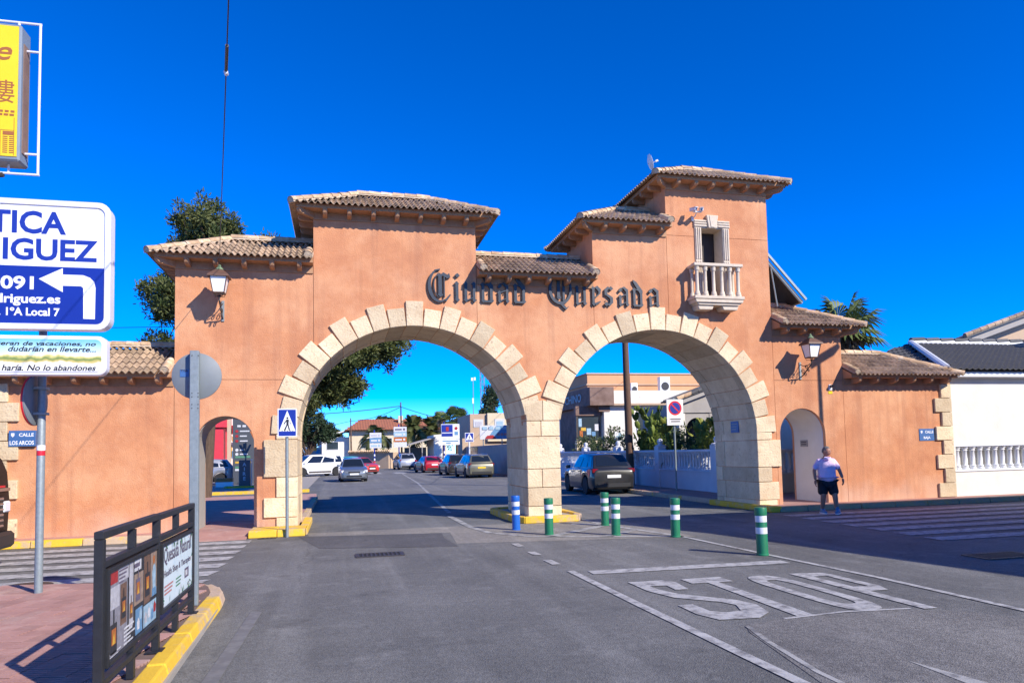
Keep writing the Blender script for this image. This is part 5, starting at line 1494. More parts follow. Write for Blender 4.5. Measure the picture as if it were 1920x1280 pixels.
# overhead cable from the gate to a pole behind the viewer
P = []
A_, B_ = Vector((-2.47, 15.84, 5.62)), Vector((1.42, -8.0, 6.0))
for k in range(25):
    f = k / 24
    p = A_.lerp(B_, f); p.z -= 0.50 * 4 * f * (1 - f) * 0.5
    P.append(p)
t = thing('overhead_cable', 'thin black overhead cable running from the gate lantern out over the street', 'cable', tuple(A_))
MB().tube(P, 0.006, 6).build('cable', M_['wire'], t)
def on_cable(f):
    k = f * 24; i = int(k); return P[i].lerp(P[i + 1], k - i)
q0, q1 = on_cable(0.355), on_cable(0.375)
MB().tube([q0, q1], 0.016, 8).build('cable_clamp', M_['iron'], t)
MB().tube([q0 + Vector((0, 0.03, -0.012)), q0 + Vector((0, -0.02, -0.014))], 0.022, 8).build('insulator', M_['white_paint'], t)
t = thing('timber_pole', 'timber pole carrying the overhead cable behind the viewer', 'pole', (1.42, -8.05, 0))
MB().tube([(1.42, -8.1, 0), (1.42, -8.1, 6.6)], [0.13, 0.09], 12).build('shaft', M_['timber_pole'], t, smooth=True)
MB().box(1.2, 1.64, -8.16, -8.0, 5.95, 6.05).build('cross_arm', M_['timber_pole'], t)
# ================================================================== buildings
def win(t, x0, x1, y, z0, z1, m='glass_house', fm='white_paint', axis='y', n=1):
    """window set into a wall whose face is the plane y (axis y) or x (axis x), glass seen from the low side"""
    w_ = MB(); f = MB()
    def B(mb, a, b, d0, d1, z0_, z1_):
        if axis == 'y':
            mb.box(a, b, y + d0, y + d1, z0_, z1_)
        else:
            mb.box(y + d0, y + d1, a, b, z0_, z1_)
    o = MB()
    B(o, x0, x1, -0.012, 0.05, z0, z1)
    win_o = o.build('window', M_[m], t)
    for a, b, c_, d_ in ((x0 - 0.05, x0, z0 - 0.05, z1 + 0.05), (x1, x1 + 0.05, z0 - 0.05, z1 + 0.05), (x0, x1, z0 - 0.05, z0), (x0, x1, z1, z1 + 0.05)):
        B(f, a, b, -0.05, 0.04, c_, d_)
    for k in range(1, n):
        xm = x0 + (x1 - x0) * k / n
        B(f, xm - 0.02, xm + 0.02, -0.04, 0.03, z0, z1)
    f.build('window_frame', M_[fm], win_o)
    return win_o
def box_part(t, name, m, *b, bevel=0.0):
    return MB().box(*b).build(name, M_[m], t, bevel=bevel)
def corrug(t, name, m, O_, U_, V_, ulen, vlen, per=0.24, row=0.34, clip=()):
    """tiled slope as real rolls stepped by courses, one part of kind stuff"""
    U_ = Vector(U_).normalized(); V_ = Vector(V_).normalized(); N_ = U_.cross(V_); O_ = Vector(O_)
    mb = MB(); nu = int(ulen / per); nv = int(math.ceil(vlen / row))
    for r in range(nv):
        v0, v1 = r * row, min((r + 1) * row + 0.02, vlen)
        for k in range(nu):
            us = [k * per + per * j / 4 for j in range(5)]
            um = (k + 0.5) * per
            if any(a * um + b * (v0 + row * 0.4) + c_ < 0 for a, b, c_ in clip):
                continue
            P = []
            for v, dz in ((v0, 0.035), (v1, 0.01)):
                for u in us:
                    P.append(O_ + U_ * u + V_ * v + N_ * (dz + 0.03 * (1 + cos(2 * pi * u / per)) * 0.8))
            b = [p - N_ * 0.03 for p in P[:5]]
            mb.add(P + b, [(j, j + 1, 6 + j, 5 + j) for j in range(4)] + [(10 + j, 11 + j, j + 1, j) for j in range(4)])
    o = link(bpy.data.objects.new(name, mb.mesh(name, M_[m], smooth=True, recalc=False, ang=45)), t)
    return kind(o, 'stuff')

# ---- white house beside the right wing: balustraded front, dark tiled hip roof
hz = thing('white_house', 'white rendered house with a balustraded front wall and dark tiled hip roof beside the gate', 'house', (22, 16.4, 0))
HX0, HX1, HY0, HY1 = 16.62, 31.0, 16.42, 24.5
box_part(hz, 'lower_wall', 'plaster_white', HX0, HX1, HY0, HY0 + 0.22, 0.0, 0.80)
box_part(hz, 'wall', 'plaster_white', HX0, HX1, HY0 + 0.30, HY1, 0.0, 3.62)
box_part(hz, 'coping', 'white_paint', HX0, HX1, HY0 - 0.03, HY0 + 0.25, 0.802, 0.86, bevel=0.01)
box_part(hz, 'top_rail', 'white_paint', HX0, HX1, HY0 - 0.02, HY0 + 0.24, 1.50, 1.58, bevel=0.01)
box_part(hz, 'upper_wall', 'plaster_white', HX0 + 0.01, HX1, HY0 + 0.02, HY0 + 0.298, 1.58, 3.50)
box_part(hz, 'end_pier', 'plaster_white', HX0 - 0.02, HX0 + 0.12, HY0 - 0.01, HY0 + 0.25, 0.86, 1.50)
HB = baluster_mesh(0.64, 0.082, M_['white_paint'], 10)
for k in range(40):
    inst('baluster', HB, hz, Matrix.Translation((HX0 + 0.27 + 0.262 * k, HY0 + 0.11, 0.86)))
box_part(hz, 'cornice', 'white_paint', HX0 - 0.2, HX1, HY0 - 0.22, HY0 + 0.015, 3.44, 3.60, bevel=0.02)
ev, rz_, run = 3.62, 5.02, 4.3
runx = 2.9
x0_, x1_, y0_, y1_ = HX0 - 0.3, HX1, HY0 - 0.3, HY0 - 0.3 + 2 * run
sl = (rz_ - ev) / run
deck = MB().add([(x0_, y0_, ev), (x1_, y0_, ev), (x1_, y1_, ev), (x0_, y1_, ev), (x0_ + runx, y0_ + run, rz_), (x1_, y0_ + run, rz_), (x1_, y0_ + run, ev)], [(0, 1, 5, 4), (0, 4, 3), (3, 4, 5, 2), (0, 3, 2, 1)]).build('roof', M_['roof_slate'], hz)
vl = sqrt(run * run + (rz_ - ev) ** 2); kk = run / vl
corrug(deck, 'tile_field', 'roof_slate', (x0_, y0_ - 0.05, ev), (1, 0, 0), (0, 1, sl), x1_ - x0_, vl, 0.20, 0.34, [(1, -kk * runx / run, 0.0)])
vx = sqrt(runx ** 2 + (rz_ - ev) ** 2); kx = runx / vx * run / runx
corrug(deck, 'tile_field', 'roof_slate', (x0_ - 0.05, y1_, ev), (0, -1, 0), (runx, 0, rz_ - ev), y1_ - y0_, vx, 0.20, 0.34, [(1, -kx, 0.0), (-1, -kx, y1_ - y0_)])
fl = MB()
a, b = Vector((x0_, y0_, ev + 0.06)), Vector((x0_ + runx, y0_ + run, rz_ + 0.08))
fl.tube([a, b], 0.10, 8).tube([b, (x1_, y0_ + run, rz_ + 0.08)], 0.10, 8)
fl.build('ridge_flashing', M_['white_paint'], deck)
for k in range(9):
    x = x0_ + runx + 0.6 * k
    MB().tube([(x, y0_ + run, rz_ + 0.15), (x + 0.55, y0_ + run, rz_ + 0.19)], [0.10, 0.085], 8).build('ridge_tile', M_['roof_slate'], deck)
box_part(hz, 'roof_flashing', 'galvanised', 23.2, HX1, y0_ + run - 0.9, y0_ + run - 0.2, rz_ - 0.2, rz_ + 0.02)
# ---- taller tan house further right
h2 = thing('tan_house', 'tan house with a dark tiled gable roof rising behind the white house', 'house', (30, 26, 0))
box_part(h2, 'wall', 'plaster_tan', 26.6, 40, 24.9, 34, 0, 6.0)
MB().prism([(26.7, 6.0), (40, 6.0), (40, 8.4), (34, 8.4)], 24.9, 25.1, 'y').build('gable', M_['plaster_tan'], h2)
MB().prism([(25.7, 5.98), (34.0, 8.62), (34.0, 8.32), (26.0, 5.80)], 24.3, 24.88, 'y').build('verge', M_['plaster_grey'], h2)
rf = MB().prism([(25.55, 6.02), (34.0, 8.74), (34.0, 8.63), (25.6, 5.97)], 24.15, 24.9, 'y').build('roof', M_['roof_slate'], h2)
for k in range(22):
    a = Vector((25.5 + 0.385 * k, 0, 6.03 + 0.124 * k))
    MB().tube([(a.x, 24.2, a.z + 0.05), (a.x + 0.42, 24.2, a.z + 0.185)], [0.10, 0.085], 8).build('verge_tile', M_['clay'], rf)
box_part(h2, 'gutter', 'roof_slate', 25.45, 25.75, 24.1, 24.9, 5.86, 5.97)
# ---- porch house seen through the right arch
h3 = thing('porch_house', 'low house with an arched porch and tiled roof behind the garden balustrade', 'house', (17, 27, 0))
box_part(h3, 'wall', 'plaster_grey', 15.2, 20, 30.3, 34, 0, 3.7)
MB().prism([(14.65, 3.55), (14.65, 3.74), (19.5, 5.40), (19.5, 5.20)], 28.75, 28.95, 'y').build('verge_board', M_['plaster_grey'], h3)
MB().prism([(14.7, 3.20), (14.7, 3.56), (19.5, 5.2), (19.5, 3.20)], 28.96, 29.2, 'y').build('gable', M_['plaster_grey'], h3)
rf = MB().prism([(14.5, 3.71), (19.5, 5.42), (19.5, 5.50), (14.45, 3.77)], 28.65, 30.3, 'y').build('roof', M_['roof_slate'], h3)
for k in range(14):
    x, z = 14.5 + 0.345 * k, 3.80 + 0.118 * k
    MB().tube([(x, 28.7, z), (x + 0.38, 28.7, z + 0.15)], [0.10, 0.085], 8).build('verge_tile', M_['roof_slate' if k > 1 else 'clay_cap'], rf)
    for j in range(1, 5):
        MB().tube([(x, 28.7 + 0.32 * j, z - 0.03), (x + 0.38, 28.7 + 0.32 * j, z + 0.12)], [0.09, 0.075], 6).build('roof_tile', M_['roof_slate'], rf)
for k in range(3):
    x = 14.72 + 1.5 * k
    box_part(h3, 'porch_column', 'plaster_white' if k == 0 else 'plaster_grey', x, x + 0.30, 29.0, 29.3, 0, 3.195)
    if k < 2:
        mb = MB(); n = 12; cx_, a_ = x + 0.90, 0.58
        for i_ in range(n):
            xa = cx_ - a_ * cos(pi * i_ / n); xb = cx_ - a_ * cos(pi * (i_ + 1) / n)
            mb.prism([(xa, 2.40 + a_ * sin(pi * i_ / n)), (xb, 2.40 + a_ * sin(pi * (i_ + 1) / n)), (xb, 3.19), (xa, 3.19)], 29.02, 29.28, 'y')
        mb.build('porch_arch', M_['plaster_grey'], h3)
box_part(h3, 'door', 'glass_house', 15.6, 17.0, 30.27, 30.299, 0.1, 3.0)
# ---- shop with a marble fascia
sh = thing('corner_shop', 'white corner shop with a brown marble fascia reading CHINO and an orange upper floor', 'shop', (16, 41, 0))
box_part(sh, 'wall', 'plaster_white', 15.63, 34, 40.6, 56, 0, 4.30)
box_part(sh, 'parapet', 'plaster_white', 15.60, 34, 40.3, 56, 4.42, 5.20)
box_part(sh, 'ledge', 'plaster_tan', 15.60, 34.1, 40.22, 56, 4.30, 4.42)
box_part(sh, 'upper_floor', 'orange_render', 16.2, 34, 45.0, 56, 5.0, 6.78)
box_part(sh, 'upper_band', 'plaster_tan', 16.1, 34.1, 44.9, 56.1, 5.98, 6.06)
box_part(sh, 'upper_cap', 'plaster_tan', 16.12, 34.1, 44.92, 56.1, 6.72, 6.80)
fa = MB().box(14.60, 16.15, 40.20, 47.5, 4.30, 5.42).build('fascia', M_['marble_brown'], sh, bevel=0.01)
text_part('lettering', 'CHINO', frame((14.596, 44.9, 4.62), (0, -1, 0), (0, 0, 1)), fa, M_['galvanised'], height=0.52, width=3.2, bold=0.02, ext=0.03)
box_part(sh, 'fascia_return', 'marble_brown', 15.3, 16.0, 40.55, 41.5, 3.95, 4.298)
box_part(sh, 'base_wall', 'plaster_cream', 13.9, 15.62, 40.75, 41.1, 0, 2.20)
box_part(sh, 'marble_band', 'marble_brown', 13.9, 15.55, 40.85, 41.2, 3.72, 4.298)
box_part(sh, 'side_wall', 'marble_brown', 15.0, 15.62, 41.3, 47.5, 0, 4.298)
gw = box_part(sh, 'shop_window', 'glass_house', 14.05, 15.50, 40.95, 41.0, 2.24, 3.70)
box_part(gw, 'mullion', 'iron', 13.93, 14.05, 40.9, 41.05, 2.2, 3.72)
for k, (x, z, sx, sz, key) in enumerate(((14.4, 2.9, .16, .1, 'flame'), (14.75, 2.75, .14, .2, 'sky'), (15.05, 2.6, .12, .14, 'blue'), (14.25, 2.62, .1, .2, 'orange'), (15.25, 3.0, .12, .2, 'white'), (14.2, 3.3, .1, .25, 'sky'))):
    MB().box(x - sx, x + sx, 40.935, 40.948, z - sz, z + sz).build('window_poster', PC[key], gw)
win(sh, 17.8, 19.4, 40.6, 2.6, 3.9, n=2)
win(sh, 21.5, 23.1, 40.6, 2.6, 3.9, n=2)
for x, y, s, lab in ((21.1, 43.6, 0.40, 'tall white air conditioning unit on the shop roof'), (18.9, 43.6, 0.26, 'small white air conditioning unit on the shop roof beside the timber pole')):
    t = thing('air_conditioner', lab, 'air conditioner', (x, y, 5.2))
    MB().box(x - s * 0.9, x + s * 0.9, y - 0.2, y + 0.2, 5.18, 5.2 + s * 3).build('casing', M_['white_paint'], t, bevel=0.02)
    MB().lathe([(s * 0.7, 0), (s * 0.7, 0.02)], 18, Matrix.Translation((x, y - 0.2, 5.2 + s * 1.4)) @ Matrix.Rotation(pi / 2, 4, 'X')).build('fan_grille', M_['plastic_black'], t)
# ---- garden balustrade beyond the right arch
gb = thing('garden_balustrade', 'long pale garden wall topped with balusters and piers beyond the right arch', 'wall', (12.35, 29, 0.12))
box_part(gb, 'lower_wall', 'plaster_lilac', 12.25, 12.50, 19.6, 46, 0.05, 0.78)
box_part(gb, 'coping', 'plaster_lilac', 12.21, 12.54, 19.6, 46, 0.782, 0.84, bevel=0.01)
box_part(gb, 'handrail', 'plaster_lilac', 12.22, 12.53, 19.6, 46, 1.48, 1.57, bevel=0.015)
GB = baluster_mesh(0.64, 0.075, M_['plaster_lilac'], 8)
k = 0
for i in range(118):
    y = 19.8 + 0.222 * i
    if abs((y - 21.6) % 4.4) < 0.3 or abs((y - 21.6) % 4.4 - 4.4) < 0.12:
        continue
    inst('baluster', GB, gb, Matrix.Translation((12.375, y, 0.84)))
for j in range(6):
    y = 21.7 + 4.4 * j
    p = box_part(gb, 'pier', 'plaster_lilac', 12.20, 12.56, y - 0.19, y + 0.19, 0.05, 1.72, bevel=0.01)
    MB().lathe([(0.2, 1.72), (0.21, 1.76), (0.08, 1.80), (0.12, 1.90), (0.09, 1.99), (0.01, 2.03)], 12, Matrix.Translation((12.38, y, 0))).build('finial', M_['plaster_lilac'], p, smooth=True)
gb2 = thing('porch_balustrade', 'short balustrade seen through the right foot arch', 'wall', (13.5, 20.4, 0.1))
box_part(gb2, 'lower_wall', 'plaster_white', 12.6, 16.2, 20.3, 20.5, 0.05, 0.72)
box_part(gb2, 'handrail', 'white_paint', 12.6, 16.2, 20.27, 20.53, 1.44, 1.53, bevel=0.01)
for i in range(14):
    inst('baluster', HB, gb2, Matrix.Translation((12.8 + 0.24 * i, 20.4, 0.76)) @ Matrix.Diagonal((0.9, 0.9, 1.08, 1)))
box_part(gb2, 'coping', 'white_paint', 12.6, 16.2, 20.28, 20.52, 0.722, 0.77)
t = thing('first_aid_board', 'small white board with a pale blue cross in the garden beyond the right arch', 'sign', (13.4, 33, 2))
MB().box(13.24, 13.76, 32.98, 33.02, 2.02, 2.50).build('board', M_['sign_white'], t)
MB().box(13.43, 13.57, 32.968, 32.979, 2.08, 2.44).box(13.31, 13.43, 32.968, 32.979, 2.20, 2.32).box(13.57, 13.69, 32.968, 32.979, 2.20, 2.32).build('cross', PC['sky'], t)
MB().tube([(13.5, 33.05, 0), (13.5, 33.05, 2.5)], 0.03, 8).build('post', M_['galvanised'], t)

# ---- timber poles, wires, masts
def pole(label, x, y, h, r=0.13):
    t = thing('utility_pole', label, 'utility pole', (x, y, 0))
    MB().tube([(x, y, 0), (x - 0.05, y, h * 0.5), (x - 0.08, y, h)], [r, r * 0.85, r * 0.68], 10).build('shaft', M_['timber_pole'], t, smooth=True)
    MB().box(x - 0.16, x + 0.0, y - 0.12, y + 0.12, h - 0.75, h - 0.68).build('bracket', M_['iron'], t)
    MB().lathe([(0.03, 0), (0.05, 0.05), (0.02, 0.12)], 8, Matrix.Translation((x - 0.08, y - 0.1, h - 0.66))).build('insulator', M_['iron'], t)
    return t
pole('brown timber utility pole standing before the garden balustrade', 11.98, 28.2, 8.6, 0.17)
pole('timber utility pole behind the tall white stacked signs at the far junction', 7.95, 95, 8.5)
pole('timber utility pole beside the cream house at the far junction', 1.5, 100, 6.7)
def wire(label, pts, sag, r=0.02):
    t = thing('overhead_wire', label, 'wire', pts[0], 0, 'overhead wires beyond the gate')
    for A, B in zip(pts[:-1], pts[1:]):
        A, B = Vector(A), Vector(B)
        P = []
        for k in range(13):
            f = k / 12; p = A.lerp(B, f); p.z -= sag * 4 * f * (1 - f); P.append(p)
        MB().tube(P, r, 5).build('wire_span', M_['wire'], t)
wire('pair-end wire running left from the far junction pole behind the pine', [(7.88, 95, 8.0), (-16, 90, 6.6)], 0.5, 0.05)
wire('wire from the far junction pole down to the pole by the cream house', [(7.88, 95, 7.9), (1.43, 100, 6.3), (-18, 106, 3.9)], 0.4, 0.035)
wire('wire from the far junction pole right towards the tan box building', [(7.88, 95, 7.9), (18, 80, 4.6)], 0.5, 0.04)
wire('high wire crossing the sky behind both arches', [(-20, 36, 7.6), (11.9, 28.2, 7.75), (15.5, 62, 6.4)], 0.35, 0.014)
wire('lower wire crossing the sky behind both arches', [(-20, 40, 6.6), (11.9, 28.2, 7.2), (19, 44.9, 6.4)], 0.35, 0.014)
t = thing('lattice_mast', 'steel lattice radio mast rising behind the tan box building', 'mast', (30, 150, 0))
for k in range(4):
    dx, dy = ((-0.4, -0.4), (0.4, -0.4), (0.4, 0.4), (-0.4, 0.4))[k]
    MB().tube([(30 + dx, 150 + dy, 0), (30 + dx, 150 + dy, 24)], 0.06, 5).build('mast_leg', M_['galvanised'], t)
lb = MB()
for j in range(20):
    z = 1.2 * j
    for k in range(4):
        c4 = ((-0.4, -0.4), (0.4, -0.4), (0.4, 0.4), (-0.4, 0.4))
        a, b = c4[k], c4[(k + 1) % 4]
        if j % 2:
            a, b = b, a
        lb.tube([(30 + a[0], 150 + a[1], z), (30 + b[0], 150 + b[1], z + 1.2)], 0.045, 4)
kind(lb.build('lattice_bracing', M_['galvanised'], t), 'stuff')
t = thing('antenna_pole', 'slender antenna pole beside the lattice mast', 'mast', (26, 140, 0))
MB().tube([(26, 140, 0), (26.1, 140, 16.6)], 0.09, 6).build('shaft', M_['galvanised'], t)
MB().box(25.7, 26.1, 139.9, 140.1, 16.0, 16.6).box(26.25, 26.6, 139.9, 140.1, 16.1, 16.7).build('antenna_head', M_['white_paint'], t)
MB().box(25.85, 26.15, 139.9, 140.2, 11.4, 12.5).build('equipment_box', M_['white_paint'], t)

# ---- far end of the street
t = thing('cream_house', 'cream house with a red tiled roof and chimney beyond the palms', 'house', (8, 108, 0))
box_part(t, 'wall', 'plaster_cream', 1.3, 15.5, 106, 116, 0, 5.2)
box_part(t, 'side_wing', 'plaster_white', -2.6, 1.28, 107, 114, 0, 4.3)
rf = MB().add([(0.6, 105, 5.2), (16.2, 105, 5.2), (16.2, 117, 5.2), (0.6, 117, 5.2), (3.0, 111, 7.0), (14.0, 111, 7.0)], [(0, 1, 5, 4), (2, 3, 4, 5), (3, 0, 4), (1, 2, 5), (0, 3, 2, 1)]).build('roof', M_['roof_terracotta'], t)
corrug(rf, 'tile_field', 'roof_terracotta', (0.6, 104.95, 5.22), (1, 0, 0), (0, 6, 1.8), 15.6, 6.26, 0.4, 0.6, [(1, -0.38, 0), (-1, -0.35, 15.6)])
box_part(rf, 'chimney', 'plaster_cream', 8.6, 9.3, 108.5, 109.2, 5.9, 7.4)
MB().prism([(-2.9, 4.3), (1.5, 5.5), (1.5, 5.3), (-2.9, 4.12)], 106.5, 114.5, 'y').build('wing_roof', M_['plaster_white'], t)
win(t, -1.9, -0.3, 107, 2.5, 3.6)
win(t, 3.0, 4.2, 106, 2.6, 4.0)
win(t, 6.2, 7.4, 106, 2.6, 4.0)
t = thing('tiled_wall', 'tan garden wall capped with clay tiles at the far corner', 'wall', (4, 86, 0))
MB().prism([(1.0, 86.5), (5.4, 83.0), (8.6, 88.0), (8.3, 88.3), (5.35, 83.5), (1.2, 87.0)], 0, 1.85, 'z').build('wall', M_['plaster_tan'], t)
ct = MB().lathe([(0.13, 0), (0.11, 0.42)], 8, Matrix.Rotation(radians(70), 4, 'X')).mesh('coping_tile', M_['clay_cap'])
for k in range(20):
    f = k / 19
    inst('coping_tile', ct, t, Matrix.Translation((1.0 + 4.4 * f, 86.4 - 3.5 * f, 1.93)))
t = thing('tan_box_building', 'flat-roofed tan building with picture panels above the parked cars', 'building', (13, 62, 0))
box_part(t, 'wall', 'plaster_tan', 11.4, 22, 63.0, 70, 0, 5.1)
box_part(t, 'side_wall', 'plaster_cream', 12.95, 22.1, 62.7, 63.0, 2.6, 5.15)
for x, key in ((11.7, 'pale'), (13.6, 'sky')):
    p = MB().box(x, x + 0.9, 62.66 if x > 12 else 62.95, 62.7 if x > 12 else 63.0, 3.9, 4.6).build('picture_panel', PC['white'], t)
    MB().box(x + 0.15, x + 0.75, 62.64 if x > 12 else 62.93, 62.659 if x > 12 else 62.949, 4.0, 4.4).build('print', PC[key], p)
t = thing('street_wall', 'long shaded grey wall behind the parked cars', 'wall', (11, 56, 0))
box_part(t, 'wall', 'plaster_grey', 10.9, 11.2, 44, 62.6, 0, 2.15)
box_part(t, 'end_wall', 'plaster_tan', 10.6, 11.4, 62.65, 62.95, 0, 2.9)
box_part(t, 'dark_opening', 'glass_house', 10.88, 10.899, 57, 61, 1.0, 2.1)
t = thing('shop_billboard', 'long white and blue shop billboard on the grey wall, cut off by the middle pier', 'sign', (12, 58, 2.2))
MB().box(11.3, 15.5, 57.95, 58.05, 2.70, 3.86).build('board', PC['white'], t)
MB().prism([(11.9, 2.72), (15.48, 2.72), (15.48, 3.82), (12.7, 3.82)], 57.93, 57.949, 'y').build('blue_print', PC['blue'], t)
MB().prism([(11.7, 2.74), (12.7, 2.74), (12.4, 3.05), (11.9, 3.0)], 57.915, 57.928, 'y').build('red_print', PC['red'], t)
for x in (11.6, 13.2, 15.1):
    MB().tube([(x, 58.1, 0), (x, 58.1, 3.8)], 0.05, 6).build('post', M_['galvanised'], t)
for k in range(4):
    MB().box(11.5 + 0.55 * k, 11.9 + 0.55 * k, 57.90, 57.914, 3.50, 3.74).build('print_letter', PC['sky'], t)
for k in range(4):
    MB().box(12.75 + 0.3 * k, 12.98 + 0.3 * k, 57.90, 57.914, 3.0, 3.2).build('print_letter', PC['rose'], t)
t = thing('carport', 'low flat carport roof beside a white end wall at the far side of the street', 'carport', (9, 83, 0))
MB().prism([(7.6, 2.72), (10.75, 3.55), (10.75, 3.40), (7.6, 2.58)], 82, 90, 'y').build('roof', M_['plaster_grey'], t)
MB().prism([(10.6, 0), (11.6, 0), (11.6, 3.85), (10.6, 3.75)], 82.5, 89, 'y').build('end_wall', M_['plaster_white'], t)
for x, z in ((7.75, 2.6), (9.2, 2.98)):
    MB().tube([(x, 82.3, 0), (x, 82.3, z)], 0.06, 6).build('post', M_['plaster_grey'], t)
box_part(t, 'back_wall', 'plaster_grey', 7.8, 10.5, 89.3, 89.6, 0, 2.4)
# stacked direction signs
def stack_sign(label, x0, x1, y, zs, cols, post_col='sign_blue'):
    t = thing('stacked_sign', label, 'sign', ((x0 + x1) / 2, y, 0))
    n = len(cols); z0, z1 = zs
    for k, (bgc, ink) in enumerate(cols):
        a = z1 - (z1 - z0) * (k + 1) / n + 0.03; b = z1 - (z1 - z0) * k / n
        p = MB().box(x0, x1, y - 0.06, y + 0.02, a, b).build('sign_panel', PC[bgc], t)
        wd = x1 - x0
        if ink:
            MB().box(x0 + 0.1 * wd, x0 + 0.62 * wd, y - 0.075, y - 0.061, a + (b - a) * 0.3, a + (b - a) * 0.62).box(x0 + 0.72 * wd, x0 + 0.88 * wd, y - 0.075, y - 0.061, a + (b - a) * 0.28, a + (b - a) * 0.7).build('print', PC[ink], p)
    xm = (x0 + x1) / 2 - (x1 - x0) * 0.1
    MB().tube([(xm, y + 0.1, 0), (xm, y + 0.1, z1 + 0.3)], 0.07, 8).build('post', M_[post_col], t)
    for z in (1.0, 1.45):
        MB().lathe([(0.08, z), (0.08, z + 0.22)], 8, Matrix.Translation((xm, y + 0.1, 0))).build('white_band', M_['sign_white'], t)
    return t
stack_sign('stack of three sign boards, white and purple, on a blue banded post', 3.09, 4.34, 78, (2.3, 3.99), [('white', 'pale'), ('blue', 'white'), ('white', 'sky')])
stack_sign('stack of four sign boards with an orange one, before the far junction pole', 5.95, 7.42, 82, (2.4, 4.74), [('white', 'ink'), ('sky', 'white'), ('orange', 'white'), ('white', None)])
t = thing('estate_sign', 'blue and white estate sign with red emblem above the parked cars', 'sign', (9.1, 60, 0))
MB().box(8.35, 9.91, 59.95, 60.05, 2.83, 4.09).build('upper_board', M_['sign_white'], t)
MB().box(8.38, 9.33, 59.93, 59.949, 3.04, 4.04).build('blue_field', M_['sign_blue'], t)
MB().box(8.75, 8.98, 59.915, 59.929, 3.5, 3.85).build('crest', PC['red'], t)
MB().box(8.4, 9.3, 59.915, 59.929, 3.30, 3.38).build('print', PC['white'], t)
MB().lathe([(0.16, 0), (0.16, 0.015)], 5, Matrix.Translation((9.62, 59.948, 3.72)) @ Matrix.Rotation(pi / 2, 4, 'X')).build('red_emblem', PC['red'], t)
MB().box(9.48, 9.78, 59.935, 59.949, 3.15, 3.45).build('blue_print', PC['blue'], t)
MB().box(8.35, 9.91, 59.95, 60.05, 2.32, 2.80).build('lower_board', M_['sign_white'], t)
MB().box(8.45, 9.8, 59.935, 59.949, 2.60, 2.70).box(8.75, 9.15, 59.935, 59.949, 2.42, 2.52).build('print', PC['blue'], t)
MB().tube([(8.6, 60.1, 0), (8.6, 60.1, 4.3)], 0.06, 8).build('post', M_['sign_blue'], t)
for z in (1.2, 1.6):
    MB().lathe([(0.07, z), (0.07, z + 0.2)], 8, Matrix.Translation((8.6, 60.1, 0))).build('white_band', M_['sign_white'], t)
t = thing('pedestrian_crossing_sign', 'small pedestrian crossing sign on a white post above the parked estate car', 'traffic sign', (9.35, 52, 0))
ped_face(t, 9.0, 52, 2.42, 0.68, 0.66)
MB().tube([(9.33, 52.06, 0), (9.33, 52.06, 3.0)], 0.06, 8).build('post', M_['white_paint'], t)
for lab, x0_, x1_, z0_, z1_, y, key, k2 in (('tall yellow board standing at the far left of the street', -4.62, -3.41, 2.37, 4.62, 110, 'flame', 'dark'), ('plain white board beside the tall yellow board', -3.17, -2.48, 2.9, 4.3, 109, 'white', None),
        ('small blue and white estate board at the far left of the street', -2.32, -1.01, 2.08, 3.6, 108, 'white', 'blue'), ('small orange board behind the blue and white estate board', -1.35, -0.23, 3.0, 3.75, 112, 'orange', None)):
    t = thing('far_board', lab, 'sign', (x0_, y, 0))
    MB().box(x0_, x1_, y - 0.05, y + 0.05, z0_, z1_).build('board', PC[key], t)
    if k2:
        MB().box(x0_ + 0.12, x0_ + (x1_ - x0_) * 0.55, y - 0.07, y - 0.051, z0_ + (z1_ - z0_) * 0.45, z1_ - 0.15).build('print', PC[k2], t)
    MB().tube([((x0_ + x1_) / 2, y + 0.1, 0), ((x0_ + x1_) / 2, y + 0.1, z1_)], 0.08, 6).build('post', M_['galvanised'], t)
for lab, x0_, x1_, y, h_, m_w in (('white two storey house at the far left end of the street', -12, -4.5, 132, 5.6, 'plaster_white'), ('cream block house beyond the tall yellow board', -22, -13.5, 128, 6.2, 'plaster_cream')):
    t = thing('far_house', lab, 'house', ((x0_ + x1_) / 2, y, 0))
    box_part(t, 'wall', m_w, x0_, x1_, y, y + 8, 0, h_)
    MB().prism([(x0_ - 0.4, h_), (x1_ + 0.4, h_), ((x0_ + x1_) / 2, h_ + 1.4)], y - 0.4, y + 8.4, 'y').build('roof', M_['roof_terracotta'], t)
    for k in range(3):
        win(t, x0_ + 0.9 + 2.2 * k, x0_ + 2.0 + 2.2 * k, y, 3.4, 4.7)
t = thing('far_shop_row', 'low white shops with awnings at the far left of the street', 'building', (-8, 118, 0))
box_part(t, 'wall', 'plaster_white', -16, -0.5, 118, 125, 0, 3.0)
for k in range(4):
    MB().prism([(116.6, 2.0), (118, 2.6), (118, 2.5), (116.6, 1.9)], -15.5 + 3.9 * k, -12.4 + 3.9 * k, 'x').build('awning', PC[('sky', 'white', 'blue', 'sky')[k]], t)
    box_part(t, 'shop_front', 'glass_house', -15.2 + 3.9 * k, -12.7 + 3.9 * k, 117.95, 118.0, 0.3, 1.9)

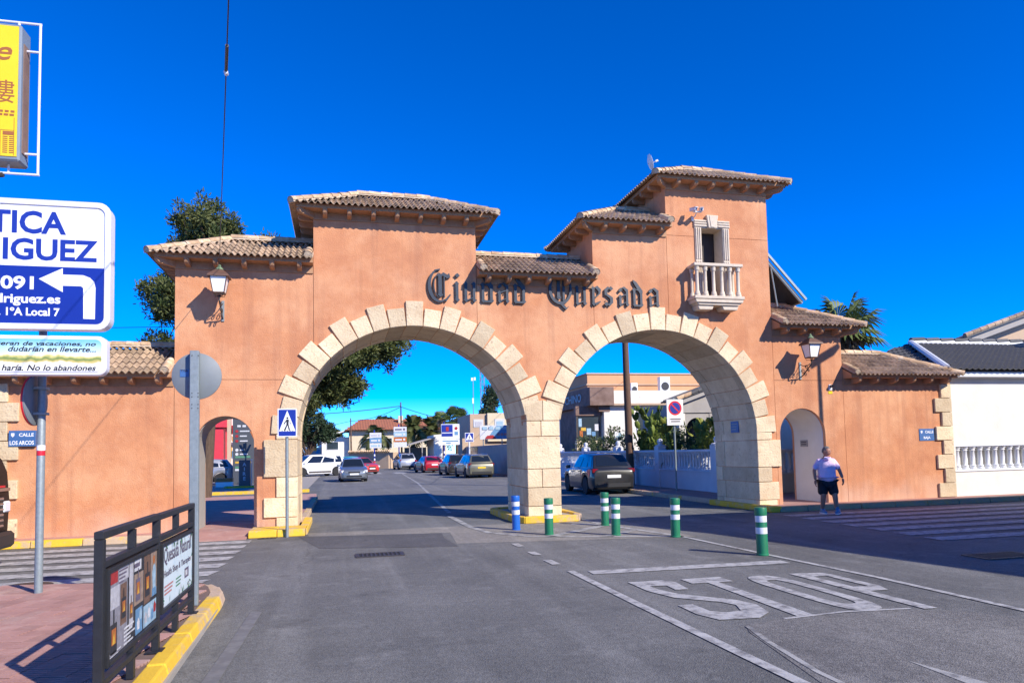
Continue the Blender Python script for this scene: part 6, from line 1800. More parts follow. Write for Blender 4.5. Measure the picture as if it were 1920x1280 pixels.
# ---- service station seen through the left foot arch
t = thing('red_building', 'flat red clad building beyond the left foot arch', 'building', (-12, 60, 0))
box_part(t, 'wall', 'shop_red', -22, -9.0, 60, 68, 0.6, 4.0)
box_part(t, 'upper_band', 'shop_red', -22, -8.7, 59.8, 68, 4.06, 5.2)
box_part(t, 'base', 'plaster_grey', -22, -8.98, 60.02, 68, 0, 0.6)
box_part(t, 'corner_column', 'plaster_tan', -8.7, -8.45, 59.9, 60.3, 0, 5.2)
t = thing('poster_wall', 'white wall covered with red, yellow and purple posters beyond the left foot arch', 'wall', (-8.8, 62, 0))
box_part(t, 'wall', 'plaster_white', -9.3, -6.0, 62.3, 62.6, 0, 5.0)
for x, z, sx, sz, key in ((-9.0, 3.9, .34, .35, 'rose'), (-8.55, 3.95, .2, .35, 'red'), (-9.0, 3.3, .3, .2, 'red'), (-8.45, 3.2, .2, .2, 'flame'), (-8.5, 2.7, .25, .2, 'ink'), (-9.0, 2.2, .35, .5, 'flame'), (-8.5, 1.9, .2, .3, 'blue')):
    MB().box(x - sx, x + sx, 62.27, 62.299, z - sz, z + sz).build('poster', PC[key], t)
t = thing('price_totem', 'dark grey service station totem with round icons and coloured price bars', 'totem', (-5.7, 46, 0))
MB().box(-6.36, -4.9, 46.0, 46.25, 0, 4.1).build('pillar', M_['totem_grey'], t, bevel=0.02)
for k, (z, key) in enumerate(((3.25, 'red'), (2.95, 'red'), (2.65, 'red'), (2.1, 'white'), (1.85, 'white'))):
    MB().lathe([(0.09, 0), (0.09, 0.02)], 14, Matrix.Translation((-6.12, 46.0, z)) @ Matrix.Rotation(pi / 2, 4, 'X')).build('icon', PC[key], t)
    MB().box(-5.95, -5.95 + (0.55, 0.4, 0.45, 0.2, 0.45)[k], 45.985, 45.999, z - 0.035, z + 0.035).build('text_line', PC['white'], t)
for z, x1_, key in ((1.68, -5.35, 'leaf2'), (1.35, -5.3, 'flame'), (1.05, -5.75, 'leaf2'), (0.9, -5.75, 'white')):
    MB().box(-6.22, x1_, 45.985, 45.999, z - 0.06, z + 0.06).build('price_bar', PC[key], t)
MB().box(-6.1, -5.9, 45.985, 45.999, 3.5, 3.62).box(-5.8, -5.6, 45.985, 45.999, 3.5, 3.62).build('text_line', PC['white'], t)
t = thing('air_station', 'grey tyre air post with white letters AIRE reading downwards', 'air post', (-5.1, 41, 0))
MB().box(-5.36, -4.78, 41.0, 41.35, 0, 1.50).build('post', M_['totem_grey'], t, bevel=0.03)
for k, ch in enumerate('AIRE'):
    text_part('lettering', ch, frame((-5.07, 40.999, 1.18 - 0.255 * k), (1, 0, 0), (0, 0, 1)), t, PC['sky'], height=0.19, align='CENTER', bold=0.03, ext=0.003)
MB().tube([(-4.72, 41.2, 0), (-4.72, 41.2, 1.55)], 0.03, 6).build('hose_pole', M_['white_paint'], t)
box_part(t, 'plinth', 'kerb_yellow', -6.1, -4.2, 40.85, 41.6, 0, 0.1)
t = thing('orange_banner', 'orange and white curved banner beside the service station totem', 'banner', (-4.8, 45, 0))
MB().prism([(-5.25, 3.2), (-5.05, 2.75), (-4.9, 2.45), (-4.75, 2.75), (-4.55, 3.2), (-4.65, 3.22), (-4.85, 2.85), (-4.95, 2.85), (-5.12, 3.2)], 44.98, 45.02, 'y').build('banner', PC['orange'], t)
MB().box(-5.0, -4.82, 44.97, 45.01, 3.0, 3.3).build('panel', PC['white'], t)
MB().tube([(-4.9, 45.05, 0), (-4.9, 45.05, 3.3)], 0.03, 6).build('pole', M_['white_paint'], t)
for lab, x in (('orange and white kerb block beside the air post', -6.4), ('orange and white kerb block right of the air post', -4.2)):
    t = thing('kerb_block', lab, 'kerb block', (x, 43.2, 0))
    MB().box(x - 0.45, x + 0.45, 43.0, 43.4, 0.28, 0.5).build('top', PC['orange'], t)
    MB().box(x - 0.45, x + 0.45, 43.0, 43.4, 0, 0.28).build('base', M_['sign_white'], t)
t = thing('street_bench', 'low bench in shade beyond the left foot arch', 'bench', (-5.6, 27.5, 0.1))
MB().box(-6.2, -5.35, 27.3, 27.75, 0.5, 0.56).build('seat', M_['iron'], t)
for x in (-6.1, -5.45):
    MB().box(x - 0.04, x + 0.04, 27.35, 27.7, 0.1, 0.5).build('leg', M_['iron'], t)

# ---- buildings and lamp outside the picture that shade the crossing
t = thing('shading_building', 'cream apartment building on the near right corner that shades the road', 'building', (18, 0, 0))
SB = [(14.35, -12), (14.35, -1.5), (13.1, 4.2), (11.6, 7.75), (26, 7.75), (26, -12)]
MB().prism(SB, 0, 6.50, 'z').build('wall', M_['plaster_cream'], t)
cx_ = 19.0
MB().prism([(p[0] + (0.12 if p[0] > cx_ else -0.12), p[1] + (0.12 if p[1] > 0 else -0.12)) for p in SB], 6.44, 6.56, 'z').build('cornice', M_['white_paint'], t)
for z in (1.0, 4.2):
    for k in range(4):
        win(t, 15.0 + 2.7 * k, 16.4 + 2.7 * k, 7.75 + 0.04, z, z + 1.5)
t = thing('street_lamp', 'tall street lamp on the near right pavement whose shadow falls on the gate', 'street lamp', (15.6, 12.05, 0))
MB().tube([(15.6, 12.05, 0), (15.6, 12.05, 7.25)], [0.075, 0.05], 10).build('pole', M_['galvanised'], t)
MB().mbox(Matrix.Translation((15.8, 12.05, 7.42)) @ Matrix.Rotation(radians(-28), 4, 'Y'), 0.42, 0.15, 0.07).build('lamp_head', M_['galvanised'], t, bevel=0.02)
# ================================================================== vehicles
def paint_mat(name, c, metal=0.0, rough=0.3):
    return mat('paint_' + name, c, rough, metal=metal, coat=0.8, c2=tuple(q * 0.85 for q in c), scale=1.5)
WHEELS = {}
def wheel_meshes(r, w_):
    key = (r, w_)
    if key not in WHEELS:
        R90 = Matrix.Rotation(pi / 2, 4, 'X')
        ty = MB().lathe([(r * 0.66, -w_ / 2), (r * 0.93, -w_ / 2), (r, -w_ * 0.32), (r, w_ * 0.32), (r * 0.93, w_ / 2), (r * 0.66, w_ / 2)], 24, R90).mesh('tyre', M_['rubber'], smooth=True)
        rm = MB().lathe([(r * 0.67, 0.0), (r * 0.67, w_ * 0.44), (r * 0.60, w_ * 0.47), (r * 0.57, w_ * 0.30), (r * 0.12, w_ * 0.30)], 24, R90).mesh('rim', M_['plastic_black'], smooth=True)
        sp = MB()
        for k in range(5):
            M = R90 @ Matrix.Rotation(2 * pi * k / 5, 4, 'Z') @ Matrix.Translation((r * 0.33, 0, w_ * 0.38))
            sp.mbox(M, r * 0.29, r * 0.085, w_ * 0.06)
        sp.lathe([(r * 0.14, w_ * 0.3), (r * 0.14, w_ * 0.47), (r * 0.05, w_ * 0.49)], 12, R90)
        sp.lathe([(r * 0.60, w_ * 0.40), (r * 0.665, w_ * 0.45), (r * 0.60, w_ * 0.475)], 24, R90)
        WHEELS[key] = (ty, rm, sp.mesh('spokes', M_['rim'], smooth=True))
    return WHEELS[key]
def car(name, label, cat, pm, L, W, H, cowl, wst, rr, rb, belt, nose, loc, rz, group='cars beyond the gate', wr=0.31, plate='number_plate', front=0.19, rear=0.80, roof_rails=False, rough_black=False, lamp='hi', slope=0.06):
    """local +x is forward, origin on the ground at the middle. cowl/wst/rr/rb: fractions from the nose of the
    windscreen foot, windscreen head, rear end of the roof and foot of the rear window"""
    t = thing(name, label, cat, (0, 0, 0), 0, group)
    X = lambda f: L / 2 - f * L
    hw = W / 2
    wf, wb = front * L, rear * L
    ra = wr * 1.16
    fr = sorted(set([0.0, 0.012, 0.03, 0.06, 0.10, 0.3, 0.36, 0.43, 0.5, 0.57, 0.64, 0.9, 0.94, 0.97, 0.99, 1.0, cowl] +
                    [max(0.0, (c_ + ra * q) / L) for c_ in (wf, wb) for q in (-1.0, -0.94, -0.8, -0.55, -0.28, 0, 0.28, 0.55, 0.8, 0.94, 1.0)]))
    def ztop(f):
        pts = [(0, nose * 0.80), (0.012, nose * 0.92), (0.035, nose), (cowl * 0.6, nose + (belt - nose) * 0.72), (cowl, belt), (0.6, belt + 0.02), (0.95, belt + 0.05), (0.985, belt + 0.02), (1.0, belt - 0.10)]
        for (a, za), (b, zb) in zip(pts[:-1], pts[1:]):
            if a <= f <= b:
                return za + (zb - za) * (f - a) / (b - a)
        return belt
    def half(f):
        pts = [(0, 0.70), (0.012, 0.80), (0.035, 0.90), (0.09, 0.965), (0.2, 1.0), (0.85, 1.0), (0.94, 0.97), (0.98, 0.92), (1.0, 0.84)]
        for (a, za), (b, zb) in zip(pts[:-1], pts[1:]):
            if a <= f <= b:
                return hw * (za + (zb - za) * (f - a) / (b - a))
        return hw
    def zbot(f):
        z = 0.20 if 0.02 < f < 0.98 else 0.27
        for c_ in (wf, wb):
            d = abs(f * L - c_)
            if d < ra:
                z = max(z, wr + sqrt(ra * ra - d * d))
        return z
    mb = MB(); rings = []
    for f in fr:
        zt, zb, w_ = ztop(f), zbot(f), half(f)
        zb = min(zb, zt - 0.08)
        prof = [(0, zb), (w_ * 0.86, zb), (w_ * 0.965, zb + 0.012), (w_, zb + 0.34 * (zt - zb)), (w_ * 1.0, zb + 0.60 * (zt - zb)), (w_ * 0.975, zt - 0.07 * (zt - 0.3)), (w_ * 0.93, zt - 0.012), (w_ * 0.80, zt), (0, zt + 0.018)]
        rings.append([(X(f), y, z) for y, z in prof] + [(X(f), -y, z) for y, z in prof[-2:0:-1]])
    n = len(rings[0])
    for rg in rings:
        mb.v += rg
    for i in range(len(rings) - 1):
        for k in range(n):
            k2 = (k + 1) % n
            mb.f.append([i * n + k, i * n + k2, (i + 1) * n + k2, (i + 1) * n + k]); mb.m.append(0)
    mb.f.append(list(range(n))); mb.m.append(0)
    mb.f.append([(len(rings) - 1) * n + k for k in range(n)]); mb.m.append(0)
    body = mb.build('body', pm, t, smooth=True, ang=35)
    # greenhouse
    zr = H
    gb_ = belt - 0.02
    A0, A1 = (X(cowl), hw * 0.86, gb_), (X(rb), hw * 0.86, gb_ + 0.05)
    R0, R1 = (X(wst), hw * 0.66, zr - 0.035), (X(rr), hw * 0.66, zr - slope)
    Rm = (X((wst + rr) / 2), hw * 0.68, zr)
    cab = MB()
    def mir(p):
        return (p[0], -p[1], p[2])
    pts_ = [A0, A1, R0, R1, Rm]
    allp = pts_ + [mir(p) for p in pts_]
    mid_top = [(R0[0], 0, R0[2] + 0.03), (Rm[0], 0, Rm[2] + 0.03), (R1[0], 0, R1[2] + 0.03)]
    cab.add(allp + mid_top, [(0, 1, 3, 4, 2), (5, 7, 9, 8, 6), (0, 2, 10, 7, 5), (1, 6, 8, 12, 3), (2, 4, 11, 10), (4, 3, 12, 11), (10, 11, 9, 7), (11, 12, 8, 9), (0, 5, 6, 1)])
    cab.build('cabin', pm, t, bevel=0.035, seg=2, smooth=True, ang=35)
    def bil(P, s, q):
        a, b, c_, d = [Vector(p) for p in P]
        return a.lerp(b, s).lerp(d.lerp(c_, s), q)
    def pane(nm, P, s0, s1, q0, q1, off, m='glass_dark', parent=t):
        c4 = [bil(P, s0, q0), bil(P, s1, q0), bil(P, s1, q1), bil(P, s0, q1)]
        nn = (c4[1] - c4[0]).cross(c4[3] - c4[0]).normalized()
        ctr = Vector((0, 0, 0.8))
        if nn.dot(c4[0] - ctr) < 0:
            nn = -nn
        o = [p + nn * off for p in c4]; i_ = [p - nn * 0.02 for p in c4]
        return MB().add(o + i_, [(0, 1, 2, 3), (7, 6, 5, 4), (0, 4, 5, 1), (1, 5, 6, 2), (2, 6, 7, 3), (3, 7, 4, 0)]).build(nm, M_[m], parent)
    pane('windscreen', (A0, mir(A0), mir(R0), R0), 0.05, 0.95, 0.04, 0.93, 0.012)
    pane('rear_window', (A1, mir(A1), mir(R1), R1), 0.08, 0.92, 0.16, 0.90, 0.012)
    for sg in (1, -1):
        g_ = (lambda p: p) if sg == 1 else mir
        P = (g_(A0), g_(A1), g_(R1), g_(R0))
        for s0, s1 in ((0.10, 0.42), (0.45, 0.73), (0.76, 0.92)):
            pane('side_window', P, s0, s1, 0.10, 0.86, 0.016)
        MB().mbox(Matrix.Translation((X(cowl + 0.055), sg * (hw + 0.07), belt + 0.07)), 0.06, 0.09, 0.065).build('wing_mirror', pm, t, bevel=0.02)
        for f, zz in ((0.43, belt - 0.10), (0.63, belt - 0.09)):
            MB().mbox(Matrix.Translation((X(f), sg * (hw + 0.004), zz)), 0.09, 0.014, 0.014).build('door_handle', pm, t)
        # lamps wrap the corners
        MB().mbox(Matrix.Translation((X(0.045), sg * hw * 0.72, nose - 0.10)) @ Matrix.Rotation(sg * -0.42, 4, 'Z'), 0.09, 0.20, 0.075).build('headlight', M_['lens_clear'], t, bevel=0.02)
        if lamp == 'tall':
            MB().mbox(Matrix.Translation((X(0.975), sg * hw * 0.84, belt - 0.02)) @ Matrix.Rotation(sg * 0.2, 4, 'Z'), 0.05, 0.075, 0.20).build('tail_light', M_['lens_red'], t, bevel=0.02)
        else:
            MB().mbox(Matrix.Translation((X(0.978), sg * hw * 0.76, belt - 0.06)) @ Matrix.Rotation(sg * 0.25, 4, 'Z'), 0.05, 0.155, 0.075).build('tail_light', M_['lens_red'], t, bevel=0.025)
        if roof_rails:
            MB().tube([(X(wst + 0.06), sg * hw * 0.62, zr - 0.02), (X(wst + 0.09), sg * hw * 0.62, zr + 0.05), (X(rr - 0.08), sg * hw * 0.62, zr + 0.03), (X(rr - 0.05), sg * hw * 0.62, zr - 0.03)], 0.018, 6).build('roof_rail', M_['rim'], t)
        MB().box(X(0.70), X(0.30), sg * hw - 0.012 if sg > 0 else -hw - 0.008, sg * hw + 0.008 if sg > 0 else -hw + 0.012, 0.30, 0.42).build('side_cladding', M_['plastic_black' if rough_black else 'iron'], t)
    MB().box(X(0.012) - 0.02, X(0.0) + 0.012, -hw * 0.42, hw * 0.42, nose - 0.20, nose - 0.10).build('grille', M_['plastic_black'], t, bevel=0.01)
    MB().box(X(0.014), X(0.0) + 0.014, -hw * 0.55, hw * 0.55, 0.30, 0.40).build('lower_grille', M_['plastic_black'], t, bevel=0.01)
    MB().box(X(1.0) - 0.012, X(0.985), -hw * 0.72, hw * 0.72, 0.27, 0.42).build('rear_bumper_insert', M_['plastic_black'], t, bevel=0.01)
    MB().box(X(0.002), X(0) + 0.022, -0.26, 0.26, 0.43, 0.53).build('front_plate', M_['number_plate'], t)
    MB().box(X(1.0) - 0.024, X(0.99), -0.26, 0.26, belt - 0.32, belt - 0.21).build('rear_plate', M_[plate], t)
    MB().box(X(0.97), X(0.03), -hw * 0.82, hw * 0.82, 0.17, 0.40).build('underbody', M_['rubber'], t)
    ty, rm, sp = wheel_meshes(wr, 0.21)
    for f in (front, rear):
        for sg in (1, -1):
            M = Matrix.Translation((X(f), sg * (hw - 0.115), wr)) @ Matrix.Rotation(0 if sg < 0 else pi, 4, 'Z') @ Matrix.Rotation(rnd.uniform(0, 2), 4, 'Y')
            w0 = inst('wheel', ty, t, M)
            for nm, me in (('rim', rm), ('spokes', sp)):
                o = bpy.data.objects.new(nm, me); C.objects.link(o); o.parent = w0
    t.location = loc
    t.rotation_euler = (0, 0, rz)
    return t
away, toward, left_ = pi / 2, -pi / 2, pi
HB_ = dict(cowl=0.26, wst=0.43, rr=0.86, rb=0.975, belt=0.93, nose=0.74)
SV = dict(cowl=0.27, wst=0.42, rr=0.89, rb=0.975, belt=1.03, nose=0.86)
ES = dict(cowl=0.27, wst=0.42, rr=0.90, rb=0.98, belt=0.93, nose=0.74)
car('parked_hatchback', 'dark grey hatchback with black side panels parked beyond the right arch', 'car', paint_mat('grey', (0.030, 0.030, 0.030), 0.3), 3.95, 1.76, 1.50, loc=(9.75, 26.3, 0), rz=radians(88), wr=0.33, rough_black=True, **HB_)
car('parked_estate', 'olive beige estate car with a yellow rear plate parked by the grey wall', 'car', paint_mat('olive', (0.24, 0.225, 0.15), 0.6), 4.6, 1.82, 1.50, loc=(8.65, 46.9, 0), rz=radians(93), plate='number_plate_yellow', roof_rails=True, **ES)
car('parked_hatchback', 'dark bronze hatchback parked just ahead of the olive estate car', 'car', paint_mat('bronze', (0.055, 0.045, 0.04), 0.5), 4.2, 1.78, 1.52, loc=(8.35, 53.3, 0), rz=radians(93), **HB_)
car('parked_coupe', 'bright red low car parked between the silver suv and the bronze hatchback', 'car', paint_mat('red', (0.42, 0.006, 0.02), 0.1), 4.3, 1.80, 1.40, loc=(7.45, 61.8, 0), rz=radians(97), cowl=0.30, wst=0.46, rr=0.80, rb=0.95, belt=0.95, nose=0.72)
car('parked_suv', 'silver suv parked before the carport', 'car', paint_mat('silver', (0.50, 0.51, 0.53), 0.6), 4.6, 1.92, 1.68, loc=(6.65, 76.5, 0), rz=radians(95), wr=0.35, roof_rails=True, **SV)
car('driving_saloon', 'silver grey car driving towards the left arch with its headlights and plate in view', 'car', paint_mat('steel', (0.26, 0.29, 0.32), 0.6), 4.15, 1.68, 1.43, loc=(0.75, 46.6, 0), rz=radians(-88), **HB_)
car('white_minivan', 'white minivan turning across the street beyond the left arch', 'van', paint_mat('white', (0.80, 0.80, 0.80), 0.0), 4.75, 1.95, 1.74, loc=(-2.0, 60.0, 0), rz=radians(206), wr=0.34, cowl=0.17, wst=0.36, rr=0.94, rb=0.985, belt=1.02, nose=0.88)
car('red_hatchback', 'small red hatchback half hidden behind the silver grey car', 'car', paint_mat('coral', (0.60, 0.05, 0.04), 0.0), 3.7, 1.62, 1.42, loc=(1.75, 62.5, 0), rz=radians(-62), **HB_)
car('turquoise_hatchback', 'turquoise car behind the white minivan at the junction', 'car', paint_mat('teal', (0.05, 0.30, 0.36), 0.1), 4.0, 1.7, 1.50, loc=(0.6, 80.0, 0), rz=radians(185), **HB_)
car('silver_crossover', 'silver grey suv crossing the service station beyond the left foot arch', 'car', paint_mat('pearl', (0.42, 0.43, 0.45), 0.5), 4.4, 1.85, 1.58, loc=(-8.6, 47.5, 0), rz=radians(186), wr=0.35, rough_black=True, **SV)
for lab, x, y, c_, rz_ in (('pale blue far car at the edge of the left arch', -5.2, 86, (0.2, 0.4, 0.45), 190), ('dark blue far car behind the red hatchback', 3.0, 90, (0.02, 0.03, 0.10), 170)):
    car('far_car', lab, 'car', paint_mat('far_%d' % int(y), c_), 4.1, 1.7, 1.48, loc=(x, y, 0), rz=radians(rz_), **HB_)
# ---- the lorry nosing in at the left edge
t = thing('delivery_truck', 'dark truck front with chrome grille slats nosing in beside the street name plate', 'truck', (-6.4, 12.4, 0), 0)
tp = M_['truck_paint']
FX, TY0, TY1 = -5.22, 11.35, 13.15
# side profile (x, z) of bonnet and cab, extruded across
prof = [(FX, 0.55), (FX + 0.02, 1.05), (FX - 0.02, 1.50), (FX - 0.10, 1.70), (FX - 0.30, 1.92), (FX - 0.8, 2.5), (FX - 2.6, 2.5), (FX - 2.6, 0.5), (FX - 0.05, 0.5)]
MB().prism(prof, TY0, TY1, 'y').build('cab', tp, t, bevel=0.05, seg=2, smooth=True)
MB().box(-9.6, FX - 2.65, TY0 - 0.1, TY1 + 0.1, 0.6, 2.9).build('cargo_box', M_['plaster_white'], t, bevel=0.02)
MB().add([(FX - 0.285, TY0 + 0.12, 1.94), (FX - 0.285, TY1 - 0.12, 1.94), (FX - 0.74, TY1 - 0.18, 2.46), (FX - 0.74, TY0 + 0.18, 2.46)], [(0, 1, 2, 3)]).build('windscreen', M_['glass_dark'], t)
sl_ = MB().box(-0.02, 0.035, -0.62, 0.62, -0.018, 0.018).mesh('grille_slat', M_['rim'], bevel=0.008)
MB().box(FX - 0.02, FX + 0.022, TY0 + 0.22, TY1 - 0.22, 0.62, 1.12).build('grille', M_['plastic_black'], t)
for k in range(6):
    inst('grille_slat', sl_, t, Matrix.Translation((FX + 0.01, (TY0 + TY1) / 2, 0.66 + 0.085 * k)))
MB().box(FX - 0.1, FX + 0.10, TY0 - 0.02, TY1 + 0.02, 0.30, 0.56).build('bumper', M_['plastic_black'], t, bevel=0.05)
MB().box(FX - 0.03, FX + 0.035, TY0 + 0.05, TY1 - 0.05, 1.20, 1.25).build('chrome_strip', M_['rim'], t)
MB().box(FX - 0.02, FX + 0.045, TY0 + 0.4, TY1 - 0.25, 1.26, 1.29).build('red_strip', M_['sign_red'], t)
for y in (TY0 + 0.14, TY1 - 0.14):
    MB().box(FX - 0.1, FX + 0.04, y - 0.11, y + 0.11, 0.86, 1.04).build('headlight', M_['lens_clear'], t, bevel=0.02)
for y in (TY0 - 0.14, TY1 + 0.14):
    MB().box(FX - 0.95, FX - 0.85, y - 0.1, y + 0.1, 1.75, 2.1).build('wing_mirror', M_['plastic_black'], t, bevel=0.02)
    MB().tube([(FX - 0.9, y, 1.85), (FX - 0.85, (TY0 + TY1) / 2 + (y - (TY0 + TY1) / 2) * 0.8, 1.85)], 0.02, 6).build('mirror_arm', M_['plastic_black'], t)
MB().box(FX + 0.098, FX + 0.112, TY0 + 0.6, TY1 - 0.65, 0.36, 0.47).build('front_plate', PC['sky'], t)
ty, rm, sp = wheel_meshes(0.42, 0.26)
for x in (FX - 0.85, FX - 3.9):
    for y, s in ((TY0 + 0.1, 0), (TY1 - 0.1, 1)):
        w0 = inst('wheel', ty, t, Matrix.Translation((x, y, 0.42)) @ Matrix.Rotation(pi * s, 4, 'Z'))
        for nm, me in (('rim', rm), ('spokes', sp)):
            o = bpy.data.objects.new(nm, me); C.objects.link(o); o.parent = w0
# ================================================================== vegetation
def leaf_mat(name, a, b, rough=0.55):
    m, t, p = nodes(name)
    geo = t.nodes.new('ShaderNodeNewGeometry')
    n = t.nodes.new('ShaderNodeTexNoise'); n.inputs['Scale'].default_value = 2.5; n.inputs['Detail'].default_value = 4
    t.links.new(geo.outputs['Position'], n.inputs['Vector'])
    r = t.nodes.new('ShaderNodeMapRange'); r.inputs[1].default_value = 0.35; r.inputs[2].default_value = 0.65
    t.links.new(n.outputs['Fac'], r.inputs[0])
    x = t.nodes.new('ShaderNodeMix'); x.data_type = 'RGBA'
    x.inputs['A'].default_value = col(a); x.inputs['B'].default_value = col(b)
    t.links.new(r.outputs[0], x.inputs['Factor'])
    t.links.new(x.outputs['Result'], p.inputs['Base Color'])
    p.inputs['Roughness'].default_value = rough
    p.inputs['Specular IOR Level'].default_value = 0.3
    tr = t.nodes.new('ShaderNodeBsdfTranslucent')
    t.links.new(x.outputs['Result'], tr.inputs['Color'])
    ms = t.nodes.new('ShaderNodeMixShader'); ms.inputs[0].default_value = 0.18
    t.links.new(p.outputs[0], ms.inputs[1]); t.links.new(tr.outputs[0], ms.inputs[2])
    t.links.new(ms.outputs[0], t.nodes['Material Output'].inputs['Surface'])
    return m
LM = dict(pine=leaf_mat('pine_needles', (0.055, 0.082, 0.024), (0.15, 0.155, 0.045)), pine2=leaf_mat('pine_needles_far', (0.032, 0.06, 0.03), (0.06, 0.09, 0.04)), palm=leaf_mat('palm_leaf', (0.06, 0.085, 0.03), (0.15, 0.155, 0.05)),
          fan=leaf_mat('fan_palm_leaf', (0.10, 0.145, 0.045), (0.19, 0.23, 0.07)), dead=leaf_mat('dry_palm_leaf', (0.20, 0.16, 0.11), (0.28, 0.23, 0.16)), cactus=leaf_mat('cactus', (0.10, 0.15, 0.025), (0.20, 0.25, 0.045)),
          shrub=leaf_mat('shrub_leaf', (0.05, 0.085, 0.03), (0.12, 0.14, 0.06)), aloe=leaf_mat('agave_leaf', (0.07, 0.12, 0.05), (0.13, 0.18, 0.07)), yel=leaf_mat('euphorbia', (0.17, 0.20, 0.03), (0.30, 0.31, 0.05)))
def raw(name, vs, fs, m, parent, smooth=False):
    me = bpy.data.meshes.new(name)
    me.from_pydata(vs, [], fs)
    me.materials.append(m)
    if smooth:
        me.polygons.foreach_set('use_smooth', [True] * len(me.polygons))
    me.update()
    return link(bpy.data.objects.new(name, me), parent)
def pine(label, base, blobs, n_cl, per, tuft, seed, m='pine', trunk_r=0.28, top=None, group='pines behind the gate'):
    """blobs: (centre, radii) of the crown masses; clumps of needle tufts sit mostly on their shells"""
    r = random.Random(seed)
    t = thing('pine_tree', label, 'tree', base, 0, group)
    vs, fs = [], []
    tot = sum(b[1][0] * b[1][2] for b in blobs)
    ends = []
    for c_, rad in blobs:
        k = int(n_cl * rad[0] * rad[2] / tot)
        for _ in range(k):
            d = Vector((r.gauss(0, 1), r.gauss(0, 1), r.gauss(0, 1))).normalized()
            q = r.uniform(0.45, 1.05) ** 0.6
            q *= 0.82 + 0.3 * sin(d.x * 5 + seed) * sin(d.z * 6 + d.y * 4)
            p = Vector((c_[0] + d.x * rad[0] * q, c_[1] + d.y * rad[1] * q, c_[2] + d.z * rad[2] * q))
            ends.append(p)
            R_ = r.uniform(0.22, 0.48)
            for _ in range(per):
                e = Vector((r.gauss(0, 1), r.gauss(0, 1), r.gauss(0.25, 0.8))).normalized()
                o = p + e * R_ * r.uniform(0.15, 1.0)
                l = tuft * r.uniform(0.7, 1.4); w_ = tuft * 0.20
                e2 = (e + Vector((r.gauss(0, .5), r.gauss(0, .5), r.gauss(0.2, .5)))).normalized()
                sx = e2.cross(Vector((r.gauss(0, 1), r.gauss(0, 1), r.gauss(0, 1)))).normalized() * w_
                b = len(vs)
                vs += [tuple(o - sx), tuple(o + sx), tuple(o + e2 * l + sx * 0.6), tuple(o + e2 * l - sx * 0.6)]
                fs.append((b, b + 1, b + 2, b + 3))
    raw('crown', vs, fs, LM[m], t)
    B = Vector(base)
    tp = Vector(top) if top else Vector((blobs[0][0][0], blobs[0][0][1], max(b[0][2] for b in blobs)))
    mid = B.lerp(tp, 0.45) + Vector((0.25, 0, 0))
    MB().tube([B, B.lerp(mid, 0.5), mid, tp], [trunk_r, trunk_r * 0.85, trunk_r * 0.65, trunk_r * 0.2], 10).build('trunk', M_['bark'], t, smooth=True)
    br = MB()
    for p in r.sample(ends, min(60, len(ends))):
        f = r.uniform(0.35, 0.95)
        a = B.lerp(mid, f / 0.6) if f < 0.6 else mid.lerp(tp, (f - 0.6) / 0.4)
        br.tube([a, a.lerp(p, 0.5) + Vector((0, 0, 0.25)), p], [0.06, 0.04, 0.012], 5)
    kind(br.build('limbs', M_['bark'], t), 'stuff')
    return t
pine('tall dark pine rising behind the left block of the gate', (-5.2, 30, 0), [((-5.1, 30, 10.2), (1.55, 1.7, 1.9)), ((-6.4, 30, 7.9), (1.25, 1.5, 1.15)), ((-4.3, 30, 8.9), (1.6, 1.6, 1.5)), ((-6.9, 30.3, 6.1), (0.75, 0.9, 0.45)), ((-2.9, 30.3, 9.9), (0.9, 1.2, 0.8))], 430, 90, 0.13, 11)
pine('broad spreading pine filling the upper left of the left road arch', (-2.9, 34, 0), [((-1.2, 34, 6.4), (2.9, 2.6, 2.4)), ((1.6, 34, 6.9), (1.75, 1.9, 1.35)), ((-2.2, 34, 4.4), (1.6, 1.8, 1.2)), ((-0.3, 34.2, 4.9), (1.5, 1.6, 1.0)), ((0.4, 33.5, 8.8), (2.4, 2.2, 1.6))], 1000, 95, 0.14, 5)
pine('smaller dark pine low behind the spreading pine at the far left of the street', (-3.4, 72, 0), [((-3.0, 72, 4.4), (2.2, 2.0, 1.7)), ((-1.4, 72, 3.7), (1.2, 1.2, 0.9)), ((-4.6, 72, 3.6), (1.6, 1.5, 1.2))], 260, 40, 0.26, 9, 'pine2')
pine('round green tree between the far boards and the cream house', (-1.6, 116, 0), [((-1.6, 116, 4.6), (2.2, 2.0, 1.8))], 110, 40, 0.34, 61, 'pine', 0.18)
pine('pale olive tree behind the far white board', (-6.5, 124, 0), [((-6.5, 124, 5.4), (3.0, 2.4, 2.2)), ((-9.5, 124, 4.6), (2.0, 2.0, 1.6))], 170, 40, 0.36, 62, 'pine', 0.2)
pine('dark pine tip beside the lattice mast', (15.6, 75, 0), [((15.9, 75, 7.3), (0.9, 0.9, 1.5)), ((15.6, 75, 5.6), (1.2, 1.2, 1.0))], 80, 40, 0.28, 21, 'pine2', 0.15)
pine('rounded dark tree top beyond the cream house roof', (7.0, 125, 0), [((7.2, 125, 7.2), (1.6, 1.4, 1.0))], 60, 40, 0.4, 23, 'pine2', 0.15)
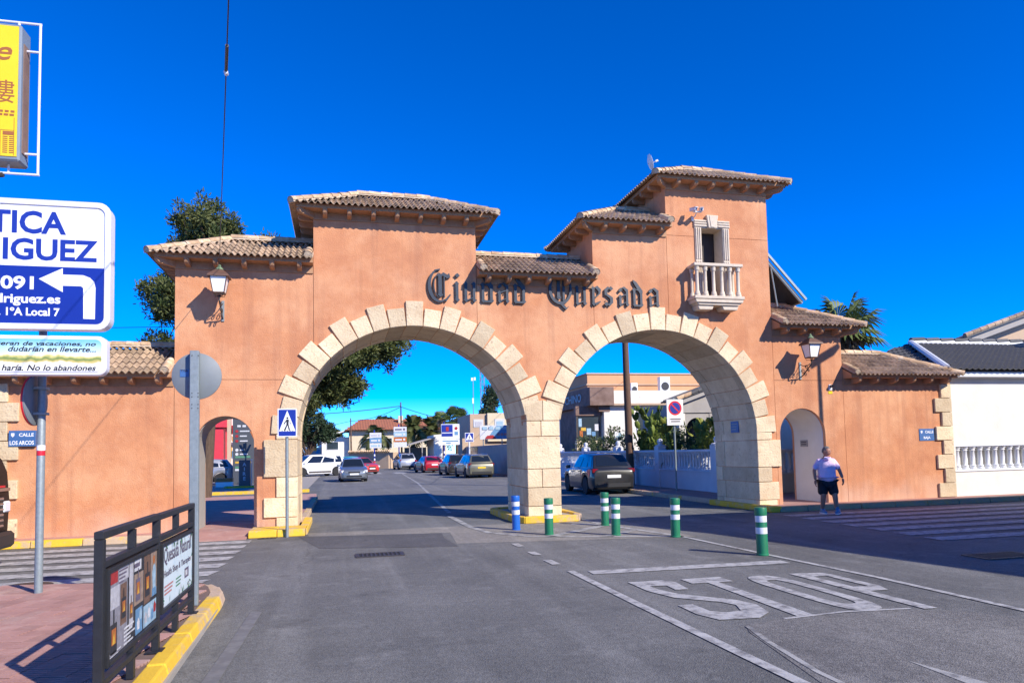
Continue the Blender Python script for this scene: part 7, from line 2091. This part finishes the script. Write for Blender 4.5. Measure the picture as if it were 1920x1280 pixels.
def date_palm(label, base, h, n, L, seed, m='palm'):
    r = random.Random(seed)
    t = thing('date_palm', label, 'palm tree', base, 0, 'date palms at the far junction')
    B = Vector(base)
    MB().tube([B, B + Vector((0.1, 0, h * 0.5)), B + Vector((0.05, 0, h))], [0.30, 0.24, 0.28], 10).build('trunk', M_['bark'], t, smooth=True)
    T_ = B + Vector((0.05, 0, h))
    for k in range(n):
        az = 2 * pi * k / n * 3.0 + r.uniform(-.2, .2); el = r.uniform(0.0, 1.35)
        d = Vector((cos(az), sin(az), 0)); vs, fs = [], []
        def P(s):
            return T_ + d * (L * s * cos(el) + 0.0) * (1 - 0.18 * s * s) + Vector((0, 0, L * (s * sin(el) - 0.75 * s * s * (0.35 + 0.65 * cos(el)))))
        side = d.cross(Vector((0, 0, 1)))
        for i in range(13):
            s = 0.12 + 0.88 * i / 12
            p = P(s); tan = (P(min(1, s + 0.05)) - P(s - 0.05)).normalized()
            ll = L * 0.34 * (1 - 0.65 * abs(s - 0.45) / 0.55)
            for sg in (1, -1):
                tip = p + side * sg * ll * 0.8 + tan * ll * 0.65 + Vector((0, 0, -ll * 0.15))
                w_ = tan * L * 0.05
                b = len(vs)
                vs += [tuple(p - w_), tuple(p + w_), tuple(tip)]
                fs.append((b, b + 1, b + 2))
        for i in range(8):
            a, b_ = P(i / 8), P((i + 1) / 8); w_ = side * 0.03
            b = len(vs); vs += [tuple(a - w_), tuple(a + w_), tuple(b_ + w_), tuple(b_ - w_)]; fs.append((b, b + 1, b + 2, b + 3))
        raw('frond', vs, fs, LM[m], t)
date_palm('date palm with drooping fronds behind the purple stacked signs', (4.2, 90, 0), 3.6, 34, 2.9, 1)
date_palm('date palm rising behind the far junction pole', (9.2, 93, 0), 4.6, 40, 3.3, 2)
date_palm('date palm with upright fronds between the cream house and the carport', (12.0, 95, 0), 4.6, 40, 3.5, 3)
def fan_palm(label, base, h, n, R_, seed, skirt=14):
    r = random.Random(seed)
    t = thing('fan_palm', label, 'palm tree', base, 0, 'fan palms')
    B = Vector(base)
    MB().tube([B, B + Vector((0.05, 0, h * 0.6)), B + Vector((0, 0, h))], [0.26, 0.2, 0.22], 10).build('trunk', M_['bark'], t, smooth=True)
    T_ = B + Vector((0, 0, h))
    for k in range(n + skirt):
        dead = k >= n
        az = r.uniform(0, 2 * pi); el = r.uniform(-0.35, 1.3) if not dead else r.uniform(-1.45, -1.0)
        d = Vector((cos(az) * cos(el), sin(az) * cos(el), sin(el)))
        st = R_ * (0.55 if not dead else 0.25) * r.uniform(0.8, 1.1)
        hub = T_ + d * st + Vector((0, 0, -0.12 * R_ * (cos(el) ** 2)))
        side = d.cross(Vector((0, 0, 1)))
        side = side.normalized() if side.length > 1e-3 else Vector((1, 0, 0))
        up = side.cross(d)
        vs, fs = [], []
        w_ = side * 0.015
        vs += [tuple(T_ - w_), tuple(T_ + w_), tuple(hub + w_), tuple(hub - w_)]; fs.append((0, 1, 2, 3))
        L = R_ * 0.58 * r.uniform(0.85, 1.15)
        ns = 15
        for i in range(ns):
            a = (i / (ns - 1) - 0.5) * 4.0
            dr = d * cos(a) + side * sin(a)
            perp = (side * cos(a) - d * sin(a)) * L * 0.075
            m1 = hub + dr * L * 0.6; tip = hub + dr * L + Vector((0, 0, -L * (0.22 if not dead else 0.3))) - up * 0.05
            b = len(vs)
            vs += [tuple(hub), tuple(m1 - perp + up * 0.02), tuple(tip), tuple(m1 + perp + up * 0.02)]
            fs.append((b, b + 1, b + 2, b + 3))
        raw('fan_leaf' if not dead else 'dry_leaf', vs, fs, LM['fan' if not dead else 'dead'], t)
fan_palm('fan palm with dry hanging leaves behind the right wing of the gate', (16.05, 19.9, 0), 5.35, 30, 1.35, 4, 12)
fan_palm('far fan palm standing behind the estate sign', (14.2, 88, 0), 5.9, 34, 1.9, 6)
fan_palm('smaller far fan palm beside the estate sign', (12.3, 88, 0), 5.9, 24, 1.3, 8)
# garden plants behind the balustrade
def prickly(label, base, n, seed, m='cactus', spread=0.9, h=2.6):
    r = random.Random(seed)
    t = thing('prickly_pear', label, 'cactus', base, 0, 'cacti behind the garden balustrade')
    pad = MB()
    nn = 10
    vs = []
    for j in range(5):
        a = -pi / 2 + pi * j / 4
        for k in range(nn):
            b = 2 * pi * k / nn
            vs.append((cos(a) * cos(b) * 0.5, cos(a) * sin(b) * 0.12, 0.5 + 0.5 * sin(a)))
    fs = [(j * nn + k, j * nn + (k + 1) % nn, (j + 1) * nn + (k + 1) % nn, (j + 1) * nn + k) for j in range(4) for k in range(nn)]
    me = bpy.data.meshes.new('pad'); me.from_pydata(vs, [], fs); me.materials.append(LM[m]); me.polygons.foreach_set('use_smooth', [True] * len(me.polygons)); me.update()
    tips = [(Vector(base) + Vector((r.uniform(-.5, .5) * spread, r.uniform(-.5, .5) * spread, 0)), Vector((0, 0, 1))) for _ in range(5)]
    for k in range(n):
        p, d = r.choice(tips)
        d2 = (d + Vector((r.gauss(0, .45), r.gauss(0, .45), 0.35))).normalized()
        s = r.uniform(0.30, 0.46)
        if p.z + d2.z * s > h:
            continue
        z = d2; x = z.cross(Vector((r.gauss(0, 1), r.gauss(0, 1), 0))).normalized(); y = z.cross(x)
        M = Matrix(((x.x, y.x, z.x, p.x), (x.y, y.y, z.y, p.y), (x.z, y.z, z.z, p.z), (0, 0, 0, 1))) @ Matrix.Diagonal((s * 0.62, s * 0.8, s, 1))
        o = inst('pad', me, t, M)
        tips.append((p + d2 * s * 0.95, d2))
        if len(tips) > 14:
            tips.pop(r.randrange(6))
    return t
prickly('upright prickly pear against the timber pole', (13.2, 29.0, 0.9), 170, 31, 'cactus', 1.6, 3.5)
prickly('dense prickly pear below the shop window wall', (14.6, 30.6, 0.9), 150, 32, 'cactus', 2.2, 3.3)
prickly('yellow green cactus clump behind the no parking post', (13.3, 24.2, 0.9), 120, 33, 'yel', 1.5, 2.75)
prickly('yellow green cactus clump beside the stone jamb', (13.6, 22.6, 0.9), 150, 34, 'yel', 1.7, 2.75)
prickly('low green cactus in the middle of the garden behind the balustrade', (13.5, 26.9, 0.9), 150, 35, 'cactus', 1.9, 3.0)
prickly('yellow green cactus between the two balustrade piers', (13.4, 25.3, 0.9), 150, 36, 'yel', 1.4, 2.85)
def agave(label, base, n, L, seed, m='aloe', wd=0.05):
    r = random.Random(seed)
    t = thing('agave', label, 'plant', base, 0, 'spiky plants behind the garden balustrade')
    for k in range(n):
        az = r.uniform(0, 2 * pi); el = r.uniform(0.15, 1.4)
        d = Vector((cos(az), sin(az), 0)); side = d.cross(Vector((0, 0, 1)))
        vs, fs = [], []
        l = L * r.uniform(0.7, 1.1)
        for i in range(6):
            s = i / 5
            p = Vector(base) + d * l * s * cos(el) + Vector((0, 0, l * (s * sin(el) - 0.3 * s * s * cos(el))))
            w_ = side * wd * (1 - s) ** 0.7
            vs += [tuple(p - w_), tuple(p + w_)]
        fs = [(2 * i, 2 * i + 1, 2 * i + 3, 2 * i + 2) for i in range(5)]
        raw('blade', vs, fs, LM[m], t)
def bush(label, base, rad, n, lf, seed, m):
    r = random.Random(seed)
    t = thing('garden_bush', label, 'bush', base, 0, 'bushes behind the garden balustrade')
    vs, fs = [], []
    for _ in range(n):
        d = Vector((r.gauss(0, 1), r.gauss(0, 1), r.gauss(0, 1))).normalized() * (r.uniform(0.3, 1.0) ** 0.5) * (0.8 + 0.25 * r.random())
        p = Vector(base) + Vector((d.x * rad[0], d.y * rad[1], rad[2] + d.z * rad[2]))
        for _ in range(14):
            e = Vector((r.gauss(0, 1), r.gauss(0, 1), r.gauss(0.3, 1))).normalized()
            o = p + e * 0.10 * r.random(); l = lf * r.uniform(0.7, 1.4)
            sx = e.cross(Vector((r.gauss(0, 1), r.gauss(0, 1), r.gauss(0, 1)))).normalized() * l * 0.22
            b = len(vs)
            vs += [tuple(o), tuple(o + e * l * 0.5 + sx), tuple(o + e * l), tuple(o + e * l * 0.5 - sx)]
            fs.append((b, b + 1, b + 2, b + 3))
    raw('foliage', vs, fs, LM[m], t)
    st = MB()
    for k in range(6):
        a = k * 1.05
        st.tube([Vector(base), Vector(base) + Vector((cos(a) * rad[0] * 0.5, sin(a) * rad[1] * 0.5, rad[2] * 1.3))], [0.03, 0.012], 5)
    kind(st.build('stems', M_['bark'], t), 'stuff')
bush('olive green bush left of the timber pole', (13.3, 33.2, 0.1), (1.0, 1.4, 1.35), 260, 0.13, 51, 'shrub')
bush('bright green bush between the timber pole and the no parking sign', (13.0, 28.0, 0.1), (0.55, 1.2, 1.35), 260, 0.12, 52, 'cactus')
bush('dark leafy bush behind the no parking sign', (13.05, 25.6, 0.1), (0.55, 1.3, 1.25), 260, 0.11, 53, 'shrub')
bush('yellow green bush beside the stone jamb of the right arch', (13.0, 23.0, 0.1), (0.55, 1.4, 1.22), 260, 0.11, 54, 'yel')
bush('dark bush before the cream shop base', (13.5, 37.5, 0.1), (0.9, 1.6, 1.2), 240, 0.14, 55, 'shrub')
agave('spiky agave before the cream shop base', (13.5, 36.5, 1.0), 60, 1.4, 41)
agave('spiky agave under the porch arch', (14.6, 24.8, 1.6), 50, 1.3, 42)
agave('grey feathery shrub before the no parking board', (12.95, 26.6, 1.0), 90, 1.7, 43, 'shrub', 0.03)
agave('fine grey shrub behind the timber pole', (13.0, 31.5, 0.9), 80, 1.6, 44, 'shrub', 0.03)
# ================================================================== the walking man
def person(loc, rz, H=1.60):
    t = thing('person', 'heavy man in a pale pink shirt, black shorts and blue trainers walking on the crossing', 'person')
    skin = mat('skin', (0.42, 0.20, 0.13), 0.55, c2=(0.36, 0.16, 0.10), scale=12)
    shirt = mat('shirt_pink', (0.78, 0.60, 0.76), 0.85, c2=(0.70, 0.50, 0.70), scale=8, bump=1.0, bscale=9)
    shorts = mat('shorts_black', (0.012, 0.012, 0.016), 0.85, bump=0.3, bscale=18, c2=(0.02, 0.02, 0.026), scale=10)
    shoe = mat('trainer_blue', (0.10, 0.22, 0.36), 0.7)
    hair = mat('hair_grey', (0.07, 0.06, 0.055), 0.8, c2=(0.22, 0.21, 0.20), scale=30, bump=0.5, bscale=60)
    def skin_mesh(name, V, E, R_, m, parent, sub=2, root=0):
        me = bpy.data.meshes.new(name)
        me.from_pydata(V, E, [])
        o = bpy.data.objects.new(name, me)
        C.objects.link(o)
        sk = o.modifiers.new('skin', 'SKIN'); sk.use_smooth_shade = True
        for i, r in enumerate(R_):
            r = r if isinstance(r, tuple) else (r, r)
            me.skin_vertices[0].data[i].radius = r
            me.skin_vertices[0].data[i].use_root = (i == root)
        ss = o.modifiers.new('sub', 'SUBSURF'); ss.levels = sub; ss.render_levels = sub
        dg = bpy.context.evaluated_depsgraph_get()
        m2 = bpy.data.meshes.new_from_object(o.evaluated_get(dg))
        bpy.data.objects.remove(o)
        m2.name = name
        m2.materials.clear(); m2.materials.append(m)
        m2.polygons.foreach_set('use_smooth', [True] * len(m2.polygons))
        ob = bpy.data.objects.new(name, m2)
        C.objects.link(ob); ob.parent = parent
        return ob
    # local: +y faces away from the walker's front, figure faces -y; x to the viewer's right
    J = dict(pel=(0, 0, 0.80), sp=(0.0, 0.0, 0.98), ch=(0.0, 0.02, 1.18), nk=(0.0, 0.02, 1.34), hd0=(0.01, 0.0, 1.42), hd1=(0.02, -0.005, 1.53),
             ls=(-0.16, 0.02, 1.235), le=(-0.275, 0.03, 1.03), lw=(-0.275, -0.04, 0.80), rs=(0.16, 0.02, 1.235), re=(0.285, 0.0, 1.04), rw=(0.335, -0.07, 0.83),
             lh=(-0.10, 0.0, 0.76), lk=(-0.115, -0.06, 0.42), la=(-0.11, 0.10, 0.09), rh=(0.10, 0.0, 0.76), rk=(0.135, -0.10, 0.43), ra=(0.165, -0.09, 0.09))
    V = [J[k] for k in ('pel', 'sp', 'ch', 'nk', 'hd0', 'ls', 'le', 'lw', 'rs', 're', 'rw', 'lh', 'lk', 'la', 'rh', 'rk', 'ra')]
    E = [(0, 1), (1, 2), (2, 3), (3, 4), (2, 5), (5, 6), (6, 7), (2, 8), (8, 9), (9, 10), (0, 11), (11, 12), (12, 13), (0, 14), (14, 15), (15, 16)]
    R_ = [(0.155, 0.13), (0.17, 0.15), (0.135, 0.11), (0.060, 0.060), (0.058, 0.058), 0.05, 0.046, 0.034, 0.05, 0.046, 0.034, 0.09, 0.070, 0.045, 0.09, 0.070, 0.045]
    body = skin_mesh('body', V, E, R_, skin, t)
    # head: lathe-like ellipsoid with nose, ears, chin; turned to the viewer's right
    hm = bmesh.new()
    bmesh.ops.create_uvsphere(hm, u_segments=20, v_segments=16, radius=1.0)
    for v in hm.verts:
        x, y, z = v.co
        jaw = 1 - 0.22 * max(0, -z)
        v.co = Vector((x * 0.078 * jaw, y * 0.098 * (1 - 0.10 * max(0, -z)) - (0.012 if z < -0.3 and y < 0 else 0), z * 0.118))
        # brow, nose and mouth relief on the front (-y)
        if y < -0.75 and abs(x) < 0.3:
            if -0.35 < z < 0.12:
                v.co.y -= 0.020 * (1 - abs(x) / 0.3)
            if -0.62 < z < -0.5:
                v.co.y += 0.004
        if y < -0.55 and 0.12 < z < 0.3 and 0.15 < abs(x) < 0.55:
            v.co.y += 0.008
    Mh = Matrix.Translation((0.015, -0.012, 1.475)) @ Matrix.Rotation(radians(48), 4, 'Z') @ Matrix.Rotation(radians(4), 4, 'X')
    bmesh.ops.transform(hm, matrix=Mh, verts=hm.verts[:])
    me = bpy.data.meshes.new('head'); hm.to_mesh(me); hm.free(); me.materials.append(skin)
    me.polygons.foreach_set('use_smooth', [True] * len(me.polygons))
    head = bpy.data.objects.new('head', me); C.objects.link(head); head.parent = t
    for s in (-1, 1):
        MB().lathe([(0.006, -0.006), (0.02, -0.004), (0.024, 0.0), (0.02, 0.006)], 10, Mh @ Matrix.Translation((s * 0.079, 0.012, -0.005)) @ Matrix.Rotation(s * pi / 2, 4, 'Y') @ Matrix.Diagonal((1.4, 0.9, 1, 1))).build('ear', skin, head, smooth=True)
        MB().lathe([(0.001, 0), (0.009, 0.003), (0.011, 0.006)], 8, Mh @ Matrix.Translation((s * 0.030, -0.092, 0.018)) @ Matrix.Rotation(pi / 2, 4, 'X') @ Matrix.Diagonal((1.3, 0.6, 1, 1))).build('eye', M_['iron'], head)
    MB().mbox(Mh @ Matrix.Translation((0, -0.094, -0.058)), 0.022, 0.006, 0.004).build('mouth', mat('lips', (0.30, 0.10, 0.08), 0.5), head)
    hb = bmesh.new()
    bmesh.ops.create_uvsphere(hb, u_segments=20, v_segments=14, radius=1.0)
    bmesh.ops.delete(hb, geom=[v for v in hb.verts if v.co.z < -0.35 or (v.co.y < -0.35 and v.co.z < 0.52) or (v.co.z < 0.1 and v.co.y < 0.15)], context='VERTS')
    for v in hb.verts:
        x, y, z = v.co
        j = 1.06 + rnd.uniform(-.015, .02)
        v.co = Vector((x * 0.080 * j, y * 0.100 * j + 0.004, z * 0.120 * j))
    bmesh.ops.transform(hb, matrix=Mh, verts=hb.verts[:])
    me = bpy.data.meshes.new('hair'); hb.to_mesh(me); hb.free(); me.materials.append(hair)
    me.polygons.foreach_set('use_smooth', [True] * len(me.polygons))
    o = bpy.data.objects.new('hair', me); C.objects.link(o); o.parent = head
    # shirt
    Vs = [(0, 0.0, 0.715), (0, -0.02, 0.88), (0, -0.02, 1.01), (0, 0.01, 1.17), (0, 0.02, 1.30), (-0.165, 0.02, 1.245), (-0.275, 0.03, 1.03), (0.165, 0.02, 1.245), (0.285, 0.01, 1.03)]
    Es = [(0, 1), (1, 2), (2, 3), (3, 4), (3, 5), (5, 6), (3, 7), (7, 8)]
    skin_mesh('shirt', Vs, Es, [(0.195, 0.17), (0.222, 0.205), (0.218, 0.20), (0.185, 0.145), (0.080, 0.075), 0.078, (0.084, 0.075), 0.078, (0.084, 0.075)], shirt, t, root=2)
    MB().lathe([(0.085, 1.30), (0.078, 1.345), (0.068, 1.35), (0.07, 1.30)], 14, Matrix.Translation((0, 0.015, 0)) @ Matrix.Rotation(radians(6), 4, 'X')).build('collar', shirt, t, smooth=True)
    # shorts: two legs meeting at the seat
    Vk = [(0, 0.0, 0.82), (-0.10, 0.0, 0.72), (-0.118, -0.035, 0.42), (0.10, 0.0, 0.72), (0.135, -0.075, 0.42)]
    skin_mesh('shorts', Vk, [(0, 1), (1, 2), (0, 3), (3, 4)], [(0.185, 0.16), (0.118, 0.13), (0.115, 0.125), (0.118, 0.13), (0.115, 0.125)], shorts, t)
    # hands with five fingers, loosely curled
    for sg, w_ in ((-1, Vector(J['lw'])), (1, Vector(J['rw']))):
        dn = Vector((0.06 * sg, -0.12, -0.98)).normalized(); fw = Vector((0, -1, 0)); out = Vector((sg, 0, 0))
        Vh = [tuple(w_), tuple(w_ + dn * 0.05), tuple(w_ + dn * 0.085)]; Eh = [(0, 1), (1, 2)]; Rh = [(0.026, 0.022), (0.033, 0.018), (0.034, 0.016)]
        for k, ln in enumerate((0.068, 0.078, 0.074, 0.058)):
            o_ = fw * (0.027 - 0.018 * k)
            a = w_ + dn * 0.095 + o_
            b = a + dn * ln * 0.5 - out * 0.006
            c_ = b + dn * ln * 0.4 - out * 0.028
            i = len(Vh); Vh += [tuple(a), tuple(b), tuple(c_)]; Eh += [(2, i), (i, i + 1), (i + 1, i + 2)]; Rh += [0.0095, 0.009, 0.008]
        a = w_ + dn * 0.045 + fw * 0.035; b = a + dn * 0.03 + fw * 0.018 - out * 0.01; c_ = b + dn * 0.03
        i = len(Vh); Vh += [tuple(a), tuple(b), tuple(c_)]; Eh += [(1, i), (i, i + 1), (i + 1, i + 2)]; Rh += [0.012, 0.0105, 0.009]
        skin_mesh('hand', Vh, Eh, Rh, skin, body, sub=1, root=1)
    # trainers
    for x, y, yaw in ((-0.11, 0.095, 0.12), (0.17, -0.095, -0.5)):
        M = Matrix.Translation((x, y - 0.05, 0.0)) @ Matrix.Rotation(yaw, 4, 'Z')
        P = [(0.10, 0.0), (0.105, 0.075), (0.07, 0.10), (0.01, 0.095), (-0.06, 0.062), (-0.14, 0.045), (-0.165, 0.02), (-0.16, 0.0)]
        mb = MB()
        for (ya, za), (yb, zb) in zip(P[:-1], P[1:]):
            pass
        vs = []
        for s in (-1, 1):
            for ya, za in P:
                wx = 0.042 if ya > -0.05 else 0.046 if ya > -0.13 else 0.03
                vs.append(M @ Vector((s * wx * (0.82 if za > 0.05 else 1), ya, za + 0.018)))
        n = len(P)
        mb.add(vs, [list(range(n)), list(range(2 * n - 1, n - 1, -1))] + [(i, (i + 1) % n, n + (i + 1) % n, n + i) for i in range(n)])
        sh_ = mb.build('shoe', shoe, t, bevel=0.01, seg=2, smooth=True)
        so = MB()
        so.add([M @ Vector((s * (0.045 if yy > -0.1 else 0.04), yy, z)) for z in (0.0, 0.022) for s, yy in ((-1, 0.11), (1, 0.11), (1, -0.12), (0.55, -0.172), (-0.55, -0.172), (-1, -0.12))],
               [tuple(range(5, -1, -1)), tuple(range(6, 12))] + [(i, (i + 1) % 6, 6 + (i + 1) % 6, 6 + i) for i in range(6)])
        so.build('sole', M_['white_paint'], sh_)
        MB().lathe([(0.044, 0.10), (0.046, 0.16), (0.040, 0.165)], 10, Matrix.Translation((x, y - 0.005, 0))).build('sock', shoe, t, smooth=True)
    t.location = loc
    t.rotation_euler = (0, 0, rz)
    return t
person((11.30, 14.78, 0.008), radians(-22))
